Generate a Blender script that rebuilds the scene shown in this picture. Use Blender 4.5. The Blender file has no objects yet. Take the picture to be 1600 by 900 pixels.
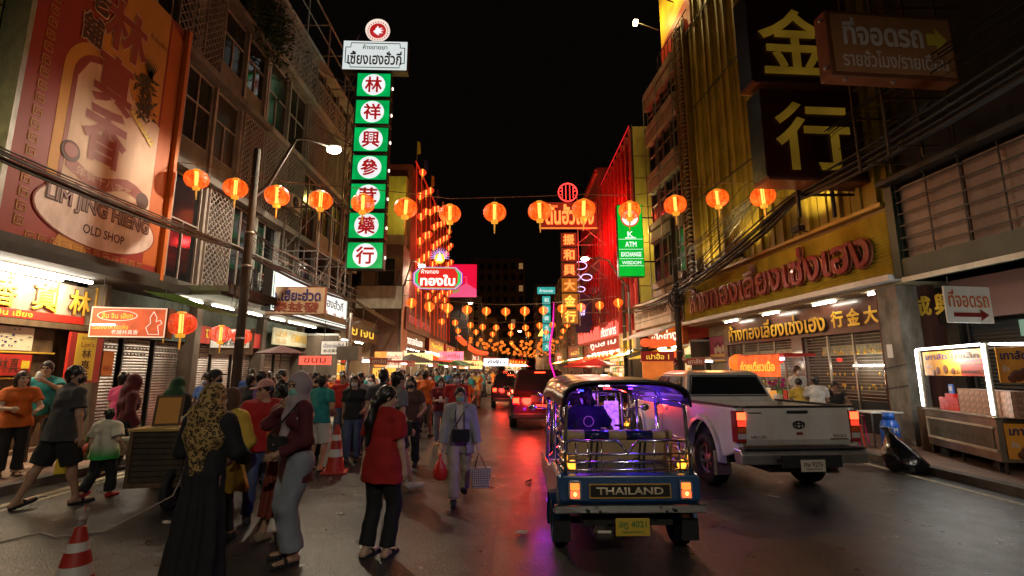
import bpy, math, random
import numpy as np
from mathutils import Vector, Matrix
R = math.radians
random.seed(7)
scene = bpy.context.scene
COL = scene.collection

# ---------------------------------------------------------------- camera
CAM_H = 1.7; FPX = 765.0; PITCH = math.atan(130.0 / 765.0)
cd = bpy.data.cameras.new('camera'); cam = bpy.data.objects.new('camera', cd); COL.objects.link(cam)
cd.sensor_width = 36; cd.lens = 36 * FPX / 1600; cd.clip_end = 2000; cd.clip_start = 0.05
cam.location = (0, 0, CAM_H); cam.rotation_euler = (R(90) + PITCH, 0, 0)
scene.camera = cam
# ---------------------------------------------------------------- world / exposure
wd = bpy.data.worlds.new('World'); scene.world = wd; wd.use_nodes = True
_wn = wd.node_tree.nodes; _wl = wd.node_tree.links
_sky = _wn.new('ShaderNodeTexSky'); _sky.sky_type = 'NISHITA'; _sky.sun_disc = False
_sky.sun_elevation = R(-9); _sky.sun_rotation = R(200)
_add = _wn.new('ShaderNodeMixRGB'); _add.blend_type = 'ADD'; _add.inputs[0].default_value = 1
_add.inputs[2].default_value = (0.020, 0.013, 0.011, 1)      # city glow on the night sky
_wl.new(_sky.outputs[0], _add.inputs[1]); _wl.new(_add.outputs[0], _wn['Background'].inputs[0])
_wn['Background'].inputs[1].default_value = 0.10
scene.view_settings.view_transform = 'Standard'; scene.view_settings.look = 'None'
scene.view_settings.exposure = 0.0; scene.view_settings.gamma = 1.0
cy = scene.cycles
try:
    scene.render.engine = 'CYCLES'
    cy.use_denoising = True; cy.use_light_tree = True
    cy.max_bounces = 6; cy.diffuse_bounces = 2; cy.glossy_bounces = 3; cy.transmission_bounces = 4; cy.transparent_max_bounces = 8
    cy.sample_clamp_indirect = 4.0; cy.caustics_reflective = False; cy.caustics_refractive = False
except Exception:
    pass

# ---------------------------------------------------------------- materials
_M = {}
def mat(name, col, rough=0.6, metal=0.0, var=0.0, vscale=3.0, bump=0.0, bscale=40.0, coat=0.0, dirt=0.0, spec=0.5, alpha=1.0, trans=0.0):
    """plain principled material with optional noise variation, wear and relief"""
    if name in _M: return _M[name]
    m = bpy.data.materials.new(name); m.use_nodes = True; nt = m.node_tree; N = nt.nodes; L = nt.links
    b = N['Principled BSDF']; b.inputs['Base Color'].default_value = (*col, 1); b.inputs['Roughness'].default_value = rough
    b.inputs['Metallic'].default_value = metal; b.inputs['Coat Weight'].default_value = coat
    b.inputs['Specular IOR Level'].default_value = spec; b.inputs['Alpha'].default_value = alpha
    b.inputs['Transmission Weight'].default_value = trans
    if var or bump or dirt:
        tc = N.new('ShaderNodeTexCoord')
    if var or dirt:
        n = N.new('ShaderNodeTexNoise'); n.inputs['Scale'].default_value = vscale; n.inputs['Detail'].default_value = 6; n.inputs['Roughness'].default_value = .65
        mp = N.new('ShaderNodeMapping'); mp.inputs['Scale'].default_value = (1, 1, .45); L.new(tc.outputs['Object'], mp.inputs[0]); L.new(mp.outputs[0], n.inputs['Vector'])
        r = N.new('ShaderNodeValToRGB'); k = max(var, dirt)
        r.color_ramp.elements[0].position = .32; r.color_ramp.elements[1].position = .68
        lo = [c * (1 - k) for c in col]; hi = [min(1, c * (1 + var * .6)) for c in col]
        if dirt: lo = [lo[0] * .9, lo[1] * .85, lo[2] * .75]
        r.color_ramp.elements[0].color = (*lo, 1); r.color_ramp.elements[1].color = (*hi, 1)
        L.new(n.outputs['Fac'], r.inputs[0]); L.new(r.outputs[0], b.inputs['Base Color'])
    if bump:
        n2 = N.new('ShaderNodeTexNoise'); n2.inputs['Scale'].default_value = bscale; n2.inputs['Detail'].default_value = 4
        L.new(tc.outputs['Object'], n2.inputs['Vector'])
        bp = N.new('ShaderNodeBump'); bp.inputs['Strength'].default_value = bump; bp.inputs['Distance'].default_value = .02
        L.new(n2.outputs['Fac'], bp.inputs['Height']); L.new(bp.outputs[0], b.inputs['Normal'])
    _M[name] = m; return m
def glow(name, col, strength, var=0.0, vscale=6.0):
    """a surface that gives off light (lamp, lit sign, lantern, part with light put into its colour)"""
    if name in _M: return _M[name]
    m = bpy.data.materials.new(name); m.use_nodes = True; nt = m.node_tree; N = nt.nodes; L = nt.links
    b = N['Principled BSDF']; b.inputs['Base Color'].default_value = (*[c * .4 for c in col], 1); b.inputs['Roughness'].default_value = .5
    b.inputs['Emission Color'].default_value = (*col, 1); b.inputs['Emission Strength'].default_value = strength
    if var:
        tc = N.new('ShaderNodeTexCoord'); n = N.new('ShaderNodeTexNoise'); n.inputs['Scale'].default_value = vscale; L.new(tc.outputs['Object'], n.inputs['Vector'])
        r = N.new('ShaderNodeMapRange'); r.inputs['From Min'].default_value = .3; r.inputs['From Max'].default_value = .7
        r.inputs['To Min'].default_value = strength * (1 - var); r.inputs['To Max'].default_value = strength * (1 + var)
        L.new(n.outputs['Fac'], r.inputs[0]); L.new(r.outputs[0], b.inputs['Emission Strength'])
    _M[name] = m; return m

# ---------------------------------------------------------------- mesh builder
class MB:
    def __init__(s): s.v = []; s.f = []; s.m = []; s.sm = []; s.mi = 0; s.smooth = False
    def face(s, idx): s.f.append(tuple(idx)); s.m.append(s.mi); s.sm.append(s.smooth)
    def quad(s, *p):
        n = len(s.v); s.v += [tuple(q) for q in p]; s.face(range(n, n + len(p))); return s
    def box(s, x0, x1, y0, y1, z0, z1):
        n = len(s.v); s.v += [(x0, y0, z0), (x1, y0, z0), (x1, y1, z0), (x0, y1, z0), (x0, y0, z1), (x1, y0, z1), (x1, y1, z1), (x0, y1, z1)]
        for q in ((0, 3, 2, 1), (4, 5, 6, 7), (0, 1, 5, 4), (1, 2, 6, 5), (2, 3, 7, 6), (3, 0, 4, 7)): s.face([n + i for i in q])
        return s
    def bar(s, a, b, r, k=4, r2=None):
        return s.tube([a, b], [r, r if r2 is None else r2], k)
    def tube(s, pts, r, k=8, cap=True):
        pts = [Vector(p) for p in pts]; n0 = len(s.v)
        if not isinstance(r, (list, tuple)): r = [r] * len(pts)
        t0 = (pts[1] - pts[0]).normalized(); up = Vector((0, 0, 1)) if abs(t0.z) < .9 else Vector((0, 1, 0))
        u = t0.cross(up).normalized()
        sm = s.smooth; s.smooth = k > 5
        for i, p in enumerate(pts):
            if i == 0: t = pts[1] - p
            elif i == len(pts) - 1: t = p - pts[i - 1]
            else: t = pts[i + 1] - pts[i - 1]
            t.normalize(); u = (u - t * u.dot(t)).normalized(); w = t.cross(u)
            for j in range(k):
                a = 2 * math.pi * (j + .5) / k; q = p + (u * math.cos(a) + w * math.sin(a)) * r[i]; s.v.append(tuple(q))
        for i in range(len(pts) - 1):
            for j in range(k):
                a = n0 + i * k + j; b = n0 + i * k + (j + 1) % k; s.face((a, b, b + k, a + k))
        s.smooth = False
        if cap:
            s.face(range(n0 + k - 1, n0 - 1, -1)); e = n0 + (len(pts) - 1) * k; s.face(range(e, e + k))
        s.smooth = sm; return s
    def lathe(s, prof, k=16, M=None, cap=False, sx=1.0):
        """prof: (r, h) pairs turned round z"""
        n0 = len(s.v); sm = s.smooth; s.smooth = True
        for (r, h) in prof:
            for j in range(k):
                a = 2 * math.pi * j / k; p = Vector((r * math.cos(a) * sx, r * math.sin(a), h)); s.v.append(tuple(M @ p if M else p))
        for i in range(len(prof) - 1):
            for j in range(k):
                a = n0 + i * k + j; b = n0 + i * k + (j + 1) % k; s.face((a, b, b + k, a + k))
        s.smooth = False
        if cap:
            s.face(range(n0 + k - 1, n0 - 1, -1)); e = n0 + (len(prof) - 1) * k; s.face(range(e, e + k))
        s.smooth = sm; return s
    def ell(s, c, r, k=10, n=6):
        prof = [(max(1e-4, math.sin(math.pi * i / n)), -math.cos(math.pi * i / n)) for i in range(n + 1)]
        return s.lathe(prof, k, Matrix.Translation(c) @ Matrix.Diagonal((r[0], r[1], r[2], 1)))
    def prism(s, poly, y0, y1, plane='xz'):
        """polygon extruded; poly counter-clockwise seen from -y (plane xz), or given in xy and extruded along z, or yz along x"""
        n = len(s.v); k = len(poly)
        for d in (y0, y1):
            for (a, b) in poly: s.v.append({'xz': (a, d, b), 'xy': (a, b, d), 'yz': (d, a, b)}[plane])
        s.face(range(n, n + k)); s.face(range(n + 2 * k - 1, n + k - 1, -1))
        for i in range(k): j = (i + 1) % k; s.face((n + i, n + k + i, n + k + j, n + j))
        return s
    def loft(s, rings, cap=True, closed=True):
        n0 = len(s.v); k = len(rings[0])
        for r in rings: s.v += [tuple(p) for p in r]
        for i in range(len(rings) - 1):
            for j in range(k if closed else k - 1):
                a = n0 + i * k + j; b = n0 + i * k + (j + 1) % k; s.face((a, b, b + k, a + k))
        if cap:
            sm = s.smooth; s.smooth = False; s.face(range(n0 + k - 1, n0 - 1, -1)); e = n0 + (len(rings) - 1) * k; s.face(range(e, e + k)); s.smooth = sm
        return s
    def build(s, name, mats, parent=None, loc=(0, 0, 0), rz=0, bevel=0, kind=None, fixn=False):
        me = bpy.data.meshes.new(name); me.from_pydata(s.v, [], s.f)
        if not isinstance(mats, (list, tuple)): mats = [mats]
        for m in mats: me.materials.append(m)
        if s.f:
            me.polygons.foreach_set('material_index', s.m); me.polygons.foreach_set('use_smooth', s.sm)
        if fixn:
            import bmesh
            bm = bmesh.new(); bm.from_mesh(me); bmesh.ops.remove_doubles(bm, verts=bm.verts, dist=1e-5); bmesh.ops.recalc_face_normals(bm, faces=bm.faces); bm.to_mesh(me); bm.free()
        me.update()
        return link(name, me, parent, loc, rz, bevel, kind)
def link(name, me, parent=None, loc=(0, 0, 0), rz=0, bevel=0, kind=None):
    o = bpy.data.objects.new(name, me); COL.objects.link(o); o.parent = parent; o.location = loc
    o.rotation_euler = rz if isinstance(rz, (tuple, list)) else (0, 0, rz)
    if bevel:
        b = o.modifiers.new('bevel', 'BEVEL'); b.width = bevel; b.segments = 2; b.limit_method = 'ANGLE'; b.angle_limit = R(35)
    if kind: o['kind'] = kind
    return o
def tag(o, label=None, cat=None, group=None, kind=None):
    if label: o['label'] = label
    if cat: o['category'] = cat
    if group: o['group'] = group
    if kind: o['kind'] = kind
    return o
def thing(name, label, cat, loc=(0, 0, 0), rz=0, group=None):
    o = bpy.data.objects.new(name, None); COL.objects.link(o); o.location = loc; o.rotation_euler = (0, 0, rz); o.empty_display_size = .2
    return tag(o, label, cat, group)
def copy_tree(o, parent=None):
    c = o.copy(); COL.objects.link(c); c.parent = parent
    for ch in list(o.children): copy_tree(ch, c)
    return c
def box(name, m, parent, x0, x1, y0, y1, z0, z1, bevel=0, kind=None):
    return MB().box(x0, x1, y0, y1, z0, z1).build(name, m, parent, bevel=bevel, kind=kind)

def disc(parent, x, y, z, r, m, name='disc', n=32, t=.01):
    d = MB(); d.lathe([(.001, t), (r * .9, t), (r * .995, t), (r, t * .6), (r, 0)], n, Matrix.Translation((x, y, z)) @ Matrix.Rotation(R(90), 4, 'X')); return d.build(name, m, parent)
# ---------------------------------------------------------------- lettering
_T = {}
def text_mesh(s, ex=.02, bold=.0):
    """text as a mesh lying in x (reading direction) / z (up), face towards -y, normalised so that its box is 0..1 in z, centred in x; returns mesh and width/height"""
    key = (s, ex, bold)
    if key in _T: return _T[key]
    c = bpy.data.curves.new('lettering', 'FONT'); c.body = s; c.size = 1; c.extrude = ex; c.bevel_depth = bold; c.bevel_resolution = 0; c.resolution_u = 3
    o = bpy.data.objects.new('lettering', c); COL.objects.link(o)
    dg = bpy.context.evaluated_depsgraph_get(); dg.update(); me = bpy.data.meshes.new_from_object(o.evaluated_get(dg)); bpy.data.objects.remove(o); bpy.data.curves.remove(c)
    n = len(me.vertices); co = np.empty(n * 3, 'f'); me.vertices.foreach_get('co', co); co = co.reshape(-1, 3)
    x0, x1 = co[:, 0].min(), co[:, 0].max(); y0, y1 = co[:, 1].min(), co[:, 1].max(); h = y1 - y0; w = x1 - x0
    out = np.empty_like(co); out[:, 0] = (co[:, 0] - (x0 + x1) / 2) / w; out[:, 2] = (co[:, 1] - y0) / h; out[:, 1] = -(co[:, 2] - co[:, 2].min())
    me.vertices.foreach_set('co', out.ravel()); me.materials.clear(); me.update()
    _T[key] = (me, w / h); return _T[key]
def letters(s, m, parent, cx, z0, h, w=None, y=0.0, ex=.02, bold=.0, name='lettering', depth=None, slope=0, rot=0):
    """put text on a board facing -y: centre x, bottom z, height h; width w squeezes it"""
    me, asp = text_mesh(s, ex, bold)
    key = (me.name, m.name)
    if key in _T: me2 = _T[key]
    else:
        me2 = me.copy(); me2.materials.append(m); _T[key] = me2
    o = bpy.data.objects.new(name, me2); COL.objects.link(o); o.parent = parent; o.location = (cx, y, z0)
    o.scale = (w if w else h * asp, h * .3 if depth is None else depth, h)
    if rot: o.rotation_euler = (0, rot, 0)
    return o

# ---------------------------------------------------------------- pixel rays of the photograph, used to read real positions off known planes
def ray(px, py):
    xc = (px - 800) / FPX; yc = -(py - 450) / FPX
    return Vector((xc, math.cos(PITCH) - math.sin(PITCH) * yc, math.sin(PITCH) + math.cos(PITCH) * yc))
def at_y(px, py, Y): r = ray(px, py); t = Y / r.y; return Vector((r.x * t, Y, CAM_H + r.z * t))
def at_z(px, py, z=0.0): r = ray(px, py); t = (z - CAM_H) / r.z; return Vector((r.x * t, r.y * t, z))
class Frame:
    """vertical plane: o = origin on the ground, rz = turn of its x axis; y>0 goes into the wall"""
    def __init__(s, x, y, rz): s.o = Vector((x, y, 0)); s.rz = rz; s.u = Vector((math.cos(rz), math.sin(rz), 0)); s.n = Vector((-math.sin(rz), math.cos(rz), 0))
    def at(s, px, py, d=0.0):
        r = ray(px, py); t = ((s.o + s.n * d) - Vector((0, 0, CAM_H))).dot(s.n) / r.dot(s.n); p = Vector((0, 0, CAM_H)) + r * t
        return ((p - s.o).dot(s.u), p.z)
    def world(s, u, d, z): return s.o + s.u * u + s.n * d + Vector((0, 0, z))
ORD_ = 'first second third fourth fifth sixth seventh eighth ninth tenth eleventh twelfth thirteenth fourteenth fifteenth'.split()
def area_light(name, label, loc, power, col, sx, sy, rot):
    l = bpy.data.lights.new(name, 'AREA'); l.shape = 'RECTANGLE'; l.size = sx; l.size_y = sy; l.energy = power; l.color = col
    o = bpy.data.objects.new(name, l); COL.objects.link(o); o.location = loc; o.rotation_euler = rot; return o
def point_light(name, loc, power, col, rad=.1, parent=None):
    l = bpy.data.lights.new(name, 'POINT'); l.energy = power; l.color = col; l.shadow_soft_size = rad
    o = bpy.data.objects.new(name, l); COL.objects.link(o); o.location = loc; o.parent = parent; return o
# ---------------------------------------------------------------- shared materials
def wall_mat(name, col, var=.35, rough=.85): return mat(name, col, rough, var=var, vscale=1.3, bump=.25, bscale=25)
GLASS = mat('dark_glass', (.012, .013, .014), .08, spec=.6)
STEEL = mat('steel_frame', (.30, .28, .26), .45, metal=.6, var=.3, vscale=8)
DARK = mat('dark_metal', (.03, .028, .026), .5, metal=.4)
CHROME = mat('chrome', (.75, .74, .72), .16, metal=1)
CONC = mat('concrete', (.27, .24, .20), .9, var=.5, vscale=2.5, bump=.4, bscale=30, dirt=.55)
CABLE = mat('cable_rubber', (.012, .011, .010), .55)
WOOD = mat('old_wood', (.12, .07, .035), .8, var=.5, vscale=6, bump=.3, bscale=30)
CREAM = mat('cream_paint', (.62, .55, .42), .6, var=.25, vscale=2)
WHITEP = mat('white_paint', (.75, .73, .68), .5, var=.12, vscale=3)
BLACKP = mat('black_paint', (.012, .011, .011), .5)
REDP = mat('red_paint', (.45, .02, .012), .5, var=.2)
DKRED = mat('dark_red_paint', (.20, .016, .012), .32, var=.15, coat=.4)
GOLDP = mat('gold_paint', (.75, .45, .06), .35, metal=.3)
YELP = mat('yellow_paint', (.75, .52, .03), .5)
GREENP = mat('green_paint', (.03, .22, .06), .5)
NAVYP = mat('navy_paint', (.02, .02, .12), .5)
TUBE = glow('fluorescent_tube', (1, .93, .78), 30)
TUBEW = glow('white_tube', (.93, .96, 1), 14)

def road_material():
    m = bpy.data.materials.new('asphalt'); m.use_nodes = True; nt = m.node_tree; N = nt.nodes; L = nt.links; b = N['Principled BSDF']
    tc = N.new('ShaderNodeTexCoord')
    n1 = N.new('ShaderNodeTexNoise'); n1.inputs['Scale'].default_value = .35; n1.inputs['Detail'].default_value = 8; n1.inputs['Roughness'].default_value = .7
    n2 = N.new('ShaderNodeTexNoise'); n2.inputs['Scale'].default_value = 60; n2.inputs['Detail'].default_value = 3
    n3 = N.new('ShaderNodeTexNoise'); n3.inputs['Scale'].default_value = 2.3; n3.inputs['Detail'].default_value = 10; n3.inputs['Roughness'].default_value = .75
    for n in (n1, n2, n3): L.new(tc.outputs['Object'], n.inputs['Vector'])
    r = N.new('ShaderNodeValToRGB'); e = r.color_ramp.elements
    e[0].position = .3; e[0].color = (.014, .014, .015, 1); e[1].position = .72; e[1].color = (.066, .062, .058, 1)
    mx = N.new('ShaderNodeMath'); mx.operation = 'MULTIPLY_ADD'; mx.inputs[1].default_value = .5; L.new(n3.outputs['Fac'], mx.inputs[0])
    mx2 = N.new('ShaderNodeMath'); mx2.operation = 'MULTIPLY'; mx2.inputs[1].default_value = .5; L.new(n1.outputs['Fac'], mx2.inputs[0]); L.new(mx2.outputs[0], mx.inputs[2])
    L.new(mx.outputs[0], r.inputs[0])
    sp = N.new('ShaderNodeValToRGB'); sp.color_ramp.elements[0].position = .35; sp.color_ramp.elements[0].color = (.30, .30, .30, 1); sp.color_ramp.elements[1].position = .66; sp.color_ramp.elements[1].color = (2.3, 2.2, 2.1, 1)
    L.new(n2.outputs['Fac'], sp.inputs[0])
    mul = N.new('ShaderNodeMixRGB'); mul.blend_type = 'MULTIPLY'; mul.inputs[0].default_value = 1; L.new(r.outputs[0], mul.inputs[1]); L.new(sp.outputs[0], mul.inputs[2])
    # tar patches and repair strips
    v = N.new('ShaderNodeTexVoronoi'); v.inputs['Scale'].default_value = .22; v.distance = 'CHEBYCHEV'; L.new(tc.outputs['Object'], v.inputs['Vector'])
    vr = N.new('ShaderNodeMapRange'); vr.inputs['From Min'].default_value = .3; vr.inputs['From Max'].default_value = .32; vr.inputs['To Min'].default_value = .78; vr.inputs['To Max'].default_value = 1
    L.new(v.outputs['Color'], vr.inputs[0])
    mul2 = N.new('ShaderNodeMixRGB'); mul2.blend_type = 'MULTIPLY'; mul2.inputs[0].default_value = 1; L.new(mul.outputs[0], mul2.inputs[1]); L.new(vr.outputs[0], mul2.inputs[2])
    ve = N.new('ShaderNodeTexVoronoi'); ve.feature = 'DISTANCE_TO_EDGE'; ve.inputs['Scale'].default_value = .55
    dm = N.new('ShaderNodeMixRGB'); dm.inputs[0].default_value = .22; L.new(tc.outputs['Object'], dm.inputs[1]); L.new(n3.outputs['Color'], dm.inputs[2]); L.new(dm.outputs[0], ve.inputs['Vector'])
    ce = N.new('ShaderNodeMapRange'); ce.inputs['From Min'].default_value = .002; ce.inputs['From Max'].default_value = .012; ce.inputs['To Min'].default_value = .35; ce.inputs['To Max'].default_value = 1; L.new(ve.outputs['Distance'], ce.inputs[0])
    mul3 = N.new('ShaderNodeMixRGB'); mul3.blend_type = 'MULTIPLY'; mul3.inputs[0].default_value = 1; L.new(mul2.outputs[0], mul3.inputs[1]); L.new(ce.outputs[0], mul3.inputs[2])
    L.new(mul3.outputs[0], b.inputs['Base Color'])
    rr = N.new('ShaderNodeMapRange'); rr.inputs['From Min'].default_value = .3; rr.inputs['From Max'].default_value = .7; rr.inputs['To Min'].default_value = .22; rr.inputs['To Max'].default_value = .48
    L.new(n3.outputs['Fac'], rr.inputs[0]); L.new(rr.outputs[0], b.inputs['Roughness'])
    bp = N.new('ShaderNodeBump'); bp.inputs['Strength'].default_value = .55; bp.inputs['Distance'].default_value = .012; L.new(n2.outputs['Fac'], bp.inputs['Height']); L.new(bp.outputs[0], b.inputs['Normal'])
    return m
ASPHALT = road_material()
def pave_material():
    m = mat('paving', (.20, .12, .085), .75, var=.35, vscale=2.0, bump=.3, bscale=35); return m
PAVE = pave_material()
ground_mat = mat('city_ground', (.05, .045, .04), .9, var=.3)
g = MB().quad((-300, -60, -.02), (400, -60, -.02), (400, 900, -.02), (-300, 900, -.02)).build('ground', ground_mat, kind='structure')
def curve(Y): return 0 if Y < 60 else .0018 * (Y - 60) ** 2
mb = MB()
ys = [-8, 0, 10, 20, 30, 40, 50, 60, 70, 80, 90, 100, 115, 130, 150, 170, 200, 240]
mb.smooth = False
for i in range(len(ys) - 1):
    a, b = ys[i], ys[i + 1]; ca, cb = curve(a), curve(b)
    mb.quad((-7.05 + ca, a, 0), (6.95 + ca, a, 0), (6.95 + cb, b, 0), (-7.05 + cb, b, 0))
mb.build('road', ASPHALT, kind='structure')
def strip(name, x0f, x1f, z0, z1, m, ys=ys, kind='structure'):
    mb = MB(); rings = []
    for y in ys: x0, x1 = x0f(y), x1f(y); rings.append([(x0, y, z0), (x1, y, z0), (x1, y, z1), (x0, y, z1)])
    mb.loft(rings); return mb.build(name, m, kind=kind, fixn=True)
KERB = mat('kerb_stone', (.10, .085, .07), .8, var=.5, vscale=3, bump=.3)
strip('pavement', lambda y: -11.0 + curve(y), lambda y: -7.25 + curve(y), -.02, .12, PAVE)
strip('pavement', lambda y: 7.15 + curve(y), lambda y: 11.2 + curve(y), -.02, .12, PAVE)
strip('kerb', lambda y: -7.25 + curve(y), lambda y: -7.05 + curve(y), -.02, .125, KERB)
strip('kerb', lambda y: 6.95 + curve(y), lambda y: 7.15 + curve(y), -.02, .125, KERB)
# kerb blocks: joints as separate stones along the near stretch
PAINT = mat('road_paint', (.50, .43, .30), .6, var=.6, vscale=7, bump=.2)
def marking(pts, w):
    mb = MB(); n = len(pts)
    for i in range(n - 1):
        a = Vector((*pts[i], .004)); b = Vector((*pts[i + 1], .004)); d = (b - a).normalized(); s_ = Vector((-d.y, d.x, 0)) * w / 2
        mb.quad(a - s_, a + s_, b + s_, b - s_) if False else mb.quad(a + s_, a - s_, b - s_, b + s_)
    return mb.build('road_marking', PAINT, kind='structure')
marking([(-6.55, 3), (-6.5, 6), (-6.6, 9), (-6.5, 20)], .12)
marking([(-6.35, 3), (-6.3, 6), (-6.38, 9), (-6.3, 20)], .07)
for y0 in (24, 33, 42): marking([(-.95 + (y0 - 24) * .01, y0), (-.85 + (y0 - 24) * .01, y0 + 5.2)], .13)
marking([(6.6, 3), (6.6, 25)], .1)
# manhole cover and litter
t = MB(); t.lathe([(.001, .006), (.33, .006), (.36, .002)], 28); t.build('manhole_cover', mat('cast_iron', (.05, .045, .04), .5, metal=.7, bump=.5, bscale=50), loc=(-.6, 9.5, .001), kind='structure')
LIT = mat('litter_paper', (.6, .55, .48), .8)
def litter(x, y, label, sx, sy, rz):
    m = MB(); random.seed(int(x * 100 + y * 10)); k = 7
    ring = [(math.cos(6.28 * i / k) * sx * random.uniform(.6, 1.1), math.sin(6.28 * i / k) * sy * random.uniform(.6, 1.1), .012 + random.uniform(0, .02)) for i in range(k)]
    n = len(m.v); m.v += ring + [(0, 0, .035)] + [(p[0], p[1], .005) for p in ring]
    for i in range(k): m.face((n + i, n + (i + 1) % k, n + k)); m.face((n + (i + 1) % k, n + i, n + k + 1 + i, n + k + 1 + (i + 1) % k))
    o = m.build('paper_scrap', LIT, loc=(x, y, .004), rz=rz); tag(o, label, 'litter')
litter(.1, 5.55, 'crumpled white paper scrap on the asphalt beside the three-wheeler', .09, .03, .1)
litter(.25, 8.0, 'thin torn paper strip lying on the open road', .10, .02, 1.0)
litter(-.35, 7.7, 'small bright bit of litter near the walking woman in grey suit', .03, .02, 0)
litter(-3.9, 5.9, 'small pale litter bit by the wooden cart wheel', .05, .03, 0)
litter(7.4, 9.1, 'flat white litter on the kerb beside the gas cylinder', .14, .05, 0)
litter(7.25, 7.9, 'small white crumb of litter at the foot of the black bin bag', .05, .04, 0)

# ---------------------------------------------------------------- window builders
_win = {}
def window_mesh(w, h, kind):
    key = (round(w, 2), round(h, 2), kind)
    if key in _win: return _win[key]
    f = .045; m = MB(); x0, x1 = -w / 2, w / 2
    m.box(x0, x0 + f, -.05, .05, 0, h); m.box(x1 - f, x1, -.05, .05, 0, h); m.box(x0 + f, x1 - f, -.05, .05, 0, f); m.box(x0 + f, x1 - f, -.05, .05, h - f, h)
    if kind >= 1: m.box(x0 + f, x1 - f, -.04, .04, h * .56, h * .56 + f)
    if kind >= 2: m.box(-f / 2, f / 2, -.035, .035, f, h * .56); 
    if kind >= 3: m.box(-f / 2, f / 2, -.035, .035, h * .56 + f, h - f)
    me = bpy.data.meshes.new('window'); me.from_pydata(m.v, [], m.f); me.update()
    p = MB().box(x0 + f, x1 - f, .005, .025, f, h - f); pm = bpy.data.meshes.new('pane'); pm.from_pydata(p.v, [], p.f); pm.update()
    _win[key] = (me, pm); return _win[key]
_wm = {}
def window(parent, x, y, z, w, h, kind, fm, gm, rz=0):
    me, pm = window_mesh(w, h, kind); k = (me.name, fm.name, gm.name)
    if k not in _wm:
        a = me.copy(); a.materials.append(fm); b = pm.copy(); b.materials.append(gm); _wm[k] = (a, b)
    a, b = _wm[k]; o = link('window', a, parent, (x, y, z), rz); link('pane', b, o); return o
def lattice(parent, x0, x1, z0, z1, y, m, step=.22, t=.035):
    """diamond breeze screen of crossing bars"""
    b = MB(); w = x1 - x0; h = z1 - z0; n = int((w + h) / step) + 1
    for i in range(n):
        s = i * step
        a0 = (x0 + min(s, w), z0 + max(0, s - w)); a1 = (x0 + max(0, s - h), z0 + min(s, h))
        b.bar((a0[0], y, a0[1]), (a1[0], y, a1[1]), t / 2)
        c0 = (x1 - min(s, w), z0 + max(0, s - w)); c1 = (x1 - max(0, s - h), z0 + min(s, h))
        b.bar((c0[0], y + .02, c0[1]), (c1[0], y + .02, c1[1]), t / 2)
    b.box(x0 - .03, x0, y - .03, y + .05, z0, z1).box(x1, x1 + .03, y - .03, y + .05, z0, z1).box(x0 - .03, x1 + .03, y - .03, y + .05, z1, z1 + .03).box(x0 - .03, x1 + .03, y - .03, y + .05, z0 - .03, z0)
    return b.build('lattice_screen', m, parent)

# ---------------------------------------------------------------- terraces by the street, near the camera
FL = Frame(-9.5, 0, R(90))
PANE1 = mat('dull_pane', (.03, .03, .026), .18, var=.5, vscale=2)
PANE2 = mat('curtained_pane', (.045, .04, .03), .3, var=.6, vscale=5)
PANE3 = mat('olive_curtain_pane', (.06, .052, .022), .3, var=.5, vscale=4)
FR1 = mat('dusty_pink_frame', (.34, .30, .27), .6, var=.3, vscale=4)
SLAB1 = wall_mat('stained_slab', (.17, .155, .14), .6)
FR2 = mat('pale_grey_frame', (.42, .44, .43), .55, var=.25, vscale=4)
SLAB2 = wall_mat('grey_slab', (.36, .38, .37), .45)
WALLD = wall_mat('soot_wall', (.075, .068, .06), .6)
SPAN = wall_mat('spandrel', (.18, .16, .12), .5)
def terrace(label, fr, u0, u1, zs, nb, fm, sm, wallm, lat=(), balcony=(), spand=(), top_z=None, depth=6, seed=1, group=None, panes=None):
    rnd = random.Random(seed); bw = (u1 - u0) / nb; panes = [PANE1, PANE1, PANE2, GLASS, PANE3, GLASS]
    b = thing('terraced_building', label, 'building', fr.o, fr.rz, group)
    top = top_z or zs[-1]
    box('wall', wallm, b, u0, u1, .35, depth, zs[0], top)
    for i, z in enumerate(zs):
        box('slab', sm, b, u0, u1, -.35 if i else -.2, .36, z - .16, z + .06)
    for k in range(nb + 1):
        x = u0 + k * bw; x = min(max(x, u0 + .06), u1 - .06)
        for i in range(len(zs) - 1): box('mullion', fm, b, x - .05, x + .05, -.08, .33, zs[i] + .063, zs[i + 1] - .163)
    for i in range(len(zs) - 1):
        z0 = zs[i] + .063; z1 = zs[i + 1] - .163; h = z1 - z0
        for k in range(nb):
            x = u0 + (k + .5) * bw; w = bw - .12
            if (i, k) in lat: lattice(b, x - w / 2 + .03, x + w / 2 - .03, z0 + .04, z1 - .04, -.12, fm); continue
            sp = .85 if (i, k) in spand or rnd.random() < .15 else 0
            if sp: box('spandrel', SPAN if rnd.random() < .6 else sm, b, x - w / 2, x + w / 2, 0, .2, z0 + .003, z0 + sp)
            window(b, x, .08, z0 + sp + .003, w, h - sp - .006, 2 if rnd.random() < .6 else 3, fm, rnd.choice(panes))
        if i in balcony:
            rb = MB()
            for q in range(4): rb.bar((u0, -.33, z0 + .25 + q * .25), (u1, -.33, z0 + .25 + q * .25), .016)
            for q in range(nb * 2 + 1): rb.bar((u0 + q * bw / 2, -.33, z0 - .05), (u0 + q * bw / 2, -.33, z0 + 1.0), .02)
            rb.build('balcony_rail', fm, b)
    return b
bL1 = terrace('soot-stained five-storey building with pink mullions behind the red billboard', FL, 8.62, 17.35, [4.15, 7.5, 10.85, 13.9, 17.2], 6, FR1, SLAB1, WALLD,
              lat={(0, 4), (2, 3), (1, 5)}, spand={(1, 3), (1, 4), (2, 4), (2, 5)}, top_z=17.3, seed=3)
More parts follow.
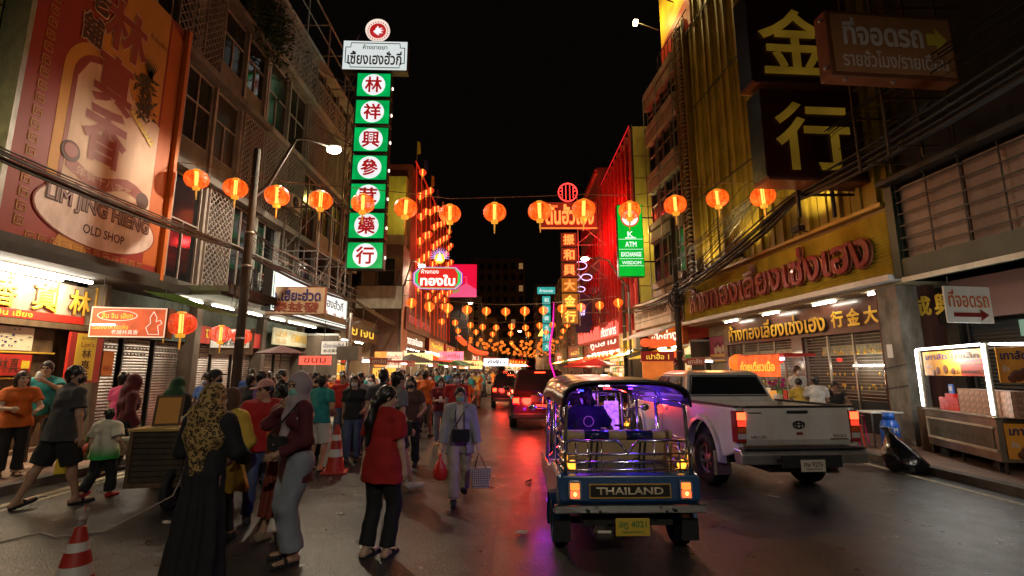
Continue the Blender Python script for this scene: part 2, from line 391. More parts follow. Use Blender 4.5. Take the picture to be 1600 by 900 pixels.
bL2 = terrace('grey five-storey building with roof railings behind the tall green sign', FL, 17.4, 28.3, [4.15, 7.5, 10.9, 14.1, 16.6], 6, FR2, SLAB2, WALLD,
              lat={(2, 2), (2, 3), (2, 4), (1, 1), (1, 0)}, spand={(1, 3), (1, 4)}, balcony=(0, 3), top_z=16.6, seed=5)
lattice(bL2, 17.6, 21.0, 14.2, 16.2, -.36, FR2, .3); lattice(bL2, 21.3, 28.0, 14.2, 15.3, -.34, FR2, .3)
lattice(bL1, 12.1, 13.2, 11.0, 13.3, -.30, FR1, .26)
# roof frame of the grey building
rf = MB()
for y in (17.6, 20, 22.5, 25, 28): rf.bar((y, -.2, 16.6), (y, -.2, 19.2), .04); rf.bar((y, 2.5, 16.6), (y, 2.5, 19.2), .04); rf.bar((y, -.2, 19.2), (y, 2.5, 19.2), .035)
rf.bar((17.6, -.2, 19.2), (28, -.2, 19.2), .04); rf.bar((17.6, -.2, 18), (28, -.2, 18), .03)
rf.build('roof_frame', FR2, bL2)
# air conditioners on the grey building
def aircon(parent, x, z):
    f = box('air_conditioner', CREAM, parent, x - .42, x + .42, -.66, -.33, z, z + .6, .02)
    g = MB(); g.lathe([(.22, 0), (.24, .02), (.05, .02)], 18, Matrix.Translation((x - .08, -.665, z + .3)) @ Matrix.Rotation(R(90), 4, 'X')); g.build('fan_grille', DARK, f)
aircon(bL2, 19.2, 8.2); aircon(bL2, 26.4, 11.4)
# creeper on the balcony of the pink-mullioned building
LEAF = mat('creeper_leaf', (.035, .07, .02), .7, var=.5, vscale=9)
def creeper(label, c, sz, n, seed, name='hanging_creeper'):
    rnd = random.Random(seed); m = MB()
    for i in range(n):
        p = Vector([rnd.gauss(0, .4) * s for s in sz]) + Vector(c); a = Vector((rnd.uniform(-1, 1), rnd.uniform(-1, 1), rnd.uniform(-.6, .6))).normalized(); u = a.cross(Vector((rnd.random(), rnd.random(), 1))).normalized()
        s = rnd.uniform(.05, .13); m.quad(p - a * s, p + u * s * .5, p + a * s, p - u * s * .5)
    o = m.build(name, LEAF, kind='stuff'); o['label'] = label; o['category'] = 'plant'; return o
creeper('green creeper hanging over the top balcony rail of the stained building', (-9.1, 16.6, 14.6), (.5, 1.8, 1.7), 1200, 4)
# yellow stone shop building at the edge
YST = wall_mat('yellow_stone', (.50, .44, .16), .3, .6)
b0 = thing('stone_building', 'pale yellow stone-faced building beside the red billboard', 'building', FL.o, FL.rz)
box('wall', YST, b0, -2.0, 8.5, .0, 6, 4.3, 20)
t = thing('flood_lamp', 'flood lamp added on the canopy to light the pale yellow stone wall', 'lamp', (-8.9, 6.9, 4.2)); box('housing', DARK, t, -.12, .12, -.15, .15, 0, .14); box('lamp_glass', glow('flood_yellow', (1, .75, .3), 6), t, -.1, .1, -.12, .12, .141, .15); point_light('flood_light', (-8.6, 6.9, 5.6), 45, (1, .9, .4), .1)  # unseen flood lamp added to brighten the yellow stone wall
for z in (5.6, 7.0, 8.4, 9.8, 11.2, 12.6):
    box('groove', DARK, b0, -2, 8.35, -.006, .02, z, z + .025)
box('corner_trim', STEEL, b0, 8.38, 8.52, -.12, -.003, 4.3, 14)
for z in (0, 1): box('groove', DARK, b0, 8.0 + .12 * z, 8.03 + .12 * z, -.006, .02, 4.3, 16)
# ---------------------------------------------------------------- big red billboard on the wall beside the shop of dried food
BB_RED = mat('billboard_red', (.29, .014, .006), .55, var=.18, vscale=.9)
BB_ORG = mat('billboard_orange', (.50, .11, .01), .55, var=.2, vscale=.8)
BB_YEL = mat('billboard_yellow', (.60, .27, .03), .6, var=.15, vscale=1)
BB_CRM = mat('billboard_cream', (.72, .50, .36), .6, var=.12, vscale=2, dirt=.15)
BB_INK = mat('billboard_brown_ink', (.07, .018, .008), .6)
BB_CHAR = mat('billboard_char_red', (.27, .03, .012), .55)
BB_OLV = mat('billboard_olive', (.07, .045, .008), .7, var=.5, vscale=8)
BB_OVAL = mat('billboard_oval', (.78, .60, .55), .6, var=.2, vscale=3, dirt=.2)
bb = thing('billboard', 'huge red and yellow brush-lettered billboard with a cream scroll and oval', 'billboard', FL.o, FL.rz)
YB = -.44
box('backing_panel', BB_RED, bb, 8.25, 12.22, YB, -.02, 3.98, 11.0, .01)
box('frame', mat('orange_edge', (.62, .15, .015), .5), bb, 12.22, 12.34, YB - .12, -.02, 3.95, 11.03, .01)
box('frame', STEEL, bb, 8.16, 8.25, YB - .06, -.02, 3.95, 11.03)
def flat(name, poly, m, lay): return MB().prism(poly, YB - .003 * lay, YB - .003 * lay + .002).build(name, m, bb)
flat('orange_field', [(11.72, 4.3), (12.22, 4.3), (12.22, 10.6), (11.72, 10.9)], BB_ORG, 1)
flat('yellow_field', [(10.0, 7.4), (11.65, 7.4), (11.65, 11.0), (10.35, 11.0), (10.1, 9.2), (9.2, 9.25), (9.9, 8.6)], BB_YEL, 1)
def arch(cx, w, z0, zc, x1, n=14):
    pts = [(cx - w / 2, z0), (x1, z0)]
    for i in range(n + 1): a = math.pi * i / n; r = w / 2; pts.append((cx + r * math.cos(a) if math.cos(a) < 0 else cx + (x1 - cx) * math.cos(a), zc + r * 1.05 * math.sin(a)))
    return pts
flat('scroll_border', arch(9.85, 1.7, 5.5, 7.85, 11.0), BB_YEL, 2); flat('scroll_edge', arch(9.9, 1.36, 5.5, 7.8, 10.9), BB_CHAR, 3)
flat('scroll_field', [(9.30, 5.5), (11.70, 5.5), (11.70, 7.85), (10.75, 8.1), (10.6, 8.35), (9.95, 8.42), (9.55, 8.25), (9.33, 7.8)], BB_CRM, 4)
m_ = MB(); rib = [(9.35 + .26 * i, 6.0 + .13 * math.sin(i * .9 + 2.2)) for i in range(9)]
for i in range(8): a, b = rib[i], rib[i + 1]; m_.prism([(a[0], a[1] - .30), (b[0], b[1] - .30), b, a], YB - .018, YB - .016)
m_.build('ribbon', BB_CHAR, bb); disc(bb, 9.42, YB - .018, 6.15, .22, BB_INK, 'ribbon_curl', t=.002); disc(bb, 9.42, YB - .022, 6.17, .16, BB_CHAR, 'ribbon_curl', t=.002); disc(bb, 11.45, YB - .018, 5.8, .2, BB_INK, 'ribbon_curl', t=.002)
letters('年餐十八字茶', BB_CRM, bb, 10.35, 5.72, .22, 1.5, YB - .02, .004, depth=.02)
def brush(ch, cx, z, h, w, m=BB_CHAR, edge=BB_CRM):
    letters(ch, edge, bb, cx, z - .03, h + .06, w + .05, YB - .016, .003, .045, name='letter_edge', depth=.02); letters(ch, m, bb, cx, z, h, w, YB - .021, .006, .032, name='letter', depth=.02)
brush('林', 10.37, 8.93, 1.25, 1.25); brush('真', 10.22, 7.52, 1.3, 1.1); brush('香', 10.18, 6.18, 1.35, 1.2)
brush('老', 9.55, 9.45, .62, .55, BB_INK); brush('舖', 9.5, 8.65, .68, .52, BB_INK)
letters('ลิ้มจินเฮียง', BB_INK, bb, 11.35, 9.95, .15, .62, YB - .01, .004, depth=.02)
rnd = random.Random(5); m_ = MB(); cx, cz = 11.1, 8.45
for i in range(120):
    t_ = rnd.random(); px_ = cx + rnd.gauss(0, .13) + .10 * math.sin(t_ * 7); pz_ = cz - .65 + 1.1 * t_; a = rnd.uniform(0, 6.28); L_ = rnd.uniform(.08, .22)
    dx, dz = math.cos(a) * L_, math.sin(a) * L_; m_.prism([(px_ - dz * .25, pz_ + dx * .25), (px_ + dz * .25, pz_ - dx * .25), (px_ + dx, pz_ + dz)], YB - .02 - i * .0001, YB - .018)
for i in range(9): a = R(60 + i * 9); m_.prism([(11.15, 8.9), (11.22, 8.9), (11.18 + .5 * math.cos(a), 8.9 + .6 * math.sin(a))], YB - .035, YB - .034)
m_.build('dragon_emblem', BB_OLV, bb, kind='stuff'); m_ = MB()
for i in range(9): x = 10.7 + i * .085; z = 7.75 - .06 * i; m_.prism([(x, z), (x + .1, z - .05), (x + .17, z + .14)], YB - .037, YB - .036)
m_.build('dragon_claw', YELP, bb)
n = 40; oc = (10.40, 4.95)
flat('oval_edge', [(oc[0] + 1.59 * math.cos(6.2832 * i / n), oc[1] + .66 * math.sin(6.2832 * i / n)) for i in range(n)], BB_CHAR, 7)
flat('oval', [(oc[0] + 1.55 * math.cos(6.2832 * i / n), oc[1] + .63 * math.sin(6.2832 * i / n)) for i in range(n)], BB_OVAL, 8)
letters('LIM JING HIENG', BB_INK, bb, oc[0], oc[1] - .04, .46, 2.72, YB - .03, .004, .06, depth=.02); letters('LIM JING HIENG', mat('letter_mauve', (.34, .22, .22), .6), bb, oc[0], oc[1] - .005, .39, 2.66, YB - .036, .004, .0, depth=.02)
letters('OLD SHOP', BB_INK, bb, oc[0] + .1, oc[1] - .37, .20, 1.1, YB - .03, .004, .012, depth=.02)
# key-pattern border
m_ = MB(); KY = YB - .012
def key_unit(x, z, s):
    for (a, b, c, d) in ((0, 1, .88, 1), (0, .12, 0, 1), (.0, 1, 0, .12), (.88, 1, 0, .65), (.3, 1, .55, .65), (.3, .4, .3, .62)): m_.box(x + a * s, x + b * s, KY, KY + .006, z + c * s, z + d * s)
for i in range(26): key_unit(8.55, 4.35 + i * .27, .18)
for i in range(12): key_unit(8.8 + i * .25, 4.12, .17)
m_.build('key_border', mat('billboard_ochre', (.46, .20, .03), .6), bb, kind='stuff')
flat('ochre_patch', [(9.3, 4.05), (10.2, 4.05), (9.9, 4.6), (9.6, 4.75)], BB_YEL, 3)
# dark soffit under the board
b_ = thing('shop_canopy', 'dark deep canopy soffit over the dried-food shop under the billboard', 'canopy', FL.o, FL.rz)
box('soffit', mat('dark_soffit', (.045, .04, .035), .8, var=.3), b_, -2, 12.9, -.9, .6, 3.70, 3.9)
box('fascia_beam', mat('dark_beam', (.05, .042, .035), .7, var=.3), b_, -2, 12.9, -.55, .3, 3.903, 4.14)
# ---------------------------------------------------------------- ground-floor shops under the left-hand terrace
SHUT = mat('shutter_steel', (.40, .34, .30), .38, metal=.55, var=.35, vscale=2, dirt=.4)
PIER = wall_mat('shop_pier', (.14, .10, .07), .5)
def shutter(parent, x0, x1, z0, z1, y, m=SHUT, pitch=.075, holes=True):
    b = MB(); n = int((z1 - z0) / pitch); b.smooth = False
    for i in range(n):
        z = z0 + i * pitch
        b.quad((x0, y, z), (x1, y, z), (x1, y - .022, z + pitch * .45), (x0, y - .022, z + pitch * .45))
        b.quad((x0, y - .022, z + pitch * .45), (x1, y - .022, z + pitch * .45), (x1, y, z + pitch), (x0, y, z + pitch))
    o = b.build('roller_shutter', m, parent)
    if holes:
        h = MB()
        for r in range(3):
            for k in range(int((x1 - x0) / .12)):
                x = x0 + .06 + k * .12 + (r % 2) * .05; h.box(x - .02, x + .025, y - .027, y - .01, z1 - .12 - r * .15, z1 - .09 - r * .15)
        h.build('vent_slot', BLACKP, o)
    box('guide_rail', DARK, parent, x0 - .05, x0, y - .06, y + .05, z0, z1)
    return o
sh = thing('shuttered_shopfront', 'row of closed brown roller shutters between dark piers along the pavement', 'shopfront', FL.o, FL.rz)
box('back_wall', PIER, sh, 8.6, 22.6, .62, .75, .12, 3.7)
for x in (11.2, 14.85, 18.9, 22.4): box('pier', PIER, sh, x, x + .28, .1, .61, .12, 3.69)
for (a, b) in ((11.5, 12.5), (12.6, 13.6), (13.7, 14.8), (15.2, 16.3), (16.35, 17.5), (17.55, 18.85), (19.2, 20.6), (20.7, 22.35)):
    shutter(sh, a + .03, b - .03, .14, 2.55, .5)
box('lintel', mat('lintel_green', (.10, .12, .09), .8, var=.5), sh, 11.2, 22.4, .35, .6, 2.56, 3.69)
box('soffit', mat('shop_soffit', (.17, .16, .12), .8, var=.4), sh, 12.95, 22.7, -1.7, .3, 3.72, 3.82)
for (x, l) in ((13.0, 1.1), (14.6, 1.1), (16.6, .9), (18.2, 1.1), (19.7, 1.3), (21.2, 1.2)):
    o = MB().tube([(x, -.5, 3.66), (x + l, -.5, 3.66)], .025, 6).build('tube_lamp', TUBE, sh)
for Y in (14.6, 17.6, 20.8): area_light('canopy_tube_light', '', (-8.9, Y, 3.6), 80, (1, .90, .72), .3, 2.6, (0, R(-30), 0))
# dried-food shop
ds = thing('dried_food_shop', 'brightly lit dried-food shop with golden characters on its glass front', 'shop', FL.o, FL.rz)
box('back_wall', mat('shop_back', (.45, .30, .16), .7, var=.4), ds, 5.0, 11.2, 1.4, 1.5, .12, 3.7)
box('side_wall', PIER, ds, 11.21, 11.35, -.1, 1.5, .12, 3.69)
box('floor_step', PAVE, ds, 5, 11.2, .0, 1.4, .12, .2)
GLS = mat('shop_glass', (.35, .28, .22), .12, var=.5, vscale=2, spec=.7)
for k in range(5):
    x = 6.3 + k * .98; box('upper_glass', GLS, ds, x, x + .95, .10, .115, 2.72, 3.55); box('glass_rail', GOLDP, ds, x + .95, x + .98, .08, .13, 2.72, 3.6)
box('shelf_beam', WOOD, ds, 5, 11.2, .0, .25, 2.58, 2.70)
for i, ch in enumerate('肉香真林'):
    letters(ch, BB_INK, ds, 8.28 + i * .82, 2.90, .58, .56, .075, .01, .03, name='letter_edge'); letters(ch, GOLDP, ds, 8.28 + i * .82, 2.91, .55, .52, .06, .04, .02, name='letter')
box('red_header', REDP, ds, 6.3, 10.9, .05, .09, 2.72, 2.88)
letters('ลิ้ม จิน เฮียง', YELP, ds, 9.2, 2.75, .12, 1.0, .045, .004)
for (x0, x1, z) in ((6.2, 10.6, 3.62), (6.5, 9.9, 3.55)):
    MB().tube([(x0, -.25, z), (x1, -.25, z)], .035, 6).build('tube_lamp', TUBE, ds)
area_light('shop_light', '', (-9.15, 8.6, 3.5), 230, (1, .80, .48), .4, 3.6, (0, R(25), 0))
# display cases with boxes and pictures
box('display_case', WOOD, ds, 8.9, 10.35, .15, .6, .2, 2.57)
for z in (1.55, 2.05): box('shelf', GOLDP, ds, 8.9, 10.35, .08, .15, z, z + .03)
p = box('picture', CREAM, ds, 9.15, 9.85, .10, .14, 2.1, 2.55); b2 = MB()
for i in range(16): a = rnd.random() * .6 + 9.2; z = rnd.uniform(2.15, 2.5); b2.box(a, a + rnd.uniform(.01, .05), .09, .098, z, z + rnd.uniform(.01, .04))
b2.build('ink_mark', NAVYP, ds)
p = box('gift_box', REDP, ds, 9.15, 9.85, .06, .14, 1.62, 2.02); letters('林真', BB_INK, ds, 9.4, 1.68, .28, .4, .055, .004); box('seal', YELP, ds, 9.65, 9.8, .04, .055, 1.75, 1.9)
for i in range(34):
    x = rnd.uniform(6.4, 9.0); z = rnd.choice([.9, 1.25, 1.6, 1.95, 2.3]); w = rnd.uniform(.12, .26)
    box('goods_box', rnd.choice([REDP, YELP, BB_ORG, CREAM, GOLDP, WOOD]), ds, x, x + w, .3 + rnd.uniform(0, .3), .65, z, z + rnd.uniform(.14, .28))
for z in (.85, 1.2, 1.55, 1.9, 2.25): box('shelf', WOOD, ds, 6.2, 9.1, .25, .7, z, z + .04)
# tall yellow banner with vertical characters
vb = thing('vertical_banner', 'yellow vertical banner with three black characters and red edges by the shutters', 'banner', FL.o + Vector((.15, 0, 0)), FL.rz)
box('board', REDP, vb, 10.35, 11.18, -.06, 0, 1.45, 2.52); box('yellow_field', YELP, vb, 10.5, 11.0, -.066, -.061, 1.5, 2.5)
for i, ch in enumerate('林真香'): letters(ch, BB_INK, vb, 10.77, 1.98 - i * .24, .2, .24, -.072, .003, .008, name='letter')
letters("Lim's", BB_CHAR, vb, 10.77, 2.22, .11, .32, -.072, .003, .006); letters('ลิ้ม จิน เฮียง', BB_INK, vb, 10.77, 2.38, .07, .34, -.072, .003)
nt = thing('paper_notice', 'small orange paper notice hanging beside the yellow vertical banner', 'notice', FL.o + Vector((.15, 0, 0)), FL.rz)
box('sheet', mat('notice_orange', (.7, .22, .04), .7), nt, 11.25, 11.55, -.05, -.03, 1.6, 2.15); letters('茶餐年', REDP, nt, 11.4, 1.7, .12, .22, -.055, .003)
# slanting red signboard with the seated figure drawing
c1 = at_y(130, 527, 10.2); c2 = at_y(233, 540, 10.6)
hs = thing('hanging_shop_sign', 'red lit shop sign with yellow Thai oval and pale line drawing over the shutters', 'sign', (-8.2, 10.45, 0), R(12))
LITRED = glow('lit_red_board', (.80, .115, .03), .75, .3, 3)
box('sign_box', mat('sign_side_brown', (.10, .04, .02), .6), hs, -.72, .74, .01, .30, 2.40, 3.06, .01)
box('board', LITRED, hs, -.71, .71, -.005, .008, 2.41, 3.05)
fr_ = MB()
for q in ((-.71, .71, 2.41, 2.435), (-.71, .71, 3.025, 3.05), (-.71, -.69, 2.435, 3.025), (.69, .71, 2.435, 3.025)): fr_.box(q[0], q[1], -.012, -.006, q[2], q[3])
fr_.build('border', glow('lit_cream', (1, .75, .5), .8), hs)
LITYEL = glow('lit_yellow', (1, .62, .06), 1.0); LITCRM = glow('lit_cream2', (1, .80, .6), 1.0)
n = 26; e_ = MB()
for i in range(n):
    a, b = 6.2832 * i / n, 6.2832 * (i + 1) / n; e_.bar((-.22 + .37 * math.cos(a), -.012, 2.87 + .11 * math.sin(a)), (-.22 + .37 * math.cos(b), -.012, 2.87 + .11 * math.sin(b)), .008)
e_.build('oval_ring', LITCRM, hs); letters('ลิ้ม จิน เฮียง', LITYEL, hs, -.22, 2.81, .13, .58, -.012, .004, .01)
letters('เรื่องอาหารแห้ง', LITYEL, hs, -.32, 2.58, .11, .65, -.012, .004); letters('老舖林真香', LITCRM, hs, -.05, 2.47, .1, .5, -.012, .004)
m_ = MB()
figp = [(.40, 2.48), (.34, 2.62), (.42, 2.72), (.40, 2.84), (.46, 2.97), (.53, 2.84), (.52, 2.75), (.60, 2.79), (.64, 2.72), (.56, 2.66), (.60, 2.48), (.40, 2.48)]
for a, b in zip(figp, figp[1:]): m_.bar((a[0], -.012, a[1]), (b[0], -.012, b[1]), .007)
m_.build('line_drawing', LITCRM, hs)
MB().tube([(-.62, -.10, 2.66), (-.2, -.10, 2.665)], .014, 6).build('tube_lamp', TUBEW, hs)
for x in (-.6, .6): MB().bar((x, .1, 3.05), (x, .1, 3.71), .008).build('hanger', DARK, hs)
# yellow-on-red fascia banner
fb = thing('shop_banner', 'red banner with bold yellow Thai letters above the middle shutters', 'banner', FL.o, FL.rz)
box('cloth', REDP, fb, 15.0, 19.0, .18, .22, 2.56, 3.1); letters('โชคดีรุ่งเรือง', YELP, fb, 16.9, 2.66, .36, 2.9, .17, .006, .02)
fw = thing('fascia_sign', 'cream fascia with golden Chinese and Thai letters over pale shutters', 'sign', FL.o, FL.rz)
box('board', mat('fascia_cream', (.62, .58, .40), .5, var=.2), fw, 19.4, 24.4, -.06, -.01, 2.75, 3.42)
letters('เฮ่วกี่', GOLDP, fw, 20.1, 3.08, .26, .9, -.07, .01, .012); letters('TEL.2222', GOLDP, fw, 20.1, 2.84, .15, .9, -.07, .01); letters('行藥參茸興祥林行', GOLDP, fw, 22.5, 2.92, .36, 3.0, -.07, .02, .02)
ws = thing('small_shop_sign', 'small white sign with dark letters behind the round red lanterns', 'sign', (-8.55, 14.9, 0), R(6))
box('board', WHITEP, ws, -.55, .55, 0, .05, 2.4, 2.95); letters('เฮ่วด', NAVYP, ws, .2, 2.72, .15, .55, -.006, .004, .01); letters('榮益發', BLACKP, ws, .1, 2.46, .2, .8, -.006, .004, .01)
box('board_back', WOOD, ws, -.6, .6, .051, .25, 2.2, 2.98)
# green sheet awning scrap and beam above the lanterns
ga = thing('green_awning', 'torn bright green plastic awning sheet under the dark eaves', 'awning', (0, 0, 0))
m_ = MB(); m_.smooth = True
ra = [(-8.6, 11.3, 3.55), (-8.5, 12.4, 3.42), (-8.35, 13.6, 3.33), (-8.3, 14.6, 3.32)]; rb = [(-7.95, 11.5, 3.50), (-7.8, 12.5, 3.33), (-7.75, 13.5, 3.28), (-7.9, 14.5, 3.30)]
for i in range(3): m_.quad(ra[i], rb[i], rb[i + 1], ra[i + 1]); m_.quad(*[Vector(q) + Vector((0, 0, -.006)) for q in (ra[i + 1], rb[i + 1], rb[i], ra[i])])
m_.build('sheet', mat('green_plastic', (.12, .42, .05), .5), ga); MB().bar(ra[0], ra[3], .02).build('batten', WOOD, ga)

# ---------------------------------------------------------------- projecting signs

def board(label, loc, rz, w, z0, z1, m, edge=DARK, dep=.16, name='signboard', group=None):
    t = thing(name, label, 'sign', loc, rz, group)
    box('cabinet', edge, t, -w / 2 - .03, w / 2 + .03, .006, dep, z0 - .03, z1 + .03, .008)
    box('face', m, t, -w / 2, w / 2, -.004, .005, z0, z1); return t
k = board('tan hanging sign with navy Thai and brown Chinese letters before the white lit sign', (-6.95, 15.6, 0), R(4), 1.78, 3.52, 4.36, mat('tan_board', (.46, .33, .21), .6, var=.15, dirt=.2), edge=mat('tan_edge', (.25, .10, .05), .6))
letters('ฉ.เฮียะฮ่วด', NAVYP, k, 0, 3.93, .40, 1.55, -.008, .006, .03); letters('榮益發', mat('brown_char', (.20, .035, .015), .6), k, 0, 3.56, .34, 1.5, -.008, .006, .03)
for x in (-.8, .8): MB().bar((x, .08, 4.39), (x, .08, 5.0), .012).build('hanger', DARK, k)
FS = Frame(-7.62, 0, R(90))
LITW = glow('lit_white_face', (.86, .95, .90), 1.05)
k = board('long white lit sign with green border set parallel to the street', (-7.62, 18.9, 0), R(90), 7.1, 3.62, 4.95, LITW, dep=.3)
b_ = MB()
for (a, b, c, d) in ((-3.5, 3.5, 3.68, 3.72), (-3.5, 3.5, 4.86, 4.9), (-3.5, -3.46, 3.72, 4.86), (3.46, 3.5, 3.72, 4.86)): b_.box(a, b, -.012, -.005, c, d)
b_.build('border', GREENP, k); letters('เซี้ยงเฮงฮั่วกี่', NAVYP, k, 1.2, 4.32, .42, 3.6, -.01, .005, .015)
for i, ch in enumerate('行藥茸參興祥林'): letters(ch, REDP, k, -2.9 + i * .98, 3.82, .36, .38, -.01, .005, .015, name='letter')
c_ = thing('shop_canopy', 'long projecting concrete canopy carrying the white lit sign', 'canopy', FL.o, FL.rz)
box('slab', SLAB2, c_, 12.95, 28.2, -1.9, -.36, 3.83, 3.98); box('edge_beam', DARK, c_, 12.95, 28.2, -1.95, -1.903, 3.76, 4.02)
MB().tube([(24.6 , -1.2, 3.7), (27.4, -1.2, 3.7)], .03, 6).build('tube_lamp', TUBE, c_)
k = board('small white sign with dark Thai line below the long canopy', (-7.1, 19.6, 0), R(3), .95, 2.36, 2.88, WHITEP)
letters('เฮี่ยงเซ่งฮั่วที่', NAVYP, k, 0, 2.62, .18, .8, -.008, .005, .01); letters('泰成藥材行', BLACKP, k, 0, 2.43, .13, .8, -.008, .005, .008)
for x in (-.4, .4): MB().bar((x, .08, 2.9), (x, .08, 3.7), .012).build('hanger', DARK, k)
k = board('blank weathered beige sign panel with two lanterns hanging before it', (-7.0, 25.5, 0), R(2), 2.4, 4.95, 6.15, mat('beige_blank', (.72, .66, .52), .7, var=.15, dirt=.3), dep=.25)
for x in (-1, 1): MB().bar((x, .1, 6.15), (x, .1, 7.0), .03).build('hanger', DARK, k)
MB().bar((-2.6, .12, 6.0), (-1.2, .12, 6.0), .04).build('bracket', DARK, k)

# tall green sign with eight panels
gs = thing('tall_green_sign', 'tall vertical green lit sign of seven round-framed red characters', 'sign', (-6.78, 22.0, 0), R(2))
LITG = glow('lit_green', (.0, .42, .085), .95, .28, 1.1); LITWD = glow('lit_white_disc', (.93, .93, .95), .98, .1, 1.6); SREDI = glow('lit_red_ink', (.62, .01, .012), .55); GRNI = mat('green_ink', (.0, .12, .04), .5)
for i, ch in enumerate('林祥興參茸藥行'):
    z0 = 14.93 - i * 1.43; p = box('panel_cabinet', DARK, gs, -.84, .84, .02, .55, z0 - .02, z0 + 1.26, .01)
    box('panel_face', LITG, p, -.80, .80, .0, .018, z0 + .02, z0 + 1.22)
    disc(p, 0, -.008, z0 + .62, .56, LITWD)
    letters(ch, SREDI, p, .0, z0 + .20, .84, .84, -.03, .01, .025, name='letter')
    box('side_lamp', glow('small_side_lamp', (1, .8, .6), 4), gs, .86, .90, .2, .28, z0 + .5, z0 + .62)
p = box('header_cabinet', DARK, gs, -1.62, 1.60, .02, .5, 16.33, 17.95, .01); box('header_face', glow('lit_header', (.80, .86, .84), .85), p, -1.58, 1.56, .0, .018, 16.37, 17.91)
b_ = MB()
for (a, b, c, d) in ((-1.2, 1.2, 16.46, 16.5), (-1.2, 1.2, 17.78, 17.82), (-1.48, -1.44, 16.72, 17.56), (1.42, 1.46, 16.72, 17.56)): b_.box(a, b, -.008, -.001, c, d)
for sx in (-1, 1):
    for sz in (0, 1):
        zz = 16.48 if sz == 0 else 17.80; z2 = 16.72 if sz == 0 else 17.56; b_.bar((sx * 1.2, -.005, zz), (sx * 1.22, -.005, z2), .02); b_.bar((sx * 1.22, -.005, z2), (sx * 1.46, -.005, z2), .02)
b_.build('border', GRNI, p); letters('เซี้ยงเฮงฮั่วกี่', mat('maroon_ink', (.12, .005, .01), .5), p, -.02, 16.62, .74, 2.65, -.02, .006, .02); letters('ห้างขายยา', GRNI, p, -.02, 17.45, .27, 1.2, -.02, .006, .012)
d = MB(); Mx = Matrix.Translation((0.05, .1, 18.55)) @ Matrix.Rotation(R(90), 4, 'X'); d.lathe([(.001, .0), (.6, .0), (.6, .12)], 36, Mx); e_ = d.build('emblem_disc', glow('emblem_cream', (1, .86, .74), .85), gs)
d = MB(); d.lathe([(.001, .0), (.41, .0), (.41, .02)], 32, Matrix.Translation((0.05, .08, 18.55)) @ Matrix.Rotation(R(90), 4, 'X')); d.build('emblem_field', glow('emblem_red', (.55, .012, .012), .8), e_)
d = MB()
for i in range(24): a = 6.2832 * i / 24; d.box(.05 + .5 * math.cos(a) - .02, .05 + .5 * math.cos(a) + .02, .07, .098, 18.55 + .5 * math.sin(a) - .03, 18.55 + .5 * math.sin(a) + .03)
d.build('emblem_mark', SREDI, e_)
d = MB(); d.prism([(-.18, 18.5), (-.02, 18.36), (.12, 18.28), (.10, 18.4), (.3, 18.42), (.18, 18.5), (.34, 18.58), (.16, 18.6), (.28, 18.72), (.1, 18.68), (.05, 18.82), (-.05, 18.68), (-.1, 18.56)], .05, .06)
d.build('bird_mark', LITWD, e_)
st = MB()
for x in (-1.3, -.95): st.bar((x, .35, 4.5), (x, .35, 18), .04)
for i in range(14): st.bar((-1.3, .35, 4.6 + i), (-.95, .35, 5.5 + i), .025)
for z in (6.5, 9.5, 12.5, 15.5): st.bar((-2.7, .4, z), (-.84, .4, z), .04); st.bar((-2.7, .4, z + 1), (-.9, .4, z), .03)
st.bar((0, .3, 17.9), (.05, .3, 18.3), .06); st.build('steel_lattice', STEEL, gs)
# steel scaffold tower beside the sign on the grey building
sc_ = thing('scaffold_tower', 'thin steel scaffold frame standing against the grey building under the green sign', 'scaffold', (-8.4, 19.6, 0))
m_ = MB()
for x in (-.7, .7):
    for y in (-.7, .7): m_.bar((x, y, 4.0), (x, y, 8.2), .03)
for z in (5, 6.4, 8.2):
    m_.bar((-.7, -.7, z), (.7, -.7, z), .03); m_.bar((-.7, .7, z), (.7, .7, z), .03); m_.bar((.7, -.7, z), (.7, .7, z), .03); m_.bar((-.7, -.7, z), (-.7, .7, z), .03)
m_.bar((.7, -.7, 5), (.7, .7, 6.4), .02); m_.bar((-.7, -.7, 6.4), (.7, -.7, 8.2), .02); m_.build('tube_frame', STEEL, sc_)
m_ = MB()
for z in (5.1, 5.4, 5.7): m_.bar((.6, -4, z), (.6, 8, z), .02)
for y in range(-4, 9, 2): m_.bar((.6, y, 4.0), (.6, y, 5.7), .018)
m_.bar((1, 6.5, 4.0), (1, 8, 5.0), .02); m_.build('canopy_rail', STEEL, sc_)

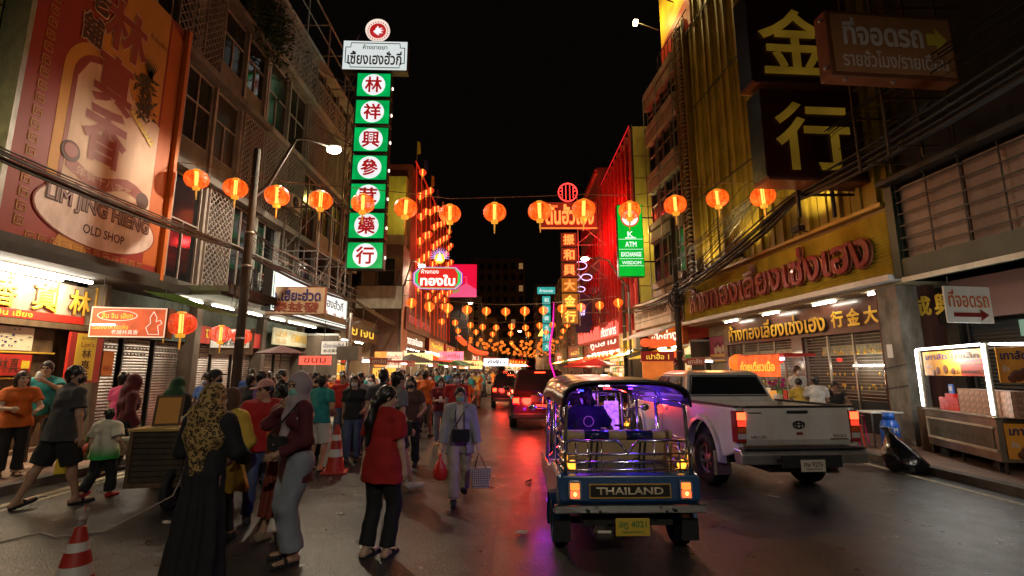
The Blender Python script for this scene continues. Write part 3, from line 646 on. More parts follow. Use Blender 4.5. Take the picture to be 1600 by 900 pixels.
# ---------------------------------------------------------------- street poles, lamps
def concrete_pole(label, x, y, h, w=.14, lean=0, m=None):
    t = thing('utility_pole', label, 'pole', (x, y, .1))
    MB().tube([(0, 0, 0), (lean * .5, 0, h * .5), (lean, 0, h)], [w, w * .9, w * .75], 12).build('shaft', m or POLEM, t)
    for z in (2.4, 4.3, 5.2): MB().tube([(lean * z / h, 0, z), (lean * z / h, 0, z + .05)], w * 1.04, 12).build('steel_band', STEEL, t)
    return t
POLEM = mat('dark_concrete', (.05, .04, .03), .9, var=.5, vscale=3, bump=.4)
LAMPW = glow('street_lamp_glow', (1, .86, .62), 60)
def street_lamp(label, x, y, z, hx, hy, hz, pw, m=LAMPW, col=(1, .84, .62), base_z=.12, group=None, pole=True):
    """pole at x,y; lamp head at hx,hy,hz"""
    t = thing('street_lamp', label, 'street lamp', (x, y, base_z), 0, group); mb = MB()
    if pole: mb.tube([(0, 0, 0), (0, 0, z - 1.2 - base_z)], .07, 8)
    p = [(0, 0, z - 1.4 - base_z), (0, 0, z - .9 - base_z)] ; dx, dy, dz = hx - x, hy - y, hz - base_z
    p += [(dx * .15, dy * .15, z - .5 - base_z), (dx * .45, dy * .45, dz - .12), (dx * .6, dy * .6, dz), (dx, dy, dz)]; mb.tube(p, [.06, .055, .05, .045, .04, .035], 8); mb.build('lamp_arm', mat('lamp_pole', (.10, .09, .08), .5, metal=.3), t)
    hd = MB(); hd.ell((dx, dy, dz + .05), (.28, .15, .07), 12, 6); hd.build('lamp_head', STEEL, t)
    gl = MB(); gl.ell((dx, dy, dz - .06), (.22, .16, .11), 12, 6); gl.build('lamp_glass', m, t)
    sl = bpy.data.lights.new('lamp_light', 'SPOT'); sl.energy = pw; sl.color = col; sl.spot_size = R(174); sl.spot_blend = .3; sl.shadow_soft_size = .12
    o = bpy.data.objects.new('lamp_light', sl); COL.objects.link(o); o.location = (hx, hy, hz - .2)
    return t
pc = concrete_pole('tall dark concrete utility pole at the kerb before the red lanterns', -6.98, 12.6, 7.6, .12)
street_lamp('bright warm street lamp on a long curved arm beside the green sign', -6.98, 12.7, 7.3, -5.5, 14.2, 8.5, 1900, base_z=.12, pole=False)
a = at_y(659, 414, 31); street_lamp('small warm street lamp over the rainbow-edged Thai sign', -6.4, 28, 7.3, a.x, 31, a.z, 700)
a = at_y(735, 473, 58); street_lamp('distant white street lamp above the lantern strings near the red screen', -6.4, 57, 8.4, a.x, 58, a.z, 900)
a = at_y(914, 403, 27); street_lamp('curved street lamp shining near the column of orange characters', 6.6, 27.4, 7.3, a.x, 27, a.z, 900)
a = at_y(812, 517, 75); street_lamp('small far white street lamp under the teal sign', 2.2, 75, 8.3, a.x, 75, a.z, 500)
concrete_pole('dark concrete pole with a knot of cables on the kerb beyond the pickup', 7.0, 20.6, 8.2, .13)
concrete_pole('slim grey pole at the kerb near the red neon shopfront', 6.9, 30, 7.0, .13)
# ---------------------------------------------------------------- right-hand side of the street
FR_ = Frame(9.53, 0, math.atan2(-11.6, .9))
def RU(Y): return -Y / math.cos(FR_.rz + R(90))
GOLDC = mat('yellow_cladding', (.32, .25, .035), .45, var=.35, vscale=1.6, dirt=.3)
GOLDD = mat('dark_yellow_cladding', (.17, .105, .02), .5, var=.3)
LOUV = mat('yellow_louver', (.52, .41, .05), .45, var=.25, vscale=2.5, dirt=.25)
BRWN = mat('brown_fascia', (.13, .055, .045), .28, var=.15, coat=.3)
ra = thing('gold_shop_building', 'yellow louvred gold-shop building with huge dark red Thai letters', 'building', FR_.o, FR_.rz)
u0, u1 = RU(21.7), RU(10.75)
box('core_wall', WALLD, ra, u0, u1, 1.3, 7, .12, 24)
# ribbed upper cladding
m_ = MB(); x = u0 + 1.2; i = 0
while x < u1 - .3:
    w = [.30, .12, .42, .1, .22][i % 5]; m_.box(x, x + w, .25 - [.0, .10, .04, .14, .02][i % 5], .6, 5.5, 24); x += w + .006; i += 1
m_.build('ribbed_cladding', GOLDC, ra)
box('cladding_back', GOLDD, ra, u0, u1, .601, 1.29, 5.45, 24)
for z in (9.0, 13.2, 17): box('cladding_joint', BLACKP, ra, u0 + 1.2, u1, .06, .1, z, z + .04)
# column of small shell ornaments
for z in range(0, 62):
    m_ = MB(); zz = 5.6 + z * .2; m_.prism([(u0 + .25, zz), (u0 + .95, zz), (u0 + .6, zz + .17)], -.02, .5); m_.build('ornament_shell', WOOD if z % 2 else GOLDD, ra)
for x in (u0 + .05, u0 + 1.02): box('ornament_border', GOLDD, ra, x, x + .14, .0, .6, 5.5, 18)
# fascia of horizontal louvres
m_ = MB()
for i in range(18):
    z = 3.86 + i * .082; m_.quad((u0, -.12, z), (u1, -.12, z), (u1, -.19, z + .055), (u0, -.19, z + .055)); m_.quad((u0, -.19, z + .055), (u1, -.19, z + .055), (u1, -.12, z + .082), (u0, -.12, z + .082))
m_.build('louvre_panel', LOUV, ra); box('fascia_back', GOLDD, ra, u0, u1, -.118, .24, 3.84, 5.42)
box('fascia_top', mat('fascia_lip', (.42, .27, .05), .4), ra, u0, u1, -.28, .24, 5.43, 5.52); box('fascia_sill', WHITEP, ra, u0 - .05, u1, -.30, 0, 3.70, 3.835)
box('end_board', DARK, ra, u0 - .25, u0 - .003, -.2, 1.2, 3.84, 5.5)
TLE = mat('letter_side', (.30, .10, .05), .35, metal=.2)
word = 'ห้างทองเลี่ยงเซ่งเฮง'
ul, zl = FR_.at(1082, 480, -.2); ur, zr = FR_.at(1366, 390, -.2)
cl = (ul + ur) / 2
letters(word, TLE, ra, cl, 4.10, 1.10, ur - ul, -.20, .05, .035, name='letter_back'); letters(word, DKRED, ra, cl, 4.12, 1.06, ur - ul - .04, -.30, .05, .015, name='lettering')
# soffit, brown sign band, shutters
box('soffit', mat('soffit_cream', (.40, .33, .20), .7), ra, u0, u1, .003, 1.29, 3.62, 3.69)
box('sign_band', BRWN, ra, u0 + 1.9, u1, .55, .75, 2.72, 3.60)
GLET = mat('gold_letter', (.95, .62, .06), .3, metal=.2)
uA, _ = FR_.at(1140, 525, .5); uB, _ = FR_.at(1290, 500, .5); uC, _ = FR_.at(1297, 500, .5); uD, _ = FR_.at(1378, 495, .5)
letters(word, BLACKP, ra, (uA + uB) / 2 + .03, 2.80, .62, uB - uA, .52, .01, .03, name='letter_shadow'); letters(word, GLET, ra, (uA + uB) / 2, 2.83, .60, uB - uA, .47, .02, .02, name='lettering')
for i, ch in enumerate('行金大'): letters(ch, GLET, ra, uC + (uD - uC) * (.17 + i * .33), 2.88, .46, .46, .47, .02, .03, name='letter')
for (a, b) in ((u0 + 1.9, u0 + 2.15), (RU(15.6), RU(15.1)), (u1 - .45, u1)): box('pier', BRWN, ra, a, b, .56, .9, .12, 2.717)
# pale wall with pink poster
box('side_wall', mat('dim_cream_wall', (.36, .33, .22), .7, var=.3), ra, u0, u0 + 1.88, .9, 1.28, .12, 3.6)
# lit interior behind grilles
INT = mat('interior_wall', (.10, .085, .06), .6, var=.5)
GR = mat('grille_steel', (.45, .42, .36), .35, metal=.8)
box('interior_back', INT, ra, u0 + 2, u1, 1.2, 1.29, .2, 3.6)
def grille(a, b):
    m = MB(); z = .95
    while z < 2.7: m.bar((a, .66, z), (b, .66, z), .008); z += .085
    for k in range(5): x = a + (b - a) * k / 4; m.box(x - .02, x + .02, .63, .69, .14, 2.7)
    m.build('roll_grille', GR, ra)
    box('lower_shutter', mat('blue_black_panel', (.025, .032, .04), .3), ra, a, b, .67, .7, .14, .94)
g1 = (u0 + 2.2, RU(15.65)); g2 = (RU(15.05), u1 - .5)
grille(*g1); grille(*g2)
for (a, b) in (g1, g2):
    gm = MB(); r_ = random.Random(8)
    for i in range(90): x = r_.uniform(a + .1, b - .1); z = r_.choice([1.25, 1.32, 1.62, 2.2, 2.26]); gm.ell((x, 1.1, z), (.03, .02, .05), 5, 3)
    gm.build('gold_chain_display', GLET, ra)
    box('counter_top', mat('dark_counter', (.06, .04, .03), .2), ra, a, b, .95, 1.18, .95, 1.1)
    for x in (a + (b - a) * .25, a + (b - a) * .7):
        MB().ell((x, .95, 2.02), (.07, .07, .06), 8, 5).build('pendant_lantern', glow('small_red_glow', (1, .03, .02), 1.8), ra)
    MB().tube([((a + b) / 2 - .5, 1.0, 1.85), ((a + b) / 2 + .5, 1.0, 1.85)], .02, 6).build('tube_lamp', TUBE, ra)
    box('box_shelf', mat('pale_shelf', (.42, .40, .24), .6, var=.5, vscale=12), ra, a + .1, b - .1, 1.1, 1.19, 2.15, 2.42)
for Y in (19, 16.5, 14, 12): MB().tube([(RU(Y), .25, 3.57), (RU(Y) + .9, .25, 3.57)], .02, 6).build('tube_lamp', TUBE, ra)
MB().tube([(u1 - 1.5, .645, 1.0), (u1 - 1.5, .645, 1.75)], .02, 8).build('door_handle', CHROME, ra)
MB().tube([(u1 - 1.25, .645, 1.0), (u1 - 1.25, .645, 1.75)], .02, 8).build('door_handle', CHROME, ra)
for Y in (19.5, 16.3, 13.2):  # flood lamps added along the fascia to light the cladding
    t = thing('flood_lamp', 'dark flood lamp added on the fascia top to light the yellow cladding, at its ' + {19.5: 'ornament end', 16.3: 'middle', 13.2: 'pier end'}[Y], 'lamp', FR_.world(RU(Y), -.55, 5.55), FR_.rz); m_ = MB(); m_.box(-.16, .16, -.1, .1, -.02, .12); m_.build('housing', DARK, t); m_ = MB(); m_.box(-.13, .13, -.07, .07, .121, .13); m_.build('lamp_glass', glow('flood_yellow', (1, .75, .3), 6), t); MB().bar((0, .1, 0), (0, .5, -.05), .02).build('stay', DARK, t)
    sl = bpy.data.lights.new('flood_light', 'SPOT'); sl.energy = 260; sl.color = (1, .72, .28); sl.spot_size = R(120); sl.spot_blend = .8; sl.shadow_soft_size = .1; o = bpy.data.objects.new('flood_light', sl); COL.objects.link(o); o.location = FR_.world(RU(Y), -.6, 5.75); o.rotation_euler = (R(165), 0, FR_.rz)
# stone pier between the shops
pr = thing('building_pier', 'rough square concrete pier between the gold shop and the stall', 'pier', FR_.o, FR_.rz)
pa, pb = FR_.at(1387, 600, -.1)[0], FR_.at(1419, 600, -.1)[0]; box('shaft', CONC, pr, pa, pb, -.1, .4, .12, 3.60); box('paper_scrap', WHITEP, pr, pa + .1, pa + .25, -.106, -.1, 2.0, 2.3)
for z in (1.3, 1.75): MB().bar((pa - .02, -.12, z), (pb + .02, -.12, z + .1), .01).build('tie_wire', CABLE, pr)
MB().tube([(pa - .06, -.05, .12), (pa - .06, -.05, 3.6)], .025, 6).build('drain_pipe', mat('rust_pipe', (.16, .05, .03), .6, var=.4), pr)

# pink-panelled neighbour nearest the camera
rb_ = thing('panelled_building', 'building with stained pinkish panels behind dark rails above the food stall', 'building', FR_.o, FR_.rz)
v0, v1 = RU(10.7) , RU(2.0)
PNK = mat('stained_pink_panel', (.26, .18, .14), .6, var=.3, vscale=1.1, dirt=.45)
for k in range(6):
    a = v0 + .25 + k * 1.45; box('panel', PNK, rb_, a, a + 1.40, -.05, .05, 4.15, 5.75)
m_ = MB()
for i in range(6): m_.bar((v0, -.16, 4.3 + i * .27), (v1, -.16, 4.3 + i * .27), .018)
for k in range(13): m_.bar((v0 + .25 + k * .725, -.14, 4.1), (v0 + .25 + k * .725, -.14, 5.8), .016)
m_.build('rail', DARK, rb_)
box('corner_post', mat('dark_green_post', (.02, .035, .02), .5), rb_, v0 + .02, v0 + .22, -.22, .3, 3.72, 5.8)
box('beam', mat('dark_green_beam', (.035, .045, .022), .5, var=.4), rb_, v0 + .23, v1, -.2, .2, 3.66, 4.12); box('beam_lip', CREAM, rb_, v0 + .23, v1, -.26, -.21, 3.60, 3.70)
box('wall', mat('black_wall', (.03, .028, .025), .8, var=.4), rb_, v0 + .1, v1, .35, 6, 5.82, 22); box('ledge', DARK, rb_, v0, v1, -.4, .34, 5.83, 5.95)
box('shop_wall', WALLD, rb_, v0 + .55, v1, 1.0, 1.2, .12, 3.6)
box('sign_band', BRWN, rb_, v0 + .5, v0 + 2.9, .55, .7, 2.75, 3.58)
for ch, px in (('成', 1440), ('興', 1476)): letters(ch, GLET, rb_, FR_.at(px, 475, .5)[0], 2.9, .46, .46, .50, .03, .03, name='letter')
box('side_panel', mat('brown_pillar', (.12, .07, .065), .5, var=.3), rb_, v0 + 2.9, v0 + 3.9, .45, .9, .12, 3.58)
shutter(rb_, v0 + .6, v0 + 2.9, .14, 2.7, .8, mat('dark_slat', (.05, .055, .055), .35, metal=.5), holes=False)
box('lit_pane', glow('lit_seafoam', (.25, .45, .34), .35), rb_, v0 + 1.55, v0 + 2.4, .74, .76, 2.35, 2.66)
# dark scaffolding above
scf = thing('scaffolding', 'dark rusty scaffold lattice above the parking sign', 'scaffold', (8.9, 8.9, 0))
m_ = MB(); rr = random.Random(3)
for i in range(6):
    for j in range(2): m_.bar((-1.6 + i * .65, j * .8, 5.8), (-1.6 + i * .65, j * .8, 12), .03)
for z in range(7):
    m_.bar((-1.6, 0, 6 + z), (1.7, 0, 6 + z), .025); m_.bar((-1.6, .8, 6 + z), (1.7, .8, 6 + z), .025)
    for i in range(5): m_.bar((-1.6 + i * .65, 0, 6 + z), (-.95 + i * .65, .8, 7 + z), .018)
m_.build('steel_frame', mat('rusty_steel', (.06, .035, .022), .7, metal=.3, var=.4), scf)

# ---------------------------------------------------------------- projecting signs, right
k = thing('gold_character_sign', 'upper dark sign box with one large golden brush character', 'sign', (7.45, 11.4, -.1), R(4)); k.scale = (1.05, 1, 1)
def dark_box(parent, z0, z1, w=2.6):
    box('sign_box', mat('sign_black_red', (.07, .010, .007), .35, coat=.4), parent, -w / 2, w / 2, .02, .62, z0, z1, .015)
    box('side_sheet', mat('crinkled_steel', (.30, .30, .31), .22, metal=.95, bump=.9, bscale=2.0), parent, -w / 2 - .012, -w / 2 - .002, .03, .6, z0 + .03, z1 - .03)
    box('frame', mat('bronze_frame', (.16, .055, .03), .4, metal=.3), parent, -w / 2, w / 2, -.03, .6, z0 - .07, z0 - .003)
dark_box(k, 9.05, 11.6); GCH = glow('old_gold_added_glow', (.80, .46, .04), .10, .6, 1.3)  # weak glow put into the gold to brighten both characters
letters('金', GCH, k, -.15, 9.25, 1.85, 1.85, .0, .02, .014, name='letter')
k = thing('gold_character_sign', 'lower dark sign box with golden character, hanging under its twin', 'sign', (7.6, 11.4, -.38), R(4)); k.scale = (1.05, 1, 1.03)
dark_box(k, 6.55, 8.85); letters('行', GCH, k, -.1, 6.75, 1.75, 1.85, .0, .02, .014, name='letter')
k = thing('sign_bracket', 'steel bracket frame behind the two dark golden-character signs', 'bracket', (8.0, 11.9, 0)); m_ = MB()
for x in (-.6, .3): m_.bar((x, .2, 5.6), (x, .2, 12), .05)
for z in (6.2, 7.6, 9.1, 10.6): m_.bar((-.6, .2, z), (.9, .2, z), .04); m_.bar((-.6, .2, z), (.3, .2, z + 1.3), .03)
m_.build('steel_frame', DARK, k)
k = thing('parking_sign', 'brown parking sign in white Thai letters with a yellow arrow', 'sign', (7.12, 8.25, .42), R(5)); k.scale = (1.07, 1, 1.03)
box('cabinet', mat('sign_bronze', (.20, .065, .02), .45, var=.2), k, -1.2, 1.18, .02, .32, 6.42, 7.72, .02); box('face', mat('sign_tan', (.50, .22, .085), .5, var=.12), k, -1.12, 1.12, .0, .018, 6.50, 7.64)
SWH = mat('sign_offwhite', (.80, .68, .60), .6)
letters('ที่จอดรถ', SWH, k, -.18, 7.02, .55, 1.5, -.006, .004, .035); letters('รายชั่วโมง/รายเดือน', SWH, k, -.0, 6.60, .34, 1.95, -.006, .004, .012)
m_ = MB(); m_.prism([(.64, 7.10), (.82, 7.10), (.82, 6.98), (1.02, 7.22), (.82, 7.46), (.82, 7.34), (.64, 7.34)], -.01, -.004); m_.build('arrow', mat('dim_yellow', (.85, .68, .06), .5), k)
for (x, z) in ((-1.24, 7.55), (-1.24, 6.6), (-.9, 6.40), (0, 6.40)): MB().ell((x, .1, z), (.04, .04, .04), 8, 5).build('bolt', STEEL, k)
k = thing('direction_sign', 'small white parking direction sign with orange Thai letters and dark red arrow', 'sign', (7.72, 8.2, -.6), R(9))
box('board', WHITEP, k, -.46, .46, 0, .03, 3.10, 3.72, .004); letters('ที่จอดรถ', mat('orange_ink', (.65, .16, .03), .5), k, 0, 3.36, .30, .8, -.006, .004, .014)
m_ = MB(); m_.prism([(-.33, 3.20), (.2, 3.20), (.2, 3.14), (.36, 3.235), (.2, 3.33), (.2, 3.27), (-.33, 3.27)], -.012, -.004); m_.build('arrow', DKRED, k)
MB().bar((-.3, .05, 3.72), (-.3, .05, 3.9), .01).build('hanger', DARK, k)
# bank sign
k = thing('bank_sign', 'green lit bank sign with leaf emblem and four white lines', 'sign', (6.25, 25.0, 0), R(-1))
BG = glow('bank_green', (.0, .50, .03), 1.0, .1, 1); BW = glow('bank_white', (.95, 1, .95), 1.1); BR = glow('bank_red', (.8, .03, .02), .9)
box('cabinet', DARK, k, -.68, .68, .02, .45, 6.55, 10.45, .02); box('face', BG, k, -.65, .65, 0, .018, 6.58, 10.42)
for i, z in enumerate((9.12, 8.55, 8.0, 7.5, 7.12)): box('divider', BW if i else BG, k, -.63, .63, -.006, -.001, z, z + .02)
disc(k, 0, -.002, 9.72, .49, BR); disc(k, 0, -.014, 9.72, .42, BW)
m_ = MB(); m_.prism([(-.02, 9.42), (.03, 9.42), (.03, 9.75), (-.02, 9.75)], -.036, -.028)
m_.prism([(.02, 9.62), (.26, 9.78), (.24, 10.0), (.05, 9.84)], -.036, -.028); m_.prism([(-.03, 9.62), (-.04, 9.82), (-.3, 10.0), (-.22, 9.76)], -.036, -.028); m_.build('leaf_emblem', BG, k)
letters('K', BW, k, 0, 8.68, .30, .32, -.005, .004, .02); box('underline', BW, k, -.28, .28, -.008, -.001, 8.60, 8.66); letters('ATM', BW, k, 0, 8.14, .28, .6, -.005, .004, .02); letters('EXCHANGE', BW, k, 0, 7.62, .24, 1.05, -.005, .004, .03); letters('WISDOM', BW, k, 0, 7.2, .18, 1.0, -.005, .004, .012)
for z in (7.4, 9.8): MB().bar((.68, .25, z), (1.3, .25, z), .05).build('bracket', DARK, k)
# orange neon character column
k = thing('neon_character_column', 'tall orange neon sign of six stacked characters under a wide Thai header', 'sign', (4.3, 36, 0), 0)
NBG = glow('neon_board_dim', (.34, .03, .012), .4, .2, 1); NOR = glow('neon_orange', (1, .15, .03), 3.0); NYE = glow('neon_amber', (1, .38, .05), 2.2)
NB2 = [glow('neon_board_a', (.22, .045, .012), .30), glow('neon_board_b', (.55, .22, .02), .45)]
for i, ch in enumerate('振和興大金行'):
    z0 = 10.98 - i * 1.17; p = box('panel', DARK, k, -.62, .62, .02, .4, z0, z0 + 1.12, .02); box('panel_face', NB2[0] if i < 3 else NB2[1], p, -.58, .58, .0, .018, z0 + .04, z0 + 1.08)
    letters(ch, NOR if i < 4 else NYE, p, 0, z0 + .14, .84, .84, -.005, .02, .035, name='letter')
box('header', NBG, k, -2.2, 2.2, .02, .4, 12.45, 14.5); letters('ตั้นฮั้วเฮง', NOR, k, .1, 12.72, 1.62, 3.7, -.01, .03, .03); letters('ห้างทอง', NOR, k, -1.2, 14.08, .28, .8, -.01, .02, .0); box('header_tube', NYE, k, -2.2, 2.2, -.03, .0, 12.43, 12.46)
m_ = MB(); NRD = glow('neon_red', (1, .035, .03), 4)
for i in range(36):
    a, b = 6.2832 * i / 36, 6.2832 * (i + 1) / 36; m_.bar((.72 * math.cos(a), 0, 15.3 + .72 * math.sin(a)), (.72 * math.cos(b), 0, 15.3 + .72 * math.sin(b)), .05)
for x in (-.42, -.15, .15, .42): h_ = .45 if abs(x) > .3 else .62; m_.bar((x, 0, 15.3 - h_), (x, 0, 15.3 + h_), .03)
for z in (-.2, .1, .35): m_.bar((-.6, 0, 15.3 + z), (-.42, 0, 15.3 + z), .03); m_.bar((.42, 0, 15.3 + z), (.6, 0, 15.3 + z), .03)
m_.build('round_emblem', NRD, k)
m_ = MB()
for z in (6, 8.6, 11.2): m_.bar((.6, .3, z), (2.9, .3, z + 1.9), .03); m_.bar((.6, .3, z + 1.9), (2.9, .3, z), .03); m_.bar((.6, .3, z), (2.9, .3, z), .03)
m_.bar((.75, .3, 5), (.75, .3, 15), .05); m_.build('steel_lattice', STEEL, k)
# teal sign far
k = thing('teal_sign', 'small teal lit sign of stacked panels with a wide header down the street', 'sign', (3.9, 55, 0))
TL = glow('lit_teal', (.02, .42, .38), .85, .2, 2)
box('header', TL, k, -1.0, 1.0, 0, .3, 10.4, 11.15); letters('ห้างทอง', BW, k, 0, 10.55, .4, 1.5, -.01, .01)
for i in range(6): box('panel', TL, k, -.45, .45, 0, .3, 9.2 - i * 1.05, 10.1 - i * 1.05); letters('和成興金行大'[i], BW, k, 0, 9.4 - i * 1.05, .5, .5, -.01, .01, 0, name='letter')
MB().bar((.3, .4, 4), (.3, .4, 11), .05).build('mast', DARK, k)
# star-shaped lights hung over the road
def star(label, x, y, z, s):
    t = thing('star_light', label, 'light', (x, y, z)); m = MB(); m.prism([(math.cos(R(90 + 36 * i)) * s * (1 if i % 2 == 0 else .45), math.sin(R(90 + 36 * i)) * s * (1 if i % 2 == 0 else .45)) for i in range(10)], -.06, .06); m.build('star', glow('star_yellow', (1, .55, .08), 3), t)
    MB().bar((0, 0, s), (0, 0, s + 1.2), .01).build('cord', CABLE, t)
a = at_y(897, 553, 95); star('yellow star light hanging among the far lantern strings', a.x, 95, a.z, .55)
a = at_y(848, 520, 60); t = thing('triangle_light', 'yellow triangle light below the teal sign panels', 'light', (a.x, 60, a.z)); m_ = MB(); m_.prism([(-.6, -.4), (.6, -.4), (0, .65)], -.05, .05); m_.build('triangle', glow('star_yellow', (1, .55, .08), 3), t); MB().bar((0, .0, -.4), (0, .0, -5.2), .05).build('mast', WHITEP, t)

# ---------------------------------------------------------------- further right-hand buildings
rd = thing('office_building', 'dark office building with horizontal grey bands and wide black windows', 'building', FR_.o, FR_.rz)
BAND = wall_mat('office_band', (.26, .19, .14), .4); a, b = RU(25.7), RU(21.75)
box('wall', WALLD, rd, a, b, .4, 7, 5.2, 17)
for i, z in enumerate((5.4, 8.6, 11.4, 14.2, 16.3)):
    box('band', BAND, rd, a, b, -.05, .39, z - .15, z + .42); box('band', BAND, rd, a, b, -.1, .39, z + .52, z + .85)
    if i < 4:
        zt = (8.6, 11.4, 14.2, 16.3)[i]
        for k_ in range(4): x = a + (k_ + .5) * (b - a) / 4; window(rd, x, .15, z + .87, (b - a) / 4 - .06, zt - .17 - z - .87, 1, STEEL, [GLASS, PANE1][k_ % 2])
for x in (a, (a + b) / 2 - .2, b - .12): MB().bar((x + .06, -.12, 5), (x + .06, -.12, 17), .03).build('drain_pipe', STEEL, rd)
ba = thing('rooftop_banner', 'yellow and red floodlit banner along the roof of the dark office building', 'banner', FR_.o, FR_.rz)
box('banner_sheet', mat('banner_yellow', (.75, .48, .04), .5, var=.3, vscale=1), ba, RU(23.3), RU(19.9), .15, .2, 17.35, 21.5); m_ = MB(); m_.prism([(RU(23.3), 17.3), (RU(19.9), 17.3), (RU(19.9), 18.9), (RU(22), 18.6), (RU(23.3), 18.4)], .13, .145); m_.build('red_wave', mat('banner_red', (.6, .05, .02), .5, var=.3), ba)
m_ = MB()
for q in range(8): m_.bar((RU(23.3) + q * .45, -.1, 17.1), (RU(23.3) + q * .45, -.1, 17.9), .02)
m_.bar((RU(23.4), -.1, 17.9), (RU(19.8), -.1, 17.9), .025); m_.build('rail', DARK, ba)
for Y in (23.4, 21.4):
    m_ = MB(); m_.bar((RU(Y), .1, 19.6), (RU(Y), -1.1, 20.0), .03); m_.build('lamp_arm', DARK, ba); m_ = MB(); m_.box(RU(Y) - .1, RU(Y) + .1, -1.25, -1.05, 19.85, 20.1); m_.build('flood_lamp', glow('floodlight', (1, .80, .35), 18), ba)
    p = FR_.world(RU(Y) + .3, -.85, 19.9); point_light('flood_light', p, 120, (1, .72, .25), .1)
# low cream sign and awning before the office building
k = thing('shop_sign', 'long cream sign with dark Thai letters half hidden by hanging cables', 'sign', FR_.o, FR_.rz)
box('cabinet', mat('cream_pink_board', (.72, .60, .48), .6, var=.2, dirt=.3), k, RU(27.6), RU(22.4), -.5, -.1, 3.95, 5.35, .02)
letters('ห้างขายยาตราใบโพธิ์', mat('brown_ink2', (.10, .06, .03), .6), k, RU(25.0), 4.45, .5, 4.4, -.52, .01, .01); box('lower_line', BLACKP, k, RU(27.5), RU(22.5), -.508, -.501, 4.28, 4.31)
k = thing('shop_awning', 'white sloping awning board above the lit orange shop', 'awning', FR_.o, FR_.rz)
m_ = MB(); m_.prism([(-1.3, 3.35), (-.2, 3.85), (-.2, 3.92), (-1.3, 3.43)], RU(27.4), RU(21.9), 'yz'); m_.build('sheet', WHITEP, k)
k = board('purple poster of four white-clad figures over a yellow strip', FR_.world(u0 + .95, .8, 0), FR_.rz, 1.5, 2.1, 3.15, mat('poster_purple', (.34, .04, .13), .5, var=.1), dep=.05, name='poster')
box('lower_strip', mat('poster_yellow', (.70, .45, .12), .5), k, -.75, .75, -.012, -.005, 2.1, 2.42)
for i, x in enumerate((-.22, .0, .18, .42)):
    m_ = MB(); m_.ell((x, -.015, 2.55 + (i % 2) * .08), (.10, .008, .16), 10, 6); m_.build('printed_figure', CREAM, k); m_ = MB(); m_.ell((x, -.018, 2.80 + (i % 2) * .08), (.055, .008, .07), 8, 5); m_.build('printed_head', BB_INK, k)
letters('สบู่สมุนไพรไทย', BB_ORG, k, .2, 2.16, .18, 1.0, -.014, .004)
# red-lit facade and yellow end wall
re_ = thing('red_lit_building', 'building with a red neon-lit front and pale yellow end wall', 'building', (7.32, 28.0, 0), R(-90) + .0)
YEND = mat('yellow_end', (.60, .47, .10), .4, var=.15)
RW = mat('red_facade', (.5, .05, .04), .5, var=.3)
# local x runs toward the camera (-Y), y into the block
for i, z in enumerate((4.0, 6.6, 9.2, 11.4, 13.2, 14.6)): box('end_panel', YEND, re_, .0, .06, .05, 1.5, z, (6.55, 9.15, 11.35, 13.15, 14.55, 16.5)[i])
box('corner_strip', BLACKP, re_, .0, .08, -.02, .045, 4, 16.6)
box('wall', RW, re_, -9.6, -.01, .12, 5, 3.8, 16.5)
NRS = glow('red_strip', (1, .02, .025), .5)
for i in range(9):
    x = -9.4 + i * 1.12; box('pilaster', RW, re_, x, x + .22, -.12, .115, 3.8, 16.5)
    if i < 8:
        for z in (5, 8, 11, 13.6): window(re_, x + .67, .06, z, .75, 1.9, 1, REDP, GLASS)
box('neon_line', NRS, re_, -9.6, 0, -.16, -.125, 16.50, 16.58)
for Y in (30, 33.5, 36.5): point_light('added_red_light', (6.0, Y, 11.5), 420, (1, .03, .03), .2)  # point lights without fittings, added to wash the front red
point_light('added_yellow_light', (7.15, 26.6, 9.5), 200, (1, .85, .3), .15)  # unseen light added to brighten the yellow end wall
rg = thing('brick_building', 'red-glowing brick building beyond the yellow end wall', 'building', (7.0, 38, 0), R(-90)); box('wall', mat('dim_brick', (.25, .08, .06), .7, var=.4, vscale=3), rg, -10, 0, 0, 5, 3.8, 18.2); box('cornice', RW, rg, -10.1, .1, -.25, -.003, 17.6, 18.0)
for z in (5, 8, 11, 14):
    for i in range(7): window(rg, -9.2 + i * 1.35, -.02, z, .9, 1.8, 1, REDP, GLASS)
# ---------------------------------------------------------------- lanterns strung over the street
LSH = bpy.data.materials.new('lantern_shell'); LSH.use_nodes = True
def _lan(m, c1, c2, st):
    nt = m.node_tree; N = nt.nodes; L = nt.links; b = N['Principled BSDF']; b.inputs['Base Color'].default_value = (*[c * .5 for c in c1], 1); b.inputs['Roughness'].default_value = .5
    tc = N.new('ShaderNodeTexCoord'); sx = N.new('ShaderNodeSeparateXYZ'); L.new(tc.outputs['Object'], sx.inputs[0])
    n = N.new('ShaderNodeTexNoise'); n.inputs['Scale'].default_value = 9; n.inputs['Detail'].default_value = 2; L.new(tc.outputs['Object'], n.inputs['Vector'])
    r = N.new('ShaderNodeValToRGB'); e = r.color_ramp.elements; e[0].position = .38; e[0].color = (*[c * .62 for c in c1], 1); e[1].position = .62; e[1].color = (*c2, 1)
    L.new(n.outputs['Fac'], r.inputs[0]); L.new(r.outputs[0], b.inputs['Emission Color']); b.inputs['Emission Strength'].default_value = st
    tr = N.new('ShaderNodeBsdfTransparent'); mx = N.new('ShaderNodeMixShader'); mx.inputs[0].default_value = .42
    L.new(b.outputs[0], mx.inputs[1]); L.new(tr.outputs[0], mx.inputs[2]); L.new(mx.outputs[0], N['Material Output'].inputs[0])
_lan(LSH, (.95, .085, .005), (1, .17, .012), 1.45)
LRED = bpy.data.materials.new('red_lantern_shell'); LRED.use_nodes = True; _lan(LRED, (.85, .035, .01), (1, .09, .02), 1.0)
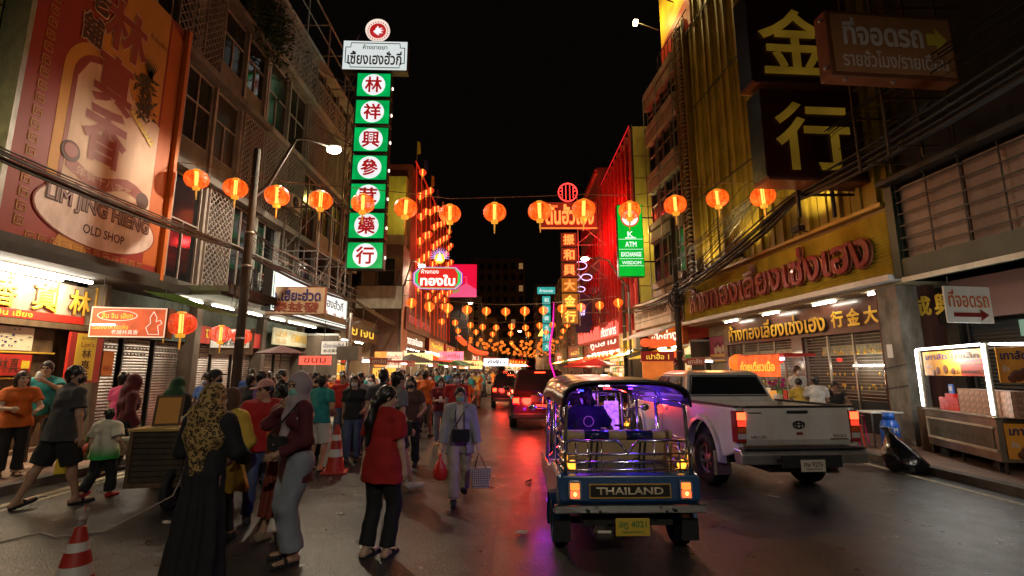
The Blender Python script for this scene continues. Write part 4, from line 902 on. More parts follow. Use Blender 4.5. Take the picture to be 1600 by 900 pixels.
LCORE = glow('lantern_core', (1, .55, .10), 4.0); LRIB = glow('lantern_rib', (.75, .06, .004), .7); LCAP = glow('lantern_cap', (1, .40, .03), .9); LTAS = glow('lantern_tassel', (.9, .40, .05), .5)
def lantern_proto(r=.30, shell=LSH, full=True):
    m = MB(); K = 20 if full else 10; n = 10 if full else 6
    prof = [(r * math.sin(math.pi * (i + .9) / (n + 1.8)) ** .75, .80 * r * -math.cos(math.pi * (i + .9) / (n + 1.8))) for i in range(n + 1)]
    m.lathe(prof, K); parts = [('shell', m, shell)]
    c = MB(); c.tube([(0, 0, -.72 * r), (0, 0, .72 * r)], r * .15, 8); parts.append(('bulb', c, LCORE))
    if full:
        rb = MB()
        for k in range(12):
            a = 6.2832 * k / 12; pts = [((q + .004) * math.cos(a), (q + .004) * math.sin(a), h) for q, h in prof[::2]]; rb.tube(pts, .006, 3, cap=False)
        parts.append(('rib', rb, LRIB))
        mk = MB()
        for k in range(6):
            for z in (.3, 0, -.3):
                a = 6.2832 * (k + .5) / 6; R_ = r * 1.01 * (1 - abs(z) * .25); u = Vector((-math.sin(a), math.cos(a), 0)); c_ = Vector((math.cos(a) * R_, math.sin(a) * R_, z * r))
                mk.quad(c_ - u * .02 - Vector((0, 0, .03)), c_ + u * .02 - Vector((0, 0, .03)), c_ + u * .02 + Vector((0, 0, .03)), c_ - u * .02 + Vector((0, 0, .03)))
        parts.append(('printed_character', mk, LRIB))
    cp = MB(); cp.lathe([(.001, -.98 * r), (r * .30, -.98 * r), (r * .32, -.72 * r)], 10, cap=False); cp.lathe([(r * .30, .72 * r), (r * .28, .88 * r), (.001, .88 * r)], 10); parts.append(('cap', cp, LCAP))
    t = MB(); t.tube([(0, 0, -.98 * r), (0, 0, -1.25 * r), (0, 0, -1.9 * r)], [.015, .022, .012], 6); parts.append(('tassel', t, LTAS))
    t = MB(); t.bar((0, 0, .86 * r), (0, 0, 1.45 * r), .006, 3); parts.append(('hanging_cord', t, CABLE))
    out = []
    for nme, mbv, mt in parts:
        me = bpy.data.meshes.new(nme); me.from_pydata(mbv.v, [], mbv.f); me.polygons.foreach_set('use_smooth', mbv.sm); me.materials.append(mt); out.append((nme, me))
    return out
P_FULL = lantern_proto(); P_MID = lantern_proto(full=False); P_RED = lantern_proto(.30, LRED, True); P_REDS = lantern_proto(.27, LRED, False)
def far_lantern_mesh():
    m = MB(); r = .3; m.lathe([(.1, -.26), (.27, -.16), (.30, 0), (.27, .16), (.1, .26)], 8, cap=True); m.mi = 1; m.tube([(0, 0, -.26), (0, 0, -.5)], .03, 4)
    me = bpy.data.meshes.new('street_lantern'); me.from_pydata(m.v, [], m.f); me.materials.append(glow('far_lantern', (1, .20, .02), 1.0)); me.materials.append(LTAS); me.polygons.foreach_set('material_index', m.m); me.polygons.foreach_set('use_smooth', m.sm); return me
FAR_L = far_lantern_mesh()
def lantern(parts, label, loc, group, rz=None, s=1):
    t = thing('street_lantern', label, 'lantern', loc, random.uniform(0, 6) if rz is None else rz, group); t.scale = (s, s, s); t.rotation_euler = (random.uniform(-.06, .06), random.uniform(-.06, .06), t.rotation_euler[2])
    for nme, me in parts: o = bpy.data.objects.new(nme, me); COL.objects.link(o); o.parent = t
    return t
GL_ = 'glowing lanterns strung across the street'
rr = random.Random(11)
def string(Y, n, x0, x1, z0, z1, sag, level, labels=None, name='lantern_wire'):
    pts = []
    for i in range(n + 1):
        f = i / n; pts.append((x0 + (x1 - x0) * f, Y, z0 + (z1 - z0) * f - sag * 4 * f * (1 - f)))
    w = MB().tube(pts, .012 if level == 0 else .02, 4).build('lantern_wire', mat('pale_wire', (.25, .18, .12), .6))
    tag(w, 'thin wire stretched across the street carrying ' + ('the nearest string of big lanterns' if level == 0 else 'a string of lanterns farther down'), 'wire', 'lantern wires across the street' if level else None)
    return pts
ORD = ['just past the red billboard', 'before the upper window of the pink-mullioned building', 'under the street-lamp arm', 'between the lamp arm and the tall green sign', 'overlapping the tall green sign', 'just beyond the tall green sign', 'before the tower of red lanterns', 'alone against the black sky', 'overlapping the start of the neon header', 'overlapping the end of the neon header', 'just above the green bank sign', 'before the dark office building', 'before the ribbed yellow cladding', 'last before the dark golden-character signs']
pxs = [307, 368, 433, 501, 567, 634, 703, 773, 843, 912, 984, 1055, 1121, 1192]; pys = [280, 294, 306, 313, 318, 325, 334, 332, 330, 327, 329, 320, 310, 307]
prev = []
for i, (x, y) in enumerate(zip(pxs, pys)):
    p = at_y(x, y, 12.5); lantern(P_FULL, 'big glowing orange lantern ' + ORD[i], p, GL_, s=rr.uniform(.94, 1.07)); prev.append((p.x, 12.5, p.z + .42))
wp = [(-9.4, 12.6, 7.35)] + prev + [(8.4, 12.0, 7.2)]
tag(MB().tube(wp, .011, 4).build('lantern_wire', mat('pale_wire', (.25, .18, .12), .6)), 'thin pale wire carrying the fourteen big lanterns across the street', 'wire')
px2 = [551, 584, 612, 643, 671, 700, 730, 760, 790, 820, 850, 878, 908, 937, 966]; py2 = [463, 463, 470, 473, 480, 481, 485, 486, 487, 485, 485, 482, 479, 475, 472]
px2 = [584, 612, 643, 671, 700, 730, 760, 790, 820, 849, 878, 908, 937, 966]; py2 = [463, 470, 473, 479, 481, 484, 486, 487, 486, 485, 482, 480, 477, 473]
pts = []
for i, (x, y) in enumerate(zip(px2, py2)):
    p = at_y(x, y, 29.5); lantern(P_MID, 'orange lantern in the second string down the street, ' + ORD_[i] + ' from the green-sign side', p, 'lanterns of the second string', s=rr.uniform(.9, 1.08)); pts.append((p.x, 29.5, p.z + .42))
tag(MB().tube(pts, .015, 4).build('lantern_wire', mat('pale_wire', (.25, .18, .12), .6)), 'thin wire carrying the second string of lanterns down the street', 'wire')
nL = 0
for si, Y in enumerate((44, 52, 61, 66, 70, 75, 80, 85, 91, 97, 103, 109, 115, 121, 128, 141, 155, 170, 186, 203)):
    cx = curve(Y); n = 13 if Y < 130 else 11; z = 6.3 if Y < 60 else 6.0
    if Y in (52, 66, 75, 85, 97): n = 9
    x0, x1 = cx - 7.6, cx + 7.4; pts = []
    for i in range(n):
        f = i / (n - 1); q = (x0 + (x1 - x0) * f + rr.uniform(-.1, .1), Y + rr.uniform(-.2, .2), z - .9 * 4 * f * (1 - f) * .8 + rr.uniform(-.1, .1))
        if Y <= 52: lantern(P_MID, 'small orange lantern of the ' + ('third' if Y == 44 else 'fourth') + ' string, ' + ORD_[i] + ' from the crowd side', q, 'lanterns of the far strings')
        else:
            o = bpy.data.objects.new('street_lantern', FAR_L); COL.objects.link(o); o.location = q; o.scale = (.78,) * 3; tag(o, 'tiny orange lantern in a far string over the road', 'lantern', 'lanterns of the farthest strings')
        pts.append((q[0], Y, q[2] + .42)); nL += 1
    if Y < 75: tag(MB().tube(pts, .018, 3).build('lantern_wire', mat('pale_wire', (.25, .18, .12), .6)), 'thin wire carrying a far string of lanterns', 'wire', 'wires of the far lantern strings')
# two lanterns before the blank beige sign
for x, y in ((584, 463), (612, 470)): pass
# tower of red lanterns on the facade down the left side
k = thing('lantern_covered_building', 'narrow building whose street front is hung with red lanterns from the roof', 'building', (-6.55, 31, 0), R(90))
box('wall', mat('maroon_wall', (.16, .03, .02), .7, var=.4), k, 0.02, 19, .1, 5, 4.2, 15.4)
box('end_wall', mat('yellow_green_end', (.42, .36, .07), .6, var=.25), k, -.6, 0, .35, 2.6, 7.0, 14.3); box('end_wall', mat('grey_end', (.25, .26, .25), .6), k, -.6, 0, 2.61, 3.6, 7.0, 14.2)
box('roof_sign', mat('yellow_green_end', (.42, .36, .07), .6), k, -.9, -.62, .3, 3.6, 9.5, 10.8)
m_ = MB()
for i in range(10): m_.bar((.5 + i * 1.9, -.35, 4.5), (.5 + i * 1.9, -.05, 15.8), .04)
m_.bar((.0, -.1, 15.6), (19, -.1, 15.6), .05); m_.build('red_strip', glow('dim_red_strip', (.8, .03, .01), .5), k)
q_ = 0; rt = random.Random(2)
for c in range(10):
    for r_ in range(6):
        u = .6 + c * 1.85 + rt.uniform(-.3, .3); z = 15.0 - r_ * 1.55 - (c % 2) * .7 + rt.uniform(-.2, .2)
        if z < 7: continue
        lantern(P_REDS, 'small red lantern on the lantern-covered front, ' + ORD_[r_] + ' row from the roof, ' + ORD_[c] + ' column', (-6.15, 31 + u, z), 'red lanterns on the tall narrow front')
for c in range(6):
    t = thing('roof_flag', 'small roof flag of the lantern-covered building, ' + ORD_[c] + ' along the roof edge', 'flag', (-6.5, 31.5 + c * 3, 15.4), 0, 'flags on the lantern-covered roof')
    MB().bar((0, 0, 0), (0, 0, 1.9), .03).build('pole', STEEL, t); m_ = MB(); m_.prism([(0, .9), (.25, 1.0), (.2, 1.8), (0, 1.9)], -.01, .01); m_.build('cloth', [YELP, mat('flag_blue', (.05, .05, .3), .6)][c % 2], t)
point_light('added_yellow_light', (-6.6, 28.4, 12), 160, (1, .8, .2), .15)  # light without a fitting, added for the yellow-green end wall
for Y in (34, 39, 45): point_light('red_lantern_light', (-5.3, Y, 11), 160, (1, .08, .03), .3)
# big red unlit lanterns along the shutters, given a glow in shell and bulb
for (x, y, Y, s, lab) in ((258, 502, 10.9, .85, 'half hidden behind the shop sign box'), (283, 506, 10.9, 1.02, 'in front of the shutters, fully visible'), (345, 522, 13.2, .9, 'just before the concrete pole'), (378, 526, 13.4, .82, 'just past the concrete pole')):
    p = at_y(x, y, Y); lantern(P_RED, 'round red fabric lantern with yellow tassel ' + lab, p, 'round red lanterns under the eaves', s=s)
# light the strings throw on the street (the bulbs of the lanterns)
for (x, y, z, pw) in ((-6, 12.5, 6.3, 70), (-2, 12.5, 5.8, 60), (2.2, 12.5, 5.8, 60), (6, 12.5, 6.2, 70), (-4, 29.5, 5.3, 170), (3, 29.5, 5.3, 170), (0, 44, 5.4, 260), (0, 61, 5, 500), (1, 80, 5, 700), (5, 110, 5, 900)):
    point_light('lantern_bulb_light', (x, y, z - .5), pw, (1, .42, .12), .35)
street_lamp('added unseen street lamp behind the viewpoint, in line with the near pavement row', -6.8, -12, 9.3, -5.0, -11, 10.4, 700)  # street lamps added out of view to light signs, pickup and walls
street_lamp('added unseen street lamp behind the viewpoint, in line with the opposite pavement row', 6.8, -13, 9.5, 5.4, -12, 10.8, 2900, col=(1, .90, .76))

# ---------------------------------------------------------------- cables
def cables(label, paths, r=.02, seed=1, name='cable_bundle', n=8, spread=.18):
    t = thing(name, label, 'cables', (0, 0, 0)); rc = random.Random(seed)
    for k in range(n):
        dx, dz = rc.gauss(0, spread * .5), rc.gauss(0, spread); sg = rc.uniform(.05, .25); pts = []
        for a, b in zip(paths, paths[1:]):
            a, b = Vector(a), Vector(b)
            for i in range(6):
                f = i / 6; p = a.lerp(b, f); p.z -= sg * 4 * f * (1 - f); p += Vector((dx, 0, dz)) * (1 if 0 < f else .5); pts.append(p)
        pts.append(Vector(paths[-1])); MB().tube(pts, r * rc.uniform(.5, 1.3), 5).build('cable', CABLE, t)
    return t
cables('thick sagging bundle of black cables running past the red billboard and shop eaves', [(-7.4, 4.0, 4.85), (-7.2, 12.6, 4.85), (-7.0, 22, 4.75), (-6.8, 32, 4.4)], .022, 1, n=9, spread=.06)
cables('second tangle of black cables from the concrete pole along the grey building', [(-7.2, 12.6, 5.6), (-8.6, 19, 6.0), (-8.6, 27, 5.9)], .014, 4, n=6, spread=.14)
cables('fan of thin dark wires from the far pole up to the yellow cladding', [(7.0, 20.6, 5.3), (8.1, 15, 7.6), (8.3, 9, 7.0)], .012, 5, n=9, spread=.3)
cables('heavy black cable bundle drooping in front of the huge dark red letters', [(6.9, 30, 5.4), (7.0, 20.6, 5.0), (7.6, 12.5, 6.3), (8.0, 4, 6.6)], .028, 2, n=12, spread=.13)
cables('parallel thin wires over the parking sign side of the street', [(7.0, 20.6, 6.3), (7.9, 11, 7.6), (8.2, 2, 7.4)], .012, 9, n=7, spread=.3)
cables('sagging knot of thin black cables beside the kerb pole under the pink-mullioned building', [(-7.0, 12.6, 4.2), (-7.9, 14.2, 3.9), (-8.9, 17, 4.3)], .014, 14, n=12, spread=.35)
t = cables('tangled knot of coiled black cable on the far kerb pole', [(7.0, 20.4, 4.6), (7.1, 20.8, 4.8)], .02, 6, n=3)
rk = random.Random(4)
for i in range(10):
    m_ = MB(); c_ = Vector((7.0 + rk.uniform(-.2, .2), 20.4 + rk.uniform(-.2, .2), 4.6 + rk.uniform(-.7, .5))); rad = rk.uniform(.2, .45); tilt = rk.uniform(0, 3)
    m_.tube([(c_.x + rad * math.cos(a) * math.cos(tilt) * .7, c_.y + rad * math.cos(a) * math.sin(tilt) * .7, c_.z + rad * math.sin(a)) for a in [6.2832 * q / 12 for q in range(13)]], .02, 5); m_.build('cable_coil', CABLE, t)
p = thing('junction_box', 'grey metal box on a thin post among the crowd below the signs', 'utility box', (-3.95, 13.6, 0)); MB().tube([(0, 0, .0), (0, 0, 3.3)], .05, 8).build('post', STEEL, p)
a = at_y(545, 553, 13.6); p.location = (a.x, 13.6, 0); box('cabinet', mat('box_grey', (.40, .40, .34), .6, dirt=.4), p, -.30, .30, -.12, .2, 2.0, 2.38, .01)
m_ = MB(); m_.bar((0, 0, 2.55), (0, 0, 3.1), .06); m_.bar((-.1, 0, 3.05), (-.02, -.05, 3.12), .05); m_.bar((.05, 0, 3.0), (.3, -.1, 3.05), .04); m_.build('camera_head', STEEL, p)
# ---------------------------------------------------------------- far buildings and the shops down the street
def block(label, x0, x1, y0, y1, h, m, nx=4, nz=6, lit=0, group=None, z0=4.2, side=True, seed=0, flood=None):
    b = thing('apartment_block', label, 'building', (x0, y0, 0), 0, group); w = x1 - x0; rb = random.Random(seed)
    box('wall', m, b, 0, w, 0, y1 - y0, 0, h); box('parapet', m, b, -.12, w + .12, -.12, .3, h + .003, h + .6)
    fh = (h - z0) / nz
    for i in range(nz):
        for k in range(nx):
            gm = LITWIN if rb.random() < lit else [GLASS, PANE1][k % 2]
            window(b, (k + .5) * w / nx, -.03, z0 + i * fh + fh * .2, w / nx * .55, fh * .55, 1, STEEL, gm)
        box('floor_band', m, b, -.06, w + .06, -.06, -.004, z0 + i * fh - .1, z0 + i * fh + .12)
    if side:
        sx = w + .03 if x0 < curve(y0) - 3 else -.03
        n = max(2, int((y1 - y0) / 4))
        for i in range(nz):
            for k in range(n): window(b, sx, (k + .5) * (y1 - y0) / n, z0 + i * fh + fh * .2, 1.8, fh * .55, 1, STEEL, [GLASS, PANE1][k % 2], R(90))
    return b
LITWIN = glow('lit_window', (1, .5, .18), .22)
BRK = wall_mat('brown_block', (.17, .10, .075), .4); BLU = wall_mat('blue_grey_block', (.13, .13, .17), .4); PNKB = wall_mat('pinkish_block', (.30, .17, .13), .35); TAN = wall_mat('tan_block', (.22, .16, .11), .4)
block('pinkish shophouse with blank end wall beside the blank beige sign', -10.5, -6.6, 29, 30.9, 9.3, PNKB, 2, 1, z0=6, side=False, seed=1)
block('brown windowless block behind the red screen', -12, -5.9, 63, 75, 12.5, BRK, 5, 4, seed=2)
block('blue-grey tower block rising behind the lantern strings', -9.5, -5.0, 78, 92, 13, BLU, 3, 4, seed=3)
block('pinkish narrow block right of the blue-grey tower', -7.2, -3.0, 96, 110, 11.5, PNKB, 2, 4, seed=4)
block('tall dim tower block at the bend with few lit windows', -13, 4, 150, 170, 36, TAN, 7, 9, lit=.02, seed=5)
block('dark wide block closing the street at the bend', -3, 9, 185, 200, 24, BRK, 7, 7, lit=.04, seed=6)
block('dark narrow tower behind the teal sign', 5.5, 12, 112, 125, 21, BLU, 3, 7, lit=.03, seed=7)
block('orange-lit narrow building before the teal sign', 6.9, 14, 62, 80, 15, TAN, 3, 5, seed=8)
block('brown low block on the outer side of the bend', 14, 30, 90, 130, 14, BRK, 6, 4, lit=.03, seed=9)
block('long dark row of shophouses on the outer bend', -14, -8.1, 50.5, 62, 11, BRK, 4, 4, lit=.03, seed=10)
block('red-brown shophouse behind the neon character column', 6.9, 13, 48.2, 61, 12, mat('redbrown', (.2, .06, .05), .7, var=.4), 4, 4, seed=11)
# octagonal gold-shop sign
k = thing('octagonal_sign', 'octagonal red sign with white Thai letters and rainbow corner stripes', 'sign', (-4.62, 30, .283), R(3)); k.scale = (.833,) * 3
oc = [(-1.85, 8.2), (-1.35, 7.72), (1.35, 7.72), (1.85, 8.2), (1.85, 8.95), (1.35, 9.43), (-1.35, 9.43), (-1.85, 8.95)]
MB().prism(oc, .0, .3).build('cabinet', DARK, k); sc_p = lambda f: [(x * f, 8.575 + (z - 8.575) * f) for x, z in oc]
cols = [glow('rb_violet', (.35, .05, .75), 1.2), glow('rb_yellow', (1, .6, .02), 1.2), glow('rb_blue', (.05, .1, .8), 1.2), glow('rb_green', (.05, .6, .08), 1.2), glow('rb_red', (.75, .02, .015), 1.0)]
for i, f in enumerate((1, .965, .93, .90)):
    MB().prism(sc_p(f), -.006 - i * .006, -.002 - i * .006).build('stripe', cols[i], k)
MB().prism([(x * .80 if abs(x) > 1.5 else x * .92, 8.575 + (z - 8.575) * .86) for x, z in oc], -.034, -.028).build('face', cols[4], k)
LW2 = glow('sign_white_hot', (1, .88, .75), 1.4)
letters('ทองใบ', LW2, k, 0, 7.98, .85, 2.6, -.045, .01, .04); letters('ห้างทอง', LW2, k, -.6, 8.9, .36, 1.3, -.045, .01, .015)
disc(k, .1, -.1, 10.05, .40, glow('crest_yellow', (1, .65, .05), 1.3), 'crest', 12)
m_ = MB()
for i in range(15): a = R(-10 + 200 * i / 14); m_.prism([(.1 + .35 * math.cos(a - .08), 10.15 + .35 * math.sin(a - .08)), (.1 + .35 * math.cos(a + .08), 10.15 + .35 * math.sin(a + .08)), (.1 + .78 * math.cos(a), 10.15 + .78 * math.sin(a))], -.14, -.11)
m_.build('crest_ray', glow('crest_violet', (.55, .45, 1), 1.5), k); m_ = MB(); m_.prism([(-.15, 9.85), (.35, 9.85), (.1, 10.6)], -.17, -.15); m_.build('crest_spire', LW2, k)
MB().bar((-1.85, .2, 8.4), (-3.0, .2, 8.4), .05).build('bracket', DARK, k)
# red screen
k = thing('led_screen', 'bright crimson LED screen with pink folds behind the octagonal sign', 'screen', (-6.6, 60, 0)); box('cabinet', DARK, k, -2.25, 2.25, .02, .5, 10.7, 14.95)
box('screen', glow('screen_red', (.80, .005, .045), 1.0, .08, .6), k, -2.2, 2.2, 0, .018, 10.75, 14.9)
m_ = MB(); m_.prism([(-2.2, 10.75), (2.2, 10.75), (2.2, 11.7), (.9, 12.5), (.2, 12.1), (-1, 11.6), (-2.2, 12.0)], -.02, -.01); m_.build('pink_shape', glow('screen_pink', (.9, .10, .25), .9), k)
m_ = MB(); m_.ell((-.6, -.03, 11.6), (.7, .02, .4), 10, 5); m_.build('food_shape', glow('screen_tan', (.5, .3, .12), .8), k); letters('เมนู...', LW2, k, -1.2, 14.1, .35, 2.0, -.02, .004); m_ = MB()
for (a, b) in (((.2, 13.3), (.9, 13.3)), ((.9, 13.3), (.95, 12.2)), ((.2, 13.3), (.25, 12.3))): m_.bar((a[0], -.03, a[1]), (b[0], -.03, b[1]), .05)
m_.build('line_mark', glow('screen_pink', (.9, .10, .25), .9), k); box('support', DARK, k, -1.2, 1.2, .3, .5, 0, 10.69)
# tourism-style vertical figure sign replaced by plain white-violet neon loops
k = thing('neon_loop_sign', 'small violet and white neon sign beside the orange character column', 'sign', (5.7, 40, 0)); m_ = MB()
for (cx, cz, r1) in ((0, 10.4, .55), (-.5, 9.4, .5), (.5, 9.4, .45), (0, 8.4, .35)):
    for i in range(16): a, b = 6.2832 * i / 16, 6.2832 * (i + 1) / 16; m_.bar((cx + r1 * math.cos(a), 0, cz + r1 * .6 * math.sin(a)), (cx + r1 * math.cos(b), 0, cz + r1 * .6 * math.sin(b)), .04)
m_.build('neon_loop', glow('neon_violet', (.7, .55, 1), 2), k); letters('ทอง', glow('neon_violet', (.7, .55, 1), 2), k, 0, 6.2, .9, .6, 0, .02, .02)
box('board', NAVYP, k, -.5, .9, .1, .3, 4.8, 8.0)
k = thing('neon_shopfront_sign', 'long red neon fascia with upright strokes over the lit shop', 'sign', (6.6, 38.5, 0), R(-84)); box('board', REDP, k, -6, 6, .02, .3, 3.9, 5.3)
m_ = MB(); rn = random.Random(3)
for i in range(30): x = -5.6 + i * .38; m_.bar((x, -.03, 4.1), (x + rn.uniform(-.1, .1), -.03, rn.uniform(4.7, 5.15)), .05)
m_.build('neon_stroke', glow('neon_hot', (1, .10, .07), 2.2), k); letters('ภัตตาคาร', LW2, k, 3.4, 4.2, .7, 3.6, -.06, .02, .02)

# ---------------------------------------------------------------- lit shops: one thing each
GOODS = [glow('goods_amber_glow', (1, .42, .08), .55), glow('goods_cream_glow', (1, .72, .38), .6), mat('goods_red', (.6, .05, .03), .5), mat('goods_gold', (.8, .5, .08), .4), mat('goods_green', (.1, .35, .08), .5), mat('goods_white', (.8, .75, .65), .5), glow('goods_white_glow', (1, .9, .7), .9)]  # some goods glow, standing for shop light falling on them
LITROOM = glow('room_wall_glow', (1, .64, .30), 1.1, .4, 1.5)  # glow put into the back wall in place of lamp light
def lit_shop(label, x, y, L, rz, fas, ch, fh=3.2, pw=60, seed=0, fasm=None, col=(1, .78, .45), lan=0, cm=LW2):
    """x,y = middle of the front; local x along front, y into the shop"""
    rs = random.Random(seed); s = thing('lit_shop', label, 'shop', (x, y, .12), rz)
    box('back_wall', LITROOM, s, -L / 2, L / 2, 1.6, 1.7, 0, fh); box('side_wall', PIER, s, -L / 2 - .1, -L / 2, 0, 1.7, 0, fh); box('side_wall', PIER, s, L / 2, L / 2 + .1, 0, 1.7, 0, fh)
    box('ceiling', WHITEP, s, -L / 2, L / 2, 0, 1.6, fh, fh + .1); box('fascia', fasm or REDP, s, -L / 2 - .1, L / 2 + .1, -.35, -.1, fh - .1, fh + 1.0)
    letters(ch, rs.choice([cm, LITYEL, GLET, cm]), s, 0, fh + .1, .6, L * .75, -.36, .02, .01)
    for z in (.5, 1.0, 1.5, 2.0): box('shelf', WOOD, s, -L / 2 + .05, L / 2 - .05, 1.2, 1.59, z, z + .04)
    x0 = -L / 2 + .1
    while x0 < L / 2 - .25:
        w = rs.uniform(.12, .4); z = rs.choice([.54, 1.04, 1.54, 2.04]); box('goods', rs.choice(GOODS), s, x0, x0 + w * .9, 1.1, 1.5, z, z + rs.uniform(.2, .4)); z2 = rs.choice([.54, 1.04, 1.54, 2.04])
        if z2 != z: box('goods', rs.choice(GOODS), s, x0, x0 + w * .9, 1.15, 1.5, z2, z2 + rs.uniform(.2, .4))
        x0 += w * .75
    for q in range(max(1, int(L / 2))): xx = -L / 2 + .4 + q * 2; MB().tube([(xx, .0, fh - .15), (xx + 1.2, .0, fh - .15)], .03, 5).build('tube_lamp', TUBE, s)
    m = MB(); m.prism([(-1.5, fh - .7), (-.1, fh - .25), (-.1, fh - .2), (-1.5, fh - .65)], -L / 2, L / 2, 'yz')
    if seed not in (1, 2, 12): m.build('awning', rs.choice([REDP, GREENP, YELP, WOOD]), s)
    for q in range(lan):
        xx = -L / 2 + (q + .5) * L / lan; p = Matrix.Rotation(rz, 4, 'Z') @ Vector((xx, -.6, fh - .55)) + Vector((x, y, .12)); o = bpy.data.objects.new('shop_lantern', FARR); COL.objects.link(o); o.location = p; o.scale = (.8, .8, .8); tag(o, 'small red lantern in a row along a lit shop eave', 'lantern', 'red lanterns along the shop eaves')
    a = area_light('shop_light', '', (0, 0, 0), pw * 3.0, col, L * .8, .3, (0, 0, 0)); a.parent = s; a.location = (0, -.6, fh - .3); a.rotation_euler = (R(-15), 0, 0)
    return s
m_ = MB(); m_.lathe([(.1, -.24), (.27, -.15), (.30, 0), (.27, .15), (.1, .24)], 10, cap=True); FARR = bpy.data.meshes.new('shop_lantern'); FARR.from_pydata(m_.v, [], m_.f); FARR.materials.append(glow('eave_lantern', (1, .09, .02), 1.3)); FARR.polygons.foreach_set('use_smooth', m_.sm)
BRF = mat('brown_neon_fascia', (.10, .03, .03), .5, var=.3)
lit_shop('yellow-lit herb shop packed with goods below the blank beige sign', -8.0, 25.2, 5.0, R(90), None, 'ยาจีน', pw=90, seed=1, fasm=WOOD)
lit_shop('glowing jewellery shop under the brown fascia of neon letters', -7.0, 33.5, 8, R(90), None, 'ห้างทองจินเฮง', pw=130, seed=2, fasm=BRF, lan=0)
lit_shop('bright sweet shop with a row of red lanterns on its eave', -6.8, 42.5, 8, R(90), None, 'Merry Gold', pw=150, seed=3, fasm=DKRED, lan=12)
lit_shop('white-lit noodle shop past the row of red lanterns', -6.8, 52, 8, R(90), None, 'ก๋วยจั๊บ', pw=150, seed=4, lan=5)
lit_shop('amber-lit shop below the brown windowless block', -6.8, 62, 9, R(90), None, 'ร้านอาหาร', pw=180, seed=5, fasm=BB_ORG, lan=4)
lit_shop('far bright shop under the blue-grey tower', -5.9, 76, 10, R(82), None, 'เปิด 24', pw=200, seed=6, lan=3)
lit_shop('far white-lit seafood shop near the bend', -3.9, 92, 10, R(75), None, 'ทะเล', pw=240, seed=7)
lit_shop('farthest amber shop at the bend of the street', 1.0, 112, 12, R(65), None, 'ขนม', pw=300, seed=8)
lit_shop('orange-lit restaurant under the white awning board', 7.95, 24.6, 4.6, R(-87), None, 'เป็ดย่าง', 2.9, pw=90, seed=11, fasm=BB_ORG, lan=3)
lit_shop('lit restaurant under the red neon fascia', 7.3, 38, 11, R(-87), None, 'หูฉลาม', 3.2, pw=200, seed=12, lan=9, fasm=REDP)
lit_shop('white-lit shop beside the red-lit building', 7.5, 30.6, 3.5, R(-87), None, 'ขนม', 3.0, pw=110, seed=15, fasm=CREAM)
lit_shop('bright fruit shop beyond the neon fascia', 7.2, 52, 10, R(-87), None, 'ผลไม้', 3.2, pw=200, seed=13, lan=4)
lit_shop('far lit shop row near the teal sign', 7.4, 68, 12, R(-85), None, 'ราดหน้า', 3.2, pw=240, seed=14)
for (x, y, z, rz, s_, zlab) in ((-6.3, 34, 4.2, R(90), 'ทองรูปพรรณ', 'a'), ):
    k = thing('neon_word_sign', 'brown projecting fascia with dark neon-edged letters over the jewellery shop', 'sign', (-6.45, 34.2, 0), R(90)); box('board', BRF, k, -4.4, 4.4, .02, .3, 4.25, 5.6); letters(s_, glow('neon_dim', (.55, .10, .08), .5), k, 0, 4.5, .85, 7.6, -.02, .05, .02)
k = thing('lit_hanging_sign', 'small cream lit sign with red Thai text beside the orange lantern board', 'sign', (-5.8, 24.3, -.25)); k.scale = (.5, .5, .77); box('board', glow('lit_cream_b', (1, .82, .55), .8), k, -.8, .8, 0, .15, 2.75, 3.75); letters('ก๋วยเตี๋ยว', SREDI, k, 0, 3.3, .28, 1.3, -.01, .01, .01); letters('魚丸粿條', SREDI, k, 0, 2.9, .28, 1.2, -.01, .01, .01)
k = thing('lit_hanging_sign', 'square orange glowing lantern-pattern board under the shop eave', 'sign', (-6.45, 24.3, -.2)); k.scale = (.5, .5, .77); box('board', glow('lit_orange_b', (1, .30, .04), .8, .3, 2), k, -.6, .6, 0, .15, 2.75, 3.7)
# garland of lanterns over the far shop
t = thing('lantern_garland', 'swag of orange glowing lanterns along the eave near the bend', 'garland', (0, 0, 0))
for i in range(20):
    f = i / 19; o = bpy.data.objects.new('garland_lantern', FARR); COL.objects.link(o); o.parent = t; o.location = (-6.3 + 2.6 * f, 58 + 12 * f, 5.6 - 1.4 * f - .5 * math.sin(3.14 * f)); o.scale = (1.2, 1.2, 1.2)
for (px, py, Y, w_, h_, c_, s_, lab) in ((492, 563, 17.2, 1.1, .3, (1, .10, .06), 'ขนม', 'blurred red and white lit strip sign over the cart by the maroon parasol'), (655, 560, 28, 1.5, .6, (1, .75, .3), 'เครปร้อน', 'cream-yellow lit stall board before the jewellery shop'), (600, 583, 22, 1.0, .45, (1, .45, .06), 'น้ำส้ม', 'amber lit stall board before the herb shop'), (705, 556, 40, 2.0, .7, (1, .2, .3), 'ไอศกรีม', 'pink lit stall board near the row of red lanterns'), (775, 566, 60, 3, .9, (.9, .95, 1), 'ซีฟู้ด', 'white lit stall board far down the street'), (735, 570, 50, 2.4, .8, (1, .6, .2), 'ลูกชิ้น', 'amber lit stall board near the noodle shop')):
    p = at_y(px, py, Y); k = thing('stall_board', lab, 'sign', (p.x, Y, p.z)); box('board', glow('stall_' + str(px), c_, 1.3, .3, 2), k, -w_ / 2, w_ / 2, 0, .06, -h_ / 2, h_ / 2); letters(s_, BB_INK, k, 0, -h_ * .3, h_ * .6, w_ * .7, -.01, .004, .01); MB().bar((0, .03, -h_ / 2), (0, .03, -p.z), .025).build('post', STEEL, k)
